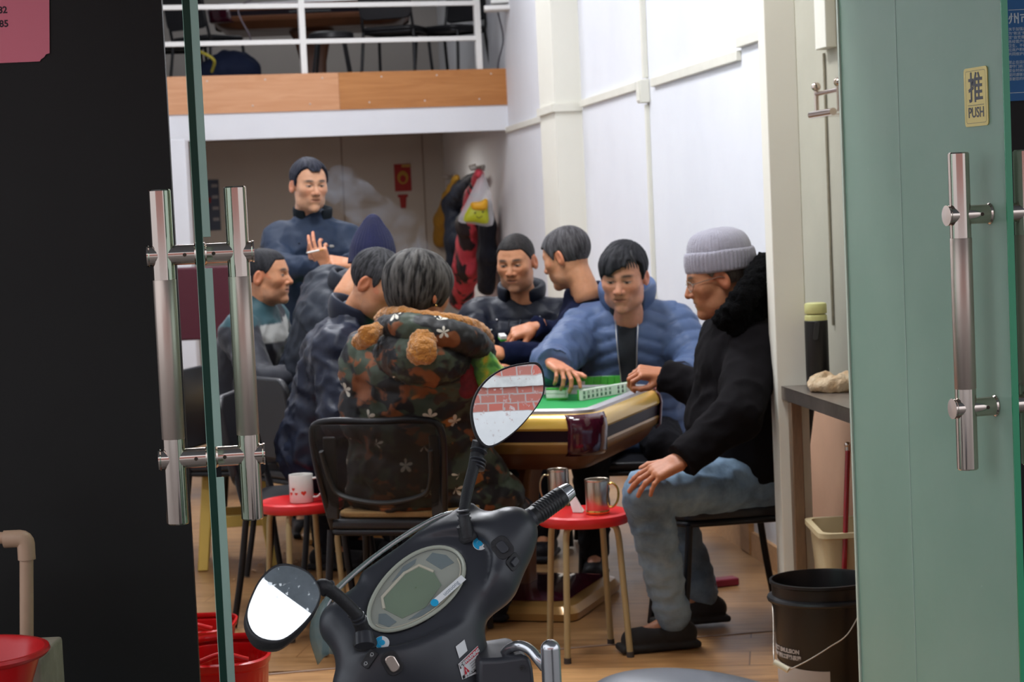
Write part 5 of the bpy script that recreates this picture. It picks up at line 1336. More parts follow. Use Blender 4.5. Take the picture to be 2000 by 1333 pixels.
if 'group' in o: del o['group']
for c_ in list(tile0.children): bpy.data.objects.remove(c_)
bpy.data.objects.remove(tile0)
# ------------------------------------------------------------------ red stools with mugs
tubeb = mat('beige_tube', (.42, .33, .17), .38, .2)
redp = mat('stool_red', (.62, .018, .020), .32, spec=.5)
def make_stool():
    r = empty('red_stool', (0, 0, 0))
    m = MB(); m.lathe([(0, .452), (.125, .452), (.145, .446), (.150, .452), (.153, .465), (.150, .477), (.140, .482), (.125, .478), (0, .476)], seg=48); m.build('seat', redp, r)
    for k in range(4):
        a = PI/4+k*PI/2; c, s = math.cos(a), math.sin(a)
        m = MB(); m.tube(spline([(c*.06, s*.06, .448), (c*.10, s*.10, .444), (c*.122, s*.122, .42), (c*.132, s*.132, .30), (c*.150, s*.150, .012)], 5), .0105, 12); m.build('leg', tubeb, r)
        m = MB(); m.cyl((c*.150, s*.150, .002), (c*.149, s*.149, .03), .013, .012, 12); m.build('foot_cap', mat('rubber_cap', (.05, .04, .035), .7), r)
    return r
s0 = make_stool(); q = G(1140, 1002, .478); place(s0, (q.x, q.y, 0), .25); S1 = q.copy()
setp(s0, 'red round stool on beige legs carrying the two steel mugs', 'stool', 'red stools')
s1 = copy_tree(s0); q = G(588, 978, .478); place(s1, (q.x, q.y, 0), .5); S2 = q.copy(); setp(s1, 'red round stool on beige legs carrying the white heart mug', 'stool', 'red stools')
def mug(name, c, r, h, bm, hm, hd, label, cat='mug', trim=None):
    e = empty(name, tuple(c), label, cat)
    m = MB(); m.lathe([(0, 0), (r*.94, 0), (r, .004), (r, h-.002), (r*.985, h), (r*.94, h-.001), (r*.93, .006), (0, .006)], c, seg=40); m.build('body', bm, e)
    d = Vector(hd).normalized(); P_ = [Vector(c)+d*(r*x)+Vector((0, 0, h*z)) for x, z in ((.96, .84), (1.35, .86), (1.72, .72), (1.78, .5), (1.62, .30), (1.3, .18), (.96, .17))]
    m = MB(); m.tube(spline(P_, 5), r*.12, 10, flat=.8); m.build('handle', hm, e)
    if trim:
        m = MB(); m.lathe([(r*1.0, .001), (r*1.02, .003), (r*1.02, .010), (r*1.0, .012)], c, seg=40, caps=False); m.build('foot_ring', trim, e)
        m = MB(); m.lathe([(r*1.0, h-.006), (r*1.03, h-.003), (r*1.0, h+.001)], c, seg=40, caps=False); m.build('rim', bm, e)
    return e
brush = mat('brushed_steel', (.55, .47, .38), .28, .95); brass = mat('brass', (.72, .48, .12), .22, .95)
q = G(1168, 1003, .4785); mug('steel_mug', q, .0385, .112, brush, brass, (1, -.1, 0), 'steel mug with a brass handle on the right red stool', trim=brass)
q = G(1092, 992, .4785)+Vector((.0, .03, 0)); mug('steel_mug', q, .034, .125, brush, mat('dull_brass', (.4, .33, .2), .3, .9), (-1, -.2, 0), 'taller steel mug behind the grip, handle to the left', trim=brass)
q = G(590, 981, .4785); hm_ = mug('heart_mug', q, .0425, .098, mat('white_glaze', (.80, .78, .74), .2), mat('white_glaze', (.8, .78, .74), .2), (1, -.15, 0), 'white mug with red heart print on the left red stool')
hm = MB()
for a0, z0_, s_, k_ in ((-PI/2+.28, .036, .0095, 0), (-PI/2-.62, .05, .007, 0), (-PI/2-.35, .034, .006, 0), (-PI/2-.9, .034, .008, 0)):
    P_ = []
    for t in np.linspace(0, 2*PI, 26, endpoint=False):
        x = 16*math.sin(t)**3/16*s_; z = (13*math.cos(t)-5*math.cos(2*t)-2*math.cos(3*t)-math.cos(4*t))/16*s_; a = a0+x/.0425
        P_.append((q.x+.0429*math.cos(a), q.y+.0429*math.sin(a), q.z+z0_+z))
    hm.add(P_, [list(range(26))])
hm.build('heart_print', mat('print_red', (.62, .05, .03), .4), hm_, smooth=0)
# tissue beside the mug
q = G(1126, 1001, .4785); V = [(0, 0, 0), (.026, -.012, 0), (.034, .012, .002), (.004, .022, .0), (.010, .004, .045), (.026, .010, .014), (-.008, .012, .03)]
m = MB(); m.add([Vector(v)*1.15+q+Vector((-.012, 0, .0)) for v in V], [[0, 1, 4], [1, 5, 4], [1, 2, 5], [2, 3, 5], [3, 6, 4], [3, 4, 5], [0, 4, 6], [0, 6, 3], [0, 3, 2, 1]]); setp(m.build('tissue', mat('tissue_paper', (.78, .76, .74), .9), smooth=0), 'crumpled white tissue on the right red stool by the mugs', 'tissue')
# yellow plastic stool at left
yel = mat('yellow_plastic', (.60, .42, .10), .45, 0, .12, 8)
r = empty('yellow_stool', (0, 0, 0)); hw = .15
m = MB(); m.prism(rrect((0, 0, .44), (1, 0, 0), (0, 1, 0), .26, .26, .04), (0, 0, .02)); m.build('seat', yel, r, bevel=.006)
for sx_, sy_ in ((1, 1), (-1, 1), (1, -1), (-1, -1)):
    m = MB(); a = Vector((sx_*.105, sy_*.105, .44)); b = Vector((sx_*hw, sy_*hw, .002)); ds = [Vector((.022, .022, 0)), Vector((-.022, .022, 0)), Vector((-.022, -.022, 0)), Vector((.022, -.022, 0))]
    m.add([b+x for x in ds]+[a+x*1.1 for x in ds], [[3, 2, 1, 0], [4, 5, 6, 7], [0, 1, 5, 4], [1, 2, 6, 5], [2, 3, 7, 6], [3, 0, 4, 7]]); m.build('leg', yel, r, bevel=.005)
for dx, dy in ((1, 0), (-1, 0), (0, 1), (0, -1)):
    m = MB(); m.box((dx*.128, dy*.128, .20), (.02 if dx else .25, .02 if dy else .25, .05)); m.build('stretcher', yel, r, bevel=.004)
q = W(462, 900, 8.9); place(r, (q.x, 8.75, 0), .12); setp(r, 'yellow plastic square stool seen behind the left door handle', 'stool')
# maroon chair back and stacked things behind the left door
q = W(405, 560, 11.2); ec = empty('maroon_chair', (q.x, q.y, 0), 'maroon upholstered chair seen behind the left door glass', 'chair')
mar = mat('maroon_vinyl', (.065, .005, .014), .5)
m = MB(); m.prism(rrect((q.x, q.y, 1.02), (1, 0, 0), (0, 0, 1), .46, .40, .03), (0, .06, 0)); m.build('backrest', mar, ec, bevel=.01)
m = MB(); m.bb((q.x-.23, q.y-.45, .42), (q.x+.23, q.y+.02, .5)); m.build('seat', mar, ec, bevel=.02)
for sx_ in (-1, 1):
    for yy in (-.42, .04): m = MB(); m.bb((q.x+sx_*.19-.02, q.y+yy-.02, .002), (q.x+sx_*.19+.02, q.y+yy+.02, .42 if yy < 0 else .84)); m.build('leg', brownm, ec, bevel=.004)
# wall calendar on back wall
def on_back(px, py, off=.006):
    P0 = bk0; nB = Vector((bk1-bk0)).normalized(); nn = Vector((nB.y, -nB.x, 0)); nn = nn if nn.y < 0 else -nn
    d = W(px, py, 1.0)-CAM; t = (P0-CAM).dot(nn)/d.dot(nn); return CAM+d*t+nn*off, -nB if nB.x < 0 else nB, nn
def back_panel(name, x0, y0, x1, y1, m, label, cat, th=.006):
    a, xd, nn = on_back(x0, y0, 0); b, _, _ = on_back(x1, y1, 0); w = (b-a).dot(xd); h = a.z-b.z; mm = MB()
    c = a+xd*w/2-Zv*h/2; mm.prism(rrect(c, xd, Zv, w, h, .004, 1), nn*th); o = mm.build(name, m, smooth=0); setp(o, label, cat); return o, c, xd, nn, w, h
red_p = mat('poster_red', (.34, .02, .02), .5); gold_p = mat('poster_gold', (.42, .24, .03), .45)
po, c, xd, nn, w, h = back_panel('red_poster', 769, 321, 804, 373, red_p, 'small red and gold new-year poster on the back wall', 'poster')
m = MB(); m.prism([c+nn*.007+xd*(.055*math.cos(a))+Zv*(.065*math.sin(a)+.0) for a in np.linspace(0, 2*PI, 20, endpoint=False)], nn*.0008); m.build('gold_motif', gold_p, po, smooth=0)
m = MB(); m.prism([c+nn*.0085+xd*(.030*math.cos(a))+Zv*(.036*math.sin(a)-.012) for a in np.linspace(0, 2*PI, 16, endpoint=False)], nn*.0008); m.build('red_motif', red_p, po, smooth=0)
m = MB(); m.box(c+nn*.007+Zv*(h/2-.02), (w*.96, .001, .028)); m.build('gold_border', gold_p, po, smooth=0)
a, xd, nn = on_back(787, 392); m = MB(); m.prism([a+xd*x+Zv*z for x, z in ((-.05, .06), (.05, .06), (.052, .035), (.034, .03), (.026, -.075), (-.026, -.075), (-.034, .03), (-.052, .035))], nn*.004); setp(m.build('red_charm', red_p, smooth=0), 'small dark red paper charm under the red poster', 'charm')
po, c, xd, nn, w, h = back_panel('wall_calendar', 400, 352, 432, 450, mat('calendar_blue', (.05, .07, .12), .5), 'bluish wall calendar behind the left door glass', 'calendar')
for k in range(4): m = MB(); m.box(c+nn*.007+Zv*(h*(.38-.22*k)), (w*.8, .001, .03)); m.build('calendar_row', mat('calendar_pale', (.35, .35, .38), .6), po, smooth=0)
m = MB(); m.box(c+nn*.0085+Zv*(h*.1)-xd*.04, (.04, .001, .05)); m.build('red_mark', red_p, po, smooth=0)
# vertical joint line in the back wall boarding
for px in (672, 830):
    a, xd, nn = on_back(px, 400, 0); m = MB(); m.box(Vector((a.x, a.y, 1.1))+nn*.003, (.012, .006, 2.2)); o = struct(m, 'trim_%d' % (8+(px > 700)), mat('joint', (.30, .24, .2), .7), smooth=0)
# ------------------------------------------------------------------ coats on the right wall under the gallery
def hook_rail(D, L_, z, lab):
    e = empty('coat_hooks', tuple(wallpt(D, 0, z)), lab, 'coat hooks')
    m = MB(); m.box(wallpt(D, .012, z), (L_, .02, .045), RW); m.build('rail', mat('rail_steel', (.5, .48, .47), .3, .8), e, bevel=.004)
    for k in (-.35, 0, .35):
        p = wallpt(D+k*L_, .02, z); m = MB(); m.tube(spline([p, p+WN*.04-Zv*.012, p+WN*.055+Zv*.02], 4), .007, 8); m.sphere(p+WN*.055+Zv*.024, .011, 10, 8); m.build('hook', mat('rail_steel', (.5, .48, .47), .3, .8), e)
    return e
D1, D2 = on_wall(940, 328).y, on_wall(884, 346).y
hook_rail(D1, .5, on_wall(942, 328).z, 'steel coat hook rail nearest, holding the red coat and plastic bag'); hook_rail(D2, .5, on_wall(884, 346).z, 'steel coat hook rail further in, holding the mustard coat')
def hung(name, pts, m, label, off=.09, k=1.9, amp=.02, h=.014):
    """pts (px, py, radius, dy along the wall)"""
    q = []
    for (px, py, r) in pts: q.append((on_wall(px, py, off), r))
    fs = [d_cap(q[i][0], q[i+1][0], q[i][1]/k*1.35, q[i+1][1]/k*1.35, WD, k) for i in range(len(q)-1)]
    a = np.array([v3(p) for p, _ in q]); R_2 = max(r for _, r in q)*2.2
    V_, F_, n_ = nets(U([fs[0]]+[(f_, .05) for f_ in fs[1:]]), a.min(0)-R_2, a.max(0)+R_2, h, 1)
    w_ = fbm(V_*np.array([1, 1, .22]), 14, 2, len(label)); V_ = V_+n_*(amp*w_)[:, None]
    o = mesh_obj(name, V_, F_, m, smooth=180); return setp(o, label, 'coat', 'coats on the hooks')
hung('hanging_coat', [(892, 348, .04), (876, 385, .07), (866, 430, .12), (862, 468, .11)], mat('mustard_cloth', (.50, .27, .03), .8, 0, .3, 8), 'mustard yellow coat hanging furthest in on the hooks', off=.07, amp=.012)
hung('hanging_coat', [(928, 345, .05), (902, 372, .10), (884, 400, .12), (895, 470, .15), (893, 560, .15)], cloth('coat_black', (.014, .018, .030), .5), 'long black coat with puffy sleeve hanging beside the red one', off=.11, amp=.018)
def red_black():
    m, nt, p, o = new_mat('red_black_print'); t = N(nt, 'TexCoord'); mp = N(nt, 'Mapping'); mp.inputs['Scale'].default_value = (1, 1, .45); nt.links.new(t.outputs['Object'], mp.inputs[0])
    n = N(nt, 'TexNoise', i_Scale=7.0, i_Detail=4.0, i_Distortion=1.0); nt.links.new(mp.outputs[0], n.inputs[0]); r = N(nt, 'ValToRGB'); r.color_ramp.elements[0].position = .46; r.color_ramp.elements[0].color = (.02, .012, .018, 1)
    r.color_ramp.elements[1].position = .48; r.color_ramp.elements[1].color = (.62, .055, .085, 1); nt.links.new(n.outputs[0], r.inputs[0]); nt.links.new(r.outputs[0], p.inputs['Base Color']); p.inputs['Roughness'].default_value = .7; return m
hung('hanging_coat', [(936, 340, .05), (925, 380, .08), (918, 440, .14), (914, 520, .15), (900, 585, .13)], red_black(), 'red and black patterned coat hanging under the plastic bag', off=.20, amp=.018)
hung('hanging_coat', [(950, 400, .06), (952, 445, .09), (953, 500, .11), (950, 560, .10)], cloth('coat_black2', (.02, .022, .032), .5, bump=.8), 'dark quilted coat at the right end of the coats', off=.10, amp=.014)
# plastic bag with yellow-green packet
q = on_wall(940, 335, .30); bg_ = empty('plastic_bag', (q.x, q.y, q.z-.5), 'clear plastic bag with yellow and green contents on the hook', 'bag')
def clear_film():
    m, nt, p, o = new_mat('clear_film'); p.inputs['Base Color'].default_value = (.75, .74, .78, 1); p.inputs['Roughness'].default_value = .2; t = N(nt, 'BsdfTransparent'); x = N(nt, 'MixShader', i_Fac=.42)
    nt.links.new(t.outputs[0], x.inputs[1]); nt.links.new(p.outputs[0], x.inputs[2]); nt.links.new(x.outputs[0], o.inputs[0]); return m
oW = [W(px, py, 15.6) for px, py in ((938, 338), (925, 365), (908, 400), (895, 432), (925, 438), (962, 440), (962, 400), (955, 365), (944, 338))]
def inflate(outline, th, name, m, parent, n=5):
    c = sum(outline, Vector())/len(outline); V = []; F = []; K = len(outline); out = spline(outline, 3, True); K = len(out)
    for side in (1, -1):
        for j in range(n+1):
            t = j/n
            for p in out: p = Vector(p); q_ = c.lerp(p, 1-t*.98); V.append(q_+Vector((0, -side*th*math.sqrt(max(0, 1-(1-t)**2)), 0)))
    for side in range(2):
        for j in range(n):
            for i in range(K):
                a = (side*(n+1)+j)*K; f_ = [a+i, a+(i+1) % K, a+K+(i+1) % K, a+K+i]; F.append(f_ if side == 0 else f_[::-1])
    return mesh_obj(name, np.array([v3(v) for v in V]), F, m, parent, smooth=180)
inflate(oW, .05, 'bag_film', clear_film(), bg_)
inflate([W(px, py, 15.56) for px, py in ((920, 398), (935, 394), (951, 388), (953, 410), (953, 436), (928, 434), (905, 430))], .03, 'packet', mat('packet_green', (.42, .44, .02), .4), bg_)
inflate([W(px, py, 15.53) for px, py in ((920, 396), (938, 394), (951, 388), (951, 408), (935, 411), (922, 408))], .03, 'packet_top', mat('packet_orange', (.75, .38, .02), .4), bg_)
m = MB()
for px, py in ((928, 416), (943, 414)): m.sphere(W(px, py, 15.49), .008, 8, 6)
m.tube(spline([W(930, 423, 15.49), W(936, 426, 15.49), W(942, 422, 15.49)], 4), .003, 6); m.build('printed_smile', steel_black, bg_)
# ------------------------------------------------------------------ kitchen corner
CZ = .875
stst = mat('worn_stainless', (.42, .37, .33), .32, .85, .3, 5, .08, 40, col2=(.22, .19, .17))
c0, c1 = G(1517, 754, CZ), G(1665, 803, CZ); cd = (c1-c0); cd.z = 0; cd.normalize(); cn = Vector((-cd.y, cd.x, 0)); cn = cn if cn.x > 0 else -cn; Lc = .98; Wc = .32
ct = empty('steel_counter', (c0.x, c0.y, 0), 'stainless steel counter on square legs beside the white column', 'counter')
m = MB(); m.prism([c0, c0+cd*Lc, c0+cd*Lc+cn*Wc, c0+cn*Wc], (0, 0, .004)); m.prism([c0-Zv*.038, c0+cd*Lc-Zv*.038, c0+cd*Lc+cn*.004-Zv*.038, c0+cn*.004-Zv*.038], (0, 0, .041)); m.prism([c0-Zv*.038, c0+cn*Wc-Zv*.038, c0+cn*Wc+cd*.004-Zv*.038, c0+cd*.004-Zv*.038], (0, 0, .041))
m.build('counter_top', stst, ct, smooth=20)
legm = mat('brown_leg_tube', (.30, .20, .13), .35, .5, .3, 20, stretch=(10, 10, 1))
for u_, v_ in ((.10, .03), (Lc-.05, .03), (.10, Wc-.04), (Lc-.05, Wc-.04)):
    p = c0+cd*u_+cn*v_; m = MB(); m.box((p.x, p.y, (CZ-.04)/2), (.036, .036, CZ-.042), np.c_[v3(cd), v3(cn), [0, 0, 1]]); m.build('leg', legm, ct, bevel=.004)
# thermos flask
q = G(1568, 766, CZ+.004); q = c0+cd*.13+cn*.10; q.z = CZ+.0045
pq = PX(q+Zv*.1); q += (W(1567, 680, PX(q+Zv*.1)[2])-(q+Zv*.1))*Vector((1, 0, 0)).dot(Vector((1, 0, 0)))*1.0 if False else Vector((0, 0, 0))
th_e = empty('thermos_flask', tuple(q), 'black thermos flask with pale yellow-green cap on the counter', 'thermos')
lime = mat('pale_lime', (.62, .62, .26), .35)
m = MB(); m.lathe([(0, 0), (.034, 0), (.0365, .004), (.0365, .205), (.035, .207), (0, .207)], q, seg=40); m.build('body', mat('matte_black', (.010, .010, .010), .45), th_e)
m = MB(); m.lathe([(.035, .206), (.0355, .208), (.0345, .222), (.030, .226), (0, .226)], q, seg=40, caps=False); m.build('collar', lime, th_e)
m = MB(); m.lathe([(.028, .224), (.028, .229)], q, seg=40, caps=False); m.build('seal', steel_black, th_e)
m = MB(); m.lathe([(0, .228), (.0335, .228), (.035, .231), (.035, .254), (.033, .260), (.025, .2625), (0, .2625)], q, seg=40); m.build('cap', lime, th_e)
m = MB(); m.prism(rrect(q+Vector((-.006, -.0385, .176)), (1, .0, 0), (.15, 0, 1), .016, .056, .006), (0, -.003, 0)); m.build('strap_loop', mat('dark_grey_rubber', (.03, .03, .03), .5), th_e, bevel=.001)
# dish rag
q = c0+cd*.30+cn*.11; q.z = CZ+.003
g = U([d_ell((0, 0, .022), (.085, .075, .024))]+[(d_ell((.055*math.cos(a), .05*math.sin(a), .026+.010*math.sin(a*3)), (.032, .03, .018)), .02) for a in np.linspace(0, 5.6, 8)]); g2_ = lambda P: np.maximum(minus(g, d_ell((.0, -.005, .062), (.04, .035, .03)), .015)(P), .001-P[:, 2])
Vr, Fr, nr_ = nets(g2_, (-.14, -.13, -.01), (.14, .13, .09), .0055, 1); Vr = Vr+nr_*(.010*fbm(Vr, 24, 3, 2)+.003*fbm(Vr, 70, 2, 5))[:, None]; Vr[:, 2] = np.maximum(Vr[:, 2], .0012)
rg = mat('rag_cloth', (.62, .52, .37), .95, 0, .45, 22, .6, 150, col2=(.38, .22, .10)); o = mesh_obj('dish_rag', Vr+v3(q), Fr, rg, smooth=180); setp(o, 'crumpled beige dish rag on the stainless counter', 'rag')
# dark canister with lid
q = c0+cd*.22+cn*.26; q.z = CZ+.0045; e = empty('canister', tuple(q), 'dark grey metal canister with knob lid at the wall end of counter', 'canister')
dg = mat('dark_tin', (.045, .047, .055), .3, .5)
m = MB(); m.lathe([(0, 0), (.058, 0), (.06, .003), (.06, .143), (.062, .146), (.058, .148), (0, .148)], q, seg=40); m.build('body', dg, e)
m = MB(); m.lathe([(.046, .148), (.046, .158), (.040, .161), (0, .163)], q, seg=32, caps=False); m.build('lid', dg, e)
m = MB(); m.tube(spline([q+Vector((-.015, 0, .161)), q+Vector((-.012, 0, .18)), q+Vector((.0, 0, .186)), q+Vector((.012, 0, .18)), q+Vector((.015, 0, .161))], 4), .003, 8); m.build('knob', chrome, e)
q = c0+cd*.40+cn*.21; q.z = CZ+.0045; m = MB(); m.bb((q.x-.02, q.y-.03, q.z), (q.x+.04, q.y+.03, q.z+.035)); setp(m.build('small_tin', dg, bevel=.004), 'small dark box on the counter by the frosted door edge', 'box')
# wall rack of steel bars with ball ends
rk = empty('wall_rack', tuple(on_wall(1610, 200)), 'small chrome wall rack with ball-ended corner posts', 'rack'); a, b = on_wall(1598, 212), on_wall(1662, 196); zb = a.z; Dz = .085; y0, y1 = 6.62, 6.30
def rp(D, off, z): return wallpt(D, off, z)
m = MB()
z_ = 1.5+(364-222)/FPX*6.7; Da, Db = 6.78, 6.53; of = .13
m.tube([rp(Da, of+.02, z_), rp(Db, of+.02, z_)], .012, 14); m.build('lower_rail', chrome, rk)
m = MB(); m.tube([rp(Da, of, z_+Dz*.80), rp(Db, of, z_+Dz*.80)], .0075, 12); m.build('upper_rail', chrome, rk)
m = MB(); m.tube([rp(Da, .01, z_-.004), rp(Db, .01, z_-.004)], .0055, 10); m.tube([rp(Da, .01, z_+Dz*.8), rp(Db, .01, z_+Dz*.8)], .0055, 10); m.build('back_rail', chrome, rk)
m = MB(); m.box(rp((Da+Db)/2, of/2+.01, z_-.008), (Da-Db-.02, of-.01, .003), RW); m.build('tray', chrome, rk)
for D_ in (Da, Db):
    for o_ in (of, .012):
        p = rp(D_, o_, z_); m = MB(); m.cyl(p, p+Zv*(Dz*.95), .0072, .0072, 12); m.sphere(p+Zv*(Dz*1.08), .0155, 16, 10); m.build('post', chrome, rk)
# ivory box and pipe on kitchen wall
p = wallpt(6.74, .02, 2.15); m = MB(); m.box(wallpt(7.02, .02, 2.48), (.13, .04, 1.02), RW); setp(m.build('wall_conduit', trunk_m, bevel=.004), 'thick ivory conduit end hanging high on the kitchen wall', 'conduit')
p = on_wall(1622, 400); m = MB(); m.tube([wallpt(p.y, .006, 1.02), wallpt(p.y, .006, 1.96)], .005, 10); setp(m.build('rusty_pipe', mat('rusty_paint', (.40, .36, .27), .6, 0, .4, 12)), 'thin rusty pipe running down the grey kitchen wall', 'pipe')
# mop handle, cream bin, paint bucket
q = G(1650, 1180, 0.30); mp_ = empty('mop_handle', (q.x, q.y, .0), 'red mop handle with steel knob leaning beside the counter', 'mop')
A, B_ = W(1656, 880, 6.12), W(1648, 1150, 6.12); B2 = A+(B_-A)*((A.z-.02)/(A.z-B_.z))
m = MB(); m.cyl(B2, A, .0085, .0080, 16); m.build('pole', mat('red_pole', (.30, .012, .018), .25, .3, coat=.6), mp_)
m = MB(); m.cyl(A, A+Vector((0, 0, .012)), .0085, .008, 16); m.sphere(A+Vector((0, 0, .016)), .0095, 16, 10); m.build('knob', chrome, mp_)
m = MB(); m.cyl(B2-Vector((0, 0, .012)), B2+Vector((0, 0, .05)), .035, .02, 16); m.build('mop_head', mat('mop_grey', (.3, .29, .28), .9, bump=.8), mp_)
crm = mat('cream_plastic', (.68, .56, .33), .4, 0, .15, 6)
q = W(1655, 1043, 6.1); e = empty('cream_bin', (q.x, q.y+.02, 0), 'cream rectangular plastic bin under the counter', 'bin'); bx, by, zz = q.x+.045, q.y+.17, q.z
V = []; F = []
for (hx, hy, z) in ((.080, .11, .004), (.115, .15, zz-.02), (.128, .165, zz-.015), (.128, .165, zz), (.110, .147, zz), (.077, .106, .012)): V += [v3(v) for v in rrect((bx, by, z), (1, 0, 0), (0, 1, 0), 2*hx, 2*hy, .035, 4)]
n = len(V)//6
for i in range(5):
    for k in range(n): k2 = (k+1) % n; F.append([i*n+k, i*n+k2, (i+1)*n+k2, (i+1)*n+k])
F.append([5*n+k for k in range(n)]); F.append([k for k in range(n)][::-1])
mesh_obj('body', np.array(V), F, crm, e, smooth=30)
# bucket
bq = W(1606, 1140, 5.86); bx, by = bq.x, bq.y; R_b = .148; hB = .372
bk = empty('paint_bucket', (bx, by, .012), 'black paint bucket with white label and wire handle by the door', 'bucket')
blk = mat('bucket_black', (.010, .010, .011), .35)
m = MB(); m.lathe([(0, 0), (R_b*.86, 0), (R_b*.88, .004), (R_b*.955, hB-.07), (R_b*.96, hB-.062), (R_b*1.06, hB-.058), (R_b*1.075, hB-.052), (R_b*1.06, hB-.046), (R_b*.975, hB-.042), (R_b*.985, hB-.012), (R_b*1.02, hB-.008), (R_b*1.02, hB), (R_b*.97, hB+.001), (R_b*.955, hB-.01), (R_b*.85, .01), (0, .01)], (bx, by, .013), seg=64); m.build('body', blk, bk)
lab = mat('label_grey_white', (.48, .45, .43), .45, 0, .15, 8)
def rb(z): return R_b*(.88+(.955-.88)*(z/(hB-.07)))+.0012
def arc_patch(a0, a1, z0f, z1, m_, name, n=24):
    V = []; F = []
    for i in range(n+1):
        a = a0+(a1-a0)*i/n
        for z in (z0f(i/n), z1(i/n)): V.append((bx+rb(z)*math.cos(a), by+rb(z)*math.sin(a), .013+z))
    for i in range(n): F.append([2*i, 2*i+2, 2*i+3, 2*i+1])
    return mesh_obj(name, np.array(V), F, m_, bk, smooth=60)
arc_patch(math.radians(-186), math.radians(-93), lambda t: .012, lambda t: .150-.018*math.sin(t*PI*.5), lab, 'label')
def arc_text(s, size, a_start, z, m_, name):
    t = text_obj(name, s, size, Matrix.Identity(4), m_, bk, .0002, align='LEFT', bold=.0007); me = t.data; b0 = BASE[bk.name]
    for v in me.vertices:
        x, y = v.co.x+b0.x, v.co.y+b0.y; r_ = rb(z)+.0008+(v.co.z+b0.z); a = a_start+x/rb(z); v.co = Vector((bx+r_*math.cos(a), by+r_*math.sin(a), .013+z+y))-b0
arc_text('PROJECT EMULSION', .0165, math.radians(-191), .183, lab, 'lettering'); arc_text('PAINT 建筑工程乳胶漆', .0135, math.radians(-184), .165, lab, 'lettering')
m = MB(); aL, aR = math.radians(-170), math.radians(8)
pL = Vector((bx+R_b*math.cos(math.radians(178)), by, .013+hB-.05)); pR = Vector((bx+R_b*1.0, by+.02, .013+hB-.05)); lo_ = W(1532, 1302, 5.62)
g0 = W(1512, 1294, 5.62); g1 = W(1540, 1310, 5.60)
m.tube(spline([pR, W(1684, 1190, 5.72), W(1655, 1240, 5.66), W(1620, 1265, 5.63), W(1580, 1290, 5.61), g1], 6), .0018, 8); m.tube(spline([g0, W(1511, 1270, 5.7), W(1510, 1200, 5.8), pL], 6), .0018, 8); m.tube([g0, g1], .0018, 8)
m.build('bail_wire', mat('bail_wire', (.5, .45, .38), .35, .8), bk)
m = MB(); m.cyl(g0, g1, .0085, .0085, 16); m.build('bail_grip', mat('ivory_plastic', (.72, .68, .52), .35), bk)
# red baskets on the floor behind the left glass
def basket(cx, cy, rx, ry, h, zt, lab, rz=0):
    e = empty('red_basket', (cx, cy, .012), lab, 'basket', 'red plastic baskets'); seg = 64; V = []; F = []
    R2 = Matrix.Rotation(rz, 3, 'Z')
    def sup(a, n=3.2): c, s = math.cos(a), math.sin(a); return math.copysign(abs(c)**(2/n), c), math.copysign(abs(s)**(2/n), s)
    rows = [(.74, .0), (.78, .03), (.86, .35), (.93, .72), (.97, .93), (1.03, .95), (1.05, 1.0), (1.0, 1.01), (.955, .97)]
    for k_, t in rows:
        for i in range(seg): c, s = sup(2*PI*i/seg); V.append(v3(R2 @ Vector((cx*0+rx*k_*c, ry*k_*s, 0)))+np.array([cx, cy, zt*0+h*t+.013]))
    for j in range(len(rows)-1):
        for i in range(seg):
            if j == 2 and i % 2 == 0: continue
            if j == 3 and i % 4 == 9: continue
            i2 = (i+1) % seg; F.append([j*seg+i, j*seg+i2, (j+1)*seg+i2, (j+1)*seg+i])
    F.append([i for i in range(seg)][::-1]); mesh_obj('body', np.array(V), F, red, e, smooth=40, solid=.004)
    m = MB(); m.tube(spline([v3(R2 @ Vector((-rx*.55, -ry*.9, 0)))+np.array([cx, cy, h*1.0+.02]), v3(R2 @ Vector((0, -ry*1.0, 0)))+np.array([cx, cy, h*1.06+.02]), v3(R2 @ Vector((rx*.55, -ry*.9, 0)))+np.array([cx, cy, h*1.0+.02])], 6), .007, 10); m.build('handle', red, e)
    return e
q = W(440, 1272, 5.35); basket(q.x-.0, q.y, .115, .19, q.z-.01, 0, 'square red plastic basket on the floor behind the left glass door', .1)
q = W(378, 1240, 5.95); basket(q.x, q.y+.10, .105, .14, q.z-.0, 0, 'taller red basket behind the square one at the black wall edge', .0)
# floor litter
lit = MB(); rnd_ = random.Random(3); stuff = []
for k in range(26):
    px, py = rnd_.choice([(rnd_.uniform(575, 640), rnd_.uniform(1060, 1110)), (rnd_.uniform(450, 560), rnd_.uniform(1080, 1140)), (rnd_.uniform(1230, 1500), rnd_.uniform(1090, 1235))])
    p = G(px, py, .002); a = rnd_.uniform(0, PI); L_ = rnd_.uniform(.008, .02); lit.box(p+Zv*.004, (L_, L_*.45, .006), np.array(Matrix.Rotation(a, 3, 'Z') @ Matrix.Rotation(rnd_.uniform(-.4, .4), 3, 'X')))
o = lit.build('floor_litter', mat('peel_scraps', (.55, .35, .2), .8, 0, .4, 30), smooth=0); setp(o, 'scattered crumbs and peel scraps on the wooden floor', 'litter', kind='stuff')
q = G(1415, 1145, .0); m = MB(); m.box(q+Zv*.0165, (.10, .06, .03), np.array(Matrix.Rotation(.3, 3, 'Z'))); setp(m.build('crushed_packet', mat('packet_maroon', (.22, .015, .04), .45), bevel=.006), 'small maroon packet on the floor beside the black chair legs', 'packet')
# floor wood crate under the far wall seat
q = G(1480, 1095, 0); m = MB(); m.box((q.x+.05, q.y+.2, .09), (.16, .16, .175), RW); setp(m.build('wooden_box', wood_mat('box_wood', (.32, .16, .06), (.46, .25, .11), (3, 3, 20)), bevel=.005), 'low wooden box by the right wall behind the chair legs', 'box')
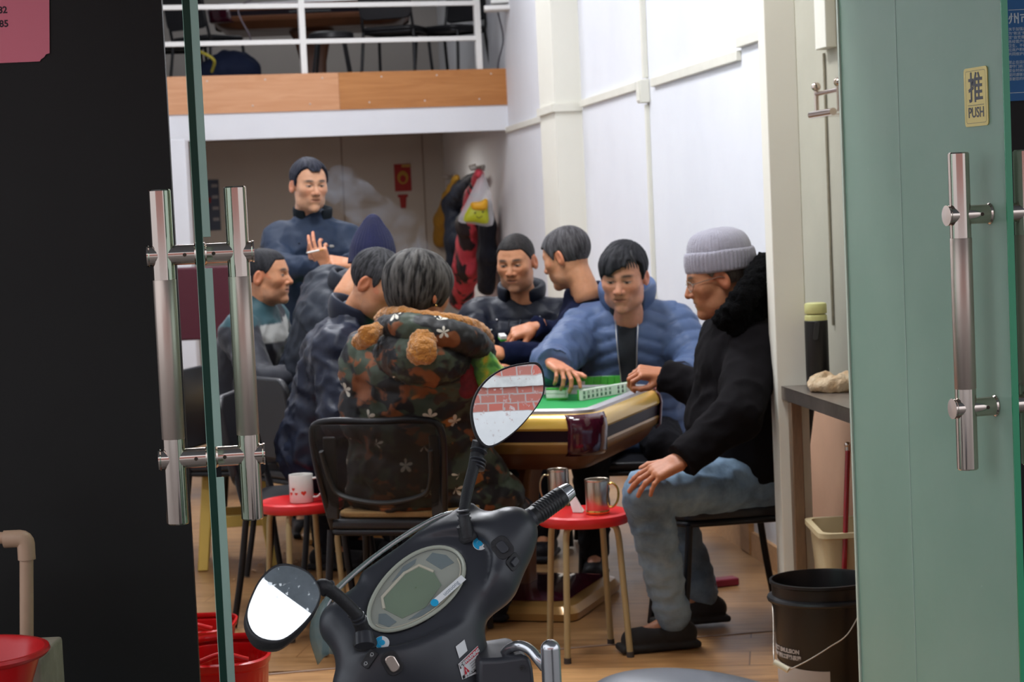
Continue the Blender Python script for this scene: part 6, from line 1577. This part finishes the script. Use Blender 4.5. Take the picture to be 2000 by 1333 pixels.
# ================================================================== the scooter in front of the shop
C0 = W(812, 1152, 3.5)
sa = Vector((.787, .45, .42)).normalized(); ss = Vector((-.40, -.25, .85)); ss = (ss-sa*ss.dot(sa)).normalized(); sf = ss.cross(sa).normalized()
st_ = (ss*.70+sf*.72).normalized(); sn = (ss*.72-sf*.70).normalized()
def S(x, t, n): return C0 + sa*x + st_*t + sn*n          # dash frame
def Q(x, f, s): return C0 + sa*x + sf*f + ss*s            # steering frame
RD = np.c_[v3(sa), v3(st_), v3(sn)]; RQ = np.c_[v3(sa), v3(sf), v3(ss)]
plast = mat('scooter_black', (.034, .0355, .043), .38, 0, .06, 3, .02, 500, spec=.55)
plast2 = mat('scooter_matte', (.018, .018, .020), .55, 0, 0, 3, .15, 200)
scoot = empty('scooter', (C0.x+.1, C0.y-.1, -.17), 'black electric scooter with two mirrors parked before the open doors', 'scooter')
fs = [d_box(S(0, .0, -.045), (.165, .082, .045), .042, RD), (d_ell(S(.06, .0, -.050), (.17, .090, .052), RD), .03),
      (d_ell(Q(-.045, -.005, -.14), (.112, .080, .15), RQ), .05), (d_ell(Q(-.035, .0, -.30), (.088, .075, .20), RQ), .05),
      (d_cap(Q(.13, 0, -.045), Q(.215, 0, -.012), .055, .036), .04), (d_cap(Q(-.11, 0, -.075), Q(-.165, -.0, -.095), .065, .050), .04),
      (d_box(S(.07, .055, -.025), (.125, .035, .020), .015, RD), .02), (d_cap(S(.10, .03, -.045), Q(.195, .01, -.02), .052, .040), .04)]
g = U(fs)
ct_, st2 = math.cos(math.radians(7)), math.sin(math.radians(7)); sa2 = sa*ct_+st_*st2; sb2 = st_*ct_-sa*st2; RD2 = np.c_[v3(sa2), v3(sb2), v3(sn)]
def dash_cut(P):
    q = (P-np.array(C0, f32)) @ RD2.astype(f32); e = (np.sqrt((q[:, 0]/.104)**2+(q[:, 1]/.056)**2)-1)*.05
    return np.maximum(e, -.0075-q[:, 2])
def dash_flat(P):
    q = (P-np.array(C0, f32)) @ RD.astype(f32); e = (np.sqrt((q[:, 0]/.150)**2+((q[:, 1]+.004)/.080)**2)-1)*.07
    return np.maximum(e, .0-q[:, 2])
g = minus(g, dash_flat, .018); g = minus(g, dash_cut, .002)
pts = np.array([v3(S(-.2, 0, 0)), v3(S(.25, 0, 0)), v3(Q(0, 0, -.5)), v3(S(0, .1, .03))])
V_, F_, n_ = nets(g, pts.min(0)-.14, pts.max(0)+.14, .0065, 2)
mesh_obj('handlebar_cowl', V_, F_, plast, scoot, smooth=180)
# clear wind deflector rim along the front edge
def tinted():
    m, nt, p, o = new_mat('tinted_deflector'); p.inputs['Base Color'].default_value = (.35, .45, .45, 1); p.inputs['Roughness'].default_value = .12; p.inputs['Specular IOR Level'].default_value = .8
    t = N(nt, 'BsdfTransparent'); t.inputs[0].default_value = (.6, .68, .66, 1); x = N(nt, 'MixShader', i_Fac=.30); nt.links.new(t.outputs[0], x.inputs[1]); nt.links.new(p.outputs[0], x.inputs[2]); nt.links.new(x.outputs[0], o.inputs[0]); return m
V = []; F = []; pr = [(-.165, .010, -.06), (-.150, .055, -.035), (-.115, .082, -.020), (-.04, .094, -.012), (.05, .097, -.008), (.13, .090, -.008), (.175, .070, -.012)]
pr = spline(pr, 4); n = len(pr)
for j in range(4):
    for p in pr: k = 1+.09*j; V.append(v3(S(p[0]*(1+.03*j), p[1]+.010*j, p[2]-.022*j*j/3)))
for j in range(3):
    for i in range(n-1): F.append([j*n+i, j*n+i+1, (j+1)*n+i+1, (j+1)*n+i])
mesh_obj('wind_deflector', np.array(V), F, tinted(), scoot, smooth=180, solid=.0025)
m = MB(); m.tube([S(p[0], p[1]+.001, p[2]+.001) for p in pr], .0016, 8); m.build('edge_bead', mat('pale_edge', (.45, .42, .42), .3), scoot)
# instrument panel, turned a little in its recess
def S(x, t, n): return C0 + sa2*(x*.915) + sb2*t + sn*n
def ell_ring(rx, ry, w, z, k=48, egg=.12):
    out = []
    for i in range(k):
        a = 2*PI*i/k; e = 1+egg*math.cos(a)
        out.append((rx*math.cos(a), ry*e*math.sin(a), z))
    return out
dsh = empty('dashboard', tuple(C0)); dsh.parent = scoot; dsh.location = C0-BASE[scoot.name]; BASE[dsh.name] = C0.copy()
m = MB(); m.prism([S(x, t, -.0070) for x, t, z in ell_ring(.1085, .0520, 0, 0)], sn*.003); m.build('panel', mat('panel_cream', (.34, .35, .29), .4), dsh, smooth=0)
hexa = [(-.062, .012), (-.048, .030), (.018, .037), (.050, .030), (.060, .004), (.050, -.024), (-.005, -.035), (-.052, -.022)]
m = MB(); m.prism([S(x-.008, t, -.0045) for x, t in hexa], sn*.0025); m.build('screen', mat('lcd_green', (.16, .23, .13), .15, 0, .15, 12, coat=.4), dsh, smooth=0)
m = MB(); m.tube([S(x-.008, t, -.002) for x, t in hexa[:5]], .0028, 8); m.build('screen_rim', mat('cream_rim', (.62, .56, .42), .35), dsh)
wn = mat('window_grey', (.13, .17, .18), .2, coat=.4)
for P_ in ([(.060, .030), (.080, .032), (.095, .012), (.094, -.008), (.066, -.002)], [(-.02, .040), (.020, .048), (.050, .043), (.040, .038)], [(-.098, .000), (-.090, -.018), (-.072, -.020), (-.074, .004), (-.084, .012)], [(-.055, -.031), (-.030, -.042), (.010, -.047), (.040, -.042), (.020, -.038)]):
    m = MB(); m.prism([S(x, t, -.0045) for x, t in P_], sn*.0015); m.build('side_window', wn, dsh, smooth=0)
m = MB(); m.tube([S(x, t, .0005) for x, t, z in ell_ring(.1115, .0545, 0, 0)], .0035, 10, closed=True); m.build('bezel', mat('clear_bezel', (.42, .44, .36), .15, coat=.6), dsh)
m = MB(); m.tube([S(x, t, -.001) for x, t, z in ell_ring(.1045, .0485, 0, 0)][24:48], .0011, 8); m.build('inner_line', mat('cream_rim', (.62, .56, .42), .35), dsh)
V = []; F = []; K = 48; R_l = [1.0, .8, .6, .4, .2, .02]
for j, r_ in enumerate(R_l):
    for x, t, z in ell_ring(.110, .053, 0, 0, K): V.append(v3(S(x*r_, t*r_, .0005+.006*(1-r_*r_))))
for j in range(5):
    for i in range(K): F.append([j*K+i, j*K+(i+1) % K, (j+1)*K+(i+1) % K, (j+1)*K+i])
def lens_m():
    m, nt, p, o = new_mat('dash_lens'); p.inputs['Base Color'].default_value = (.6, .65, .62, 1); p.inputs['Roughness'].default_value = .10; p.inputs['Specular IOR Level'].default_value = .7
    t = N(nt, 'BsdfTransparent'); x = N(nt, 'MixShader', i_Fac=.14); nt.links.new(t.outputs[0], x.inputs[1]); nt.links.new(p.outputs[0], x.inputs[2]); nt.links.new(x.outputs[0], o.inputs[0]); return m
mesh_obj('lens', np.array(V), F, lens_m(), dsh, smooth=180)
whs = mat('sticker_white', (.78, .80, .80), .35); bls = mat('sticker_blue', (.02, .38, .68), .35); rds = mat('sticker_red', (.62, .03, .05), .4); bks = mat('sticker_black', (.01, .01, .01), .4)
def patch(pts2, o, x, y, z, th, name, m_, parent): mb = MB(); mb.prism([Vector(o)+Vector(x)*u+Vector(y)*v for u, v in pts2], Vector(z)*th); return mb.build(name, m_, parent, smooth=0)
stp = S(.040, -.044, .0085); ta = (sa+st_*.12).normalized(); tt = sn.cross(ta)
patch([(-.035, -.006), (.035, -.006), (.035, .006), (-.035, .006)], stp, ta, tt, sn, .0004, 'badge_strip', whs, dsh)
text_obj('lettering', 'uozuong', .0105, M4(stp+sn*.0006+ta*.004, ta, tt, sn), mat('badge_grey', (.2, .25, .3), .4), dsh, .0001)
patch([(.007*math.cos(a), .007*math.sin(a)) for a in np.linspace(0, 6.0, 16)], stp-ta*.036+sn*.0006, ta, tt, sn, .0004, 'badge_dot', bls, dsh)
# surface hits on the cowl for stickers and buttons
gg = g
def drop(o, d):
    """first point of the cowl met from o along d, and its normal"""
    o, d = v3(o), nrm(d); t = 0
    for _ in range(60):
        p = (o+d*t)[None].astype(f32); v = float(gg(p)[0]); t += max(v*.8, 1e-4)
        if v < 3e-4: break
    p = o+d*t; e = .004; gr = np.array([float(gg((p+np.eye(3)[i]*e)[None].astype(f32))[0]-gg((p-np.eye(3)[i]*e)[None].astype(f32))[0]) for i in range(3)])
    return Vector(p), Vector(nrm(gr))
def cowl_at(px, py):
    a, b = W(px, py, 3.0), W(px, py, 3.1); return drop(a, b-a)
def round_sticker(px, py, parent, r=.0125):
    p, n_ = cowl_at(px, py); x = (sa-n_*sa.dot(n_)).normalized(); y = n_.cross(x)
    e = empty('round_sticker', tuple(p)); e.parent = parent; e.location = p-BASE[parent.name]; BASE[e.name] = p.copy()
    patch([(r*math.cos(a), r*math.sin(a)) for a in np.linspace(0, 2*PI, 32, endpoint=False)], p+n_*.0012, x, y, n_, .0005, 'disc', whs, e)
    A = [(r*.94*math.cos(a), r*.94*math.sin(a)) for a in np.linspace(.9, 3.9, 20)]+[(r*.45*math.cos(a), r*.45*math.sin(a)) for a in np.linspace(3.9, .9, 14)]
    patch(A, p+n_*.0019, x, y, n_, .0003, 'blue_arc', bls, e); patch([(r*.42*math.cos(a), r*.42*math.sin(a)) for a in np.linspace(0, 6.0, 18)], p+n_*.0019, x, y, n_, .0003, 'blue_centre', bls, e)
round_sticker(937, 1063, scoot); round_sticker(746, 1257, scoot)
# warning label on the rear face
def lab_pt(px, py): p, n_ = cowl_at(px, py); return p+n_*.0014, n_
def grid_patch(corners, name, m_, parent, lift=.0014, n=8):
    """quad in photo directions draped over the cowl; corners tl, tr, br, bl in pixels"""
    V = []; F = []; tl, tr, br, bl = [np.array(c, float) for c in corners]
    for j in range(n+1):
        for i in range(n+1):
            u, v = i/n, j/n; c = (tl*(1-u)+tr*u)*(1-v)+(bl*(1-u)+br*u)*v; p, n_ = cowl_at(*c); V.append(v3(p+n_*lift))
    for j in range(n):
        for i in range(n): k = j*(n+1)+i; F.append([k, k+n+1, k+n+2, k+1])
    return mesh_obj(name, np.array(V), F, m_, parent, smooth=60)
wl = None
def safe_patch(*a, **k):
    return grid_patch(*a, **k)
wl = grid_patch(((894, 1298), (932, 1262), (935, 1314), (902, 1328)), 'warning_label', whs, scoot)
grid_patch(((889, 1264), (906, 1250), (912, 1272), (896, 1287)), 'label_tab', whs, scoot)
grid_patch(((896, 1299), (932, 1263), (933, 1277), (898, 1308)), 'label_band_red', rds, wl, lift=.0019)
grid_patch(((896, 1299), (906, 1289), (907, 1298), (898, 1308)), 'label_band_black', bks, wl, lift=.0023)
grid_patch(((902, 1321), (935, 1300), (935, 1308), (903, 1327)), 'label_foot_black', bks, wl, lift=.0019)
p0, n0 = lab_pt(920, 1282); lx = (lab_pt(930, 1272)[0]-lab_pt(908, 1292)[0]).normalized(); ly = n0.cross(lx)
text_obj('lettering', 'WARNING', .0085, M4(p0+n0*.0014, lx, ly, n0), whs, wl, .0002, bold=.0003)
p1, n1 = lab_pt(902, 1299); text_obj('lettering', '警告', .0075, M4(p1+n1*.0020, lx, ly, n1), whs, wl, .0002, bold=.0002)
p2, n2 = lab_pt(909, 1311); ly2 = n2.cross(lx)
mb = MB(); mb.prism([p2+n2*.0012+lx*u+ly2*v for u, v in ((-.008, -.007), (.008, -.007), (0, .009))], n2*.0003); mb.build('red_triangle', rds, wl, smooth=0)
text_obj('lettering', '!', .009, M4(p2+n2*.0018-ly2*.001, lx, ly2, n2), whs, wl, .0001, bold=.0004)
p3, n3 = lab_pt(924, 1296)
for k in range(4): mb = MB(); mb.prism([p3+n3*.0012+lx*u+ly2*(v-.0042*k+.004) for u, v in ((-.010, -.0006), (.010, -.0006), (.010, .0006), (-.010, .0006))], n3*.0002); mb.build('label_line', mat('sticker_grey', (.35, .33, .33), .5), wl, smooth=0)
p4, n4 = lab_pt(919, 1311); text_obj('lettering', '注意安全小心', .0065, M4(p4+n4*.0014-ly2*.001, lx, ly2, n4), whs, wl, .0002, bold=.0002)
# switches
def pod(px, py, w, h, name, m_, ang=0, th=.006, r=.004):
    p, n_ = cowl_at(px, py); x = (sa-n_*sa.dot(n_)).normalized(); y = n_.cross(x); c, s = math.cos(ang), math.sin(ang); x, y = x*c+y*s, y*c-x*s
    mb = MB(); mb.prism(rrect(p-n_*.002, x, y, w, h, r), n_*th); return mb.build(name, m_, scoot, bevel=.0012), p, x, y, n_
o_, p, x, y, n_ = pod(722, 1288, .032, .017, 'light_switch', plast2, .25)
for k in (-1, 1):
    q = p+x*k*.009+n_*.0042; mb = MB(); mb.tube([q+x*(-.002)+y*.0025, q+x*.001+y*.0025, q+x*.0028, q+x*.001-y*.0025, q+x*(-.002)-y*.0025], .0004, 5, closed=True); mb.tube([q-x*.0045+y*.001, q-x*.003+y*.001], .0003, 5); mb.tube([q-x*.0045-y*.001, q-x*.003-y*.001], .0003, 5); mb.build('beam_symbol', whs, o_)
o_, p, x, y, n_ = pod(766, 1296, .030, .042, 'button_surround', plast2, .0, .004, .012)
mb = MB(); mb.prism(rrect(p+n_*.001, x, y, .018, .030, .008), n_*.006); mb.build('chrome_button', chrome, o_, bevel=.002)
o_, p, x, y, n_ = pod(981, 1070, .034, .040, 'key_surround', plast2, .0, .003, .012); mb = MB(); mb.prism(rrect(p+n_*.0005, x, y, .016, .022, .006), n_*.004); mb.build('rocker', mat('scooter_black', (0, 0, 0)), o_, bevel=.001)
o_, p, x, y, n_ = pod(1003, 1098, .030, .026, 'right_switch', plast2, .2, .004, .008)
mb = MB(); mb.prism(rrect(p+n_*.001, x, y, .016, .012, .003), n_*.005); mb.build('rocker', plast, o_, bevel=.001)
# grips
rub = mat('grip_rubber', (.014, .014, .015), .42, bump=.1, bscale=300)
for s, x0, zz in ((1, .215, -.012), (-1, .175, -.100)):
    gname = 'right_grip' if s > 0 else 'left_grip'
    ge = empty('hand_grip', tuple(Q(s*x0, 0, zz))); ge.parent = scoot; ge.location = Q(s*x0, 0, zz)-BASE[scoot.name]; BASE[ge.name] = Q(s*x0, 0, zz)
    ax = sa*s+(ss*.02 if s > 0 else -ss*.1); Rg = frame(ax); o_ = Q(s*x0, 0, zz)
    m = MB(); m.lathe([(.026, -.03), (.026, -.006), (.022, -.003), (.0235, .0), (.0235, .007), (.019, .010), (.0185, .04)], o_, Rg, 32); m.build('throttle_collar', plast, ge)
    prof = [(.0, .012), (.0175, .012)]+[(.0175+.0012*(k % 2), .014+.0016*k) for k in range(64)]+[(.0165, .119), (0, .119)]
    prof = [(0, .012), (.0180, .012), (.0178, .05)]+[(.0178+.0013*abs(math.sin(k*.8)), .05+.0015*k) for k in range(36)]+[(.0185, .108), (.017, .111), (0, .111)]
    m = MB(); m.lathe(prof, o_, Rg, 32); m.build('rubber', rub, ge)
    m = MB(); m.lathe([(.0150, .110), (.0178, .112), (.0165, .122), (.0145, .130), (.009, .134), (0, .135)], o_, Rg, 32); m.build('bar_end', mat('bar_end_silver', (.62, .62, .63), .25, .9), ge)
    for k in range(8):
        a = 2*PI*k/8; d_ = Vector(Rg @ np.array([math.cos(a), math.sin(a), 0])); z_ = Vector(Rg[:, 2]); m = MB(); m.tube([o_+d_*.0170+z_*.113, o_+d_*.0158+z_*.124, o_+d_*.0135+z_*.131], .0010, 6); m.build('end_groove', plast2, ge)
# mirrors
def mirror(outline, back_shift, D, nvec, Rc, base, path, rads, label_parts):
    e = empty('mirror', tuple(W(*base))); e.parent = scoot; e.location = W(*base)-BASE[scoot.name]; BASE[e.name] = W(*base)
    nv = Vector(nvec).normalized(); cpx = np.mean(np.array(outline), 0); c = W(cpx[0], cpx[1], D)
    def onp(px, py): d = W(px, py, 1.0)-CAM; return CAM+d*((c-CAM).dot(nv)/d.dot(nv))
    O = [Vector(p) for p in spline([onp(*p) for p in outline], 3, True)]; K = len(O)
    # bulged glass
    V = []; F = []; ks = [1, .85, .7, .5, .3, .12]
    cc = sum(O, Vector())/K; R2_ = max((p-cc).length for p in O)
    def dome(p, base_=.0): r2 = (p-cc).length_squared; return p+nv*(base_+(R2_*R2_-r2)/(2*Rc))
    for k_ in ks:
        for p in O: V.append(v3(dome(cc+(p-cc)*k_, .0006)))
    V.append(v3(dome(cc, .0006)))
    for j in range(len(ks)-1):
        for i in range(K): F.append([j*K+i, j*K+(i+1) % K, (j+1)*K+(i+1) % K, (j+1)*K+i])
    for i in range(K): F.append([(len(ks)-1)*K+i, (len(ks)-1)*K+(i+1) % K, len(V)-1])
    mesh_obj('mirror_glass', np.array(V), F, mirr, e, smooth=180)
    # housing shell, deeper behind and shifted
    sh = Vector(back_shift); V = []; F = []; rows = [(1.0, .0004), (1.045, .003), (1.06, -.004), (1.05, -.014), (.95, -.030), (.70, -.044), (.35, -.050), (.05, -.052)]
    for k_, z in rows:
        for p in O: V.append(v3(cc+(p-cc)*k_+nv*z+sh*min(1, max(0, -z/.025))+nv*((R2_*R2_-(p-cc).length_squared)/(2*Rc) if z > -.002 else 0)))
    for j in range(len(rows)-1):
        for i in range(K): F.append([j*K+i, (j+1)*K+i, (j+1)*K+(i+1) % K, j*K+(i+1) % K])
    F.append([(len(rows)-1)*K+i for i in range(K)]); mesh_obj('housing', np.array(V), F, plast2, e, smooth=180)
    P_ = [W(*p) for p in path]; m = MB(); sp = spline(P_, 6); rr = list(np.interp(np.linspace(0, len(rads)-1, len(sp)), range(len(rads)), rads)); m.tube(sp, rr, 18); m.build('stalk', plast2, e)
    return e, P_
def mirror_mat():
    m, nt, p, o = new_mat('mirror_silver'); p.inputs['Base Color'].default_value = (.92, .93, .93, 1); p.inputs['Metallic'].default_value = 1.0
    t = N(nt, 'TexCoord'); v = N(nt, 'TexNoise', i_Scale=120.0, i_Detail=3.0); nt.links.new(t.outputs['Object'], v.inputs[0]); r = N(nt, 'ValToRGB'); r.color_ramp.elements[0].position = .6; r.color_ramp.elements[0].color = (.02, .02, .02, 1); r.color_ramp.elements[1].position = .78; r.color_ramp.elements[1].color = (.3, .3, .3, 1)
    nt.links.new(v.outputs[0], r.inputs[0]); nt.links.new(r.outputs[0], p.inputs['Roughness']); return m
mirr = mirror_mat()
def cz(pts, ox, oy, sc_): return [(ox+u/sc_, oy+v/sc_) for u, v in pts]
oR = cz([(690, 112), (740, 125), (768, 180), (775, 290), (745, 370), (690, 450), (600, 550), (500, 630), (420, 668), (370, 655), (325, 590), (300, 500), (296, 420), (320, 330), (370, 250), (450, 180), (550, 135)], 840, 680, 3.51)
e, P_ = mirror(oR, (-.006, .004, -.002), 3.62, (-.02, -1, .075), 1.1, (912, 1048, 3.56), [(914, 1050, 3.56), (908, 1020, 3.56), (906, 1002, 3.57), (912, 965, 3.60), (925, 915, 3.63), (935, 880, 3.65), (938, 862, 3.65)], [.012, .0105, .0095, .0100, .0105, .0145, .014], None)
for (px, py, r_) in ((934, 900, .0150), (933, 907, .0148), (932, 914, .0143), (905, 998, .0120), (906, 1006, .0118), (907, 1014, .0122), (935, 882, .0160)): q = W(px, py, 3.635 if py < 950 else 3.565); m = MB(); m.lathe([(r_-.002, -.0018), (r_, -.0012), (r_, .0012), (r_-.002, .0018)], q, frame(W(930, 900, 3.63)-W(912, 965, 3.60) if py < 950 else W(905, 1000, 3.56)-W(912, 1040, 3.56)), 20); m.build('rubber_ring', plast, e)
p, n_ = cowl_at(915, 1048); m = MB(); m.lathe([(0, -.004), (.0185, -.004), (.0185, .003), (.015, .008), (.013, .016), (.012, .024)], p, frame(ss), 24); m.build('boot', plast2, e)
oL = cz([(330, 478), (430, 485), (530, 530), (590, 600), (620, 680), (600, 760), (560, 830), (480, 920), (380, 1000), (300, 1025), (200, 1010), (130, 960), (95, 880), (95, 800), (130, 700), (180, 600), (250, 520)], 460, 980, 3.777)
e, P_ = mirror(oL, (-.014, .004, -.012), 3.28, (-.10, -.86, .55), 1.1, (712, 1245, 3.36), [(712, 1255, 3.36), (708, 1232, 3.36), (702, 1212, 3.35), (690, 1194, 3.34), (668, 1172, 3.33), (648, 1156, 3.32), (632, 1146, 3.31), (622, 1152, 3.31)], [.0125, .0120, .0125, .0105, .0105, .0110, .0125, .013], None)
for (px, py, r_) in ((698, 1205, .0128), (703, 1212, .0125), (692, 1198, .0122), (640, 1150, .0150)): q = W(px, py, 3.345 if px > 650 else 3.32); m = MB(); m.lathe([(r_-.002, -.0018), (r_, -.0012), (r_, .0012), (r_-.002, .0018)], q, frame(W(690, 1194, 3.34)-W(706, 1222, 3.35) if px > 650 else W(632, 1146, 3.31)-W(668, 1172, 3.33)), 20); m.build('rubber_ring', plast, e)
m = MB(); m.cyl(W(712, 1262, 3.35), W(710, 1238, 3.36), .0165, .0155, 24); m.build('stalk_base', plast, e)
p, n_ = cowl_at(712, 1256); m = MB(); m.lathe([(0, -.006), (.021, -.006), (.020, .004), (.017, .010), (.013, .014)], p, frame(ss*.8+n_*.4), 24); m.build('boot', plast2, e)
# chrome guard hoop and black carrier box behind the column
m = MB(); tx = W(1075, 1268, 3.42); m.tube([Vector((tx.x, tx.y, .40)), tx], .0165, 24); m.sphere(tx, (.0165, .0165, .016), 24, 12)
m.build('guard_post', mat('dull_chrome', (.60, .60, .62), .22, .95), scoot)
m = MB(); m.tube(spline([W(1064, 1305, 3.44), W(1052, 1290, 3.44), W(1035, 1270, 3.45), W(1015, 1262, 3.46), W(995, 1268, 3.48), W(982, 1284, 3.5)], 6), .0090, 16); m.build('guard_bar', mat('dull_chrome', (.6, .6, .62), .22, .95), scoot)
a, b = W(936, 1292, 3.50), W(1035, 1283, 3.48)
m = MB(); m.prism([W(934, 1290, 3.46), W(975, 1288, 3.46), W(1020, 1281, 3.46), W(1036, 1284, 3.46), W(1043, 1310, 3.46), W(1048, 1360, 3.46), W(934, 1370, 3.46)], (-.03, .10, .012)); m.build('carrier', plast, scoot, bevel=.008)
p = W(1020, 1306, 3.455); m = MB(); m.lathe([(.0045, 0), (.0045, .003), (.003, .003), (.003, .001), (0, .001)], p, frame((0, -1, .2)), 16); m.build('carrier_bolt', plast2, scoot)
# column, floorboard, saddle, wheels down to the pavement
fh = Vector((-.56, .83, 0)); rh = Vector((.83, .56, 0)); GZ = -.17
hp = Q(.0, .02, -.30)
gL = U([d_cap(hp, hp+fh*.16-Zv*.42, .085, .095, rh, 1.6), (d_cap(hp+fh*.10-Zv*.50, hp-fh*.30-Zv*.52, .06, .07, rh, 2.2), .08), (d_cap(hp-fh*.38-Zv*.45, hp-fh*.95-Zv*.40, .13, .15, rh, 1.2), .08)])
pp = np.array([v3(hp), v3(hp+fh*.2-Zv*.55), v3(hp-fh*1.0-Zv*.5)]); V_, F_, n_ = nets(gL, pp.min(0)-.3, pp.max(0)+.25, .02, 1); mesh_obj('body_shell', V_, F_, plast, scoot, smooth=180)
sd = W(1375, 1398, 2.74); 
gS = U([d_ell(sd, (.115, .22, .05), np.c_[v3(rh), v3(fh), [0, 0, 1]]), (d_ell(sd-fh*.25+Zv*.004, (.12, .2, .055), np.c_[v3(rh), v3(fh), [0, 0, 1]]), .05)])
V_, F_, n_ = nets(gS, v3(sd)-.55, v3(sd)+.5, .014, 1); mesh_obj('saddle', V_, F_, mat('saddle_vinyl', (.12, .135, .17), .38), scoot, smooth=180)
m = MB(); m.tube([sd-Zv*.04, sd-Zv*.3-fh*.05, hp-fh*.6-Zv*.42], [.12, .12, .14], 20); m.build('saddle_base', plast, scoot)
for nm, c in (('front_wheel', hp+fh*.34), ('rear_wheel', hp-fh*.98)):
    c = Vector((c.x, c.y, GZ+.205)); m = MB(); m.lathe([(.13, -.045), (.18, -.05), (.202, -.03), (.205, 0), (.202, .03), (.18, .05), (.13, .045)], c, frame(rh), 40, caps=False); m.lathe([(0, -.03), (.03, -.03), (.035, -.012), (.12, -.02), (.135, -.045), (.135, .045), (.12, .02), (.035, .012), (.03, .03), (0, .03)], c, frame(rh), 40, mi=1); m.build(nm, [mat('tyre', (.015, .015, .015), .8), mat('rim_grey', (.3, .3, .31), .4, .8)], scoot)
for s in (-1, 1):
    c = hp+fh*.34; c.z = GZ+.205; m = MB(); m.tube([hp+fh*.14-Zv*.30+rh*s*.06, c+rh*s*.075], .018, 12); m.build('fork', plast2, scoot)
m = MB(); m.tube([hp-fh*.35-Zv*.5-rh*.08, Vector((hp.x, hp.y, GZ+.012))-fh*.32-rh*.24], .012, 10); m.build('side_stand', plast2, scoot)
# ------------------------------------------------------------------ cigarette smoke
def smoke_mat():
    m = bpy.data.materials.new('smoke'); m.use_nodes = True; nt = m.node_tree; nt.nodes.clear()
    o = nt.nodes.new('ShaderNodeOutputMaterial'); v = nt.nodes.new('ShaderNodeVolumePrincipled'); v.inputs['Color'].default_value = (.80, .86, 1.0, 1)
    t = N(nt, 'TexCoord'); n = N(nt, 'TexNoise', i_Scale=8.0, i_Detail=5.0, i_Distortion=1.2); nt.links.new(t.outputs['Object'], n.inputs[0])
    r = N(nt, 'MapRange'); r.inputs[1].default_value = .44; r.inputs[2].default_value = .80; r.inputs[3].default_value = 0; r.inputs[4].default_value = 5.5
    nt.links.new(n.outputs[0], r.inputs[0]); nt.links.new(r.outputs[0], v.inputs['Density']); nt.links.new(v.outputs[0], o.inputs['Volume']); v.inputs['Anisotropy'].default_value = .2
    return m
def puff(pts, name, lab):
    P_ = [(v3(W(px, py, D)), r) for px, py, D, r in pts]
    fs = [d_cap(P_[i][0], P_[i+1][0], P_[i][1], P_[i+1][1]) for i in range(len(P_)-1)]; a = np.array([p for p, _ in P_])
    V_, F_, n_ = nets(U([fs[0]]+[(f_, .05) for f_ in fs[1:]]), a.min(0)-.32, a.max(0)+.32, .03, 1); V_ = V_+n_*(.045*fbm(V_, 7, 2, 3))[:, None]
    o = mesh_obj(name, V_, F_, smoke_mat() if 'smoke' not in bpy.data.materials else bpy.data.materials['smoke'], smooth=180); setp(o, lab, 'smoke', kind='stuff')
puff([(650, 340, 9.6, .04), (664, 365, 9.6, .09), (692, 388, 9.65, .10), (715, 412, 9.65, .07), (760, 430, 9.7, .07), (785, 455, 9.7, .10), (800, 480, 9.7, .09)], 'smoke_plume', 'pale cigarette smoke drifting right of the person standing at the back')
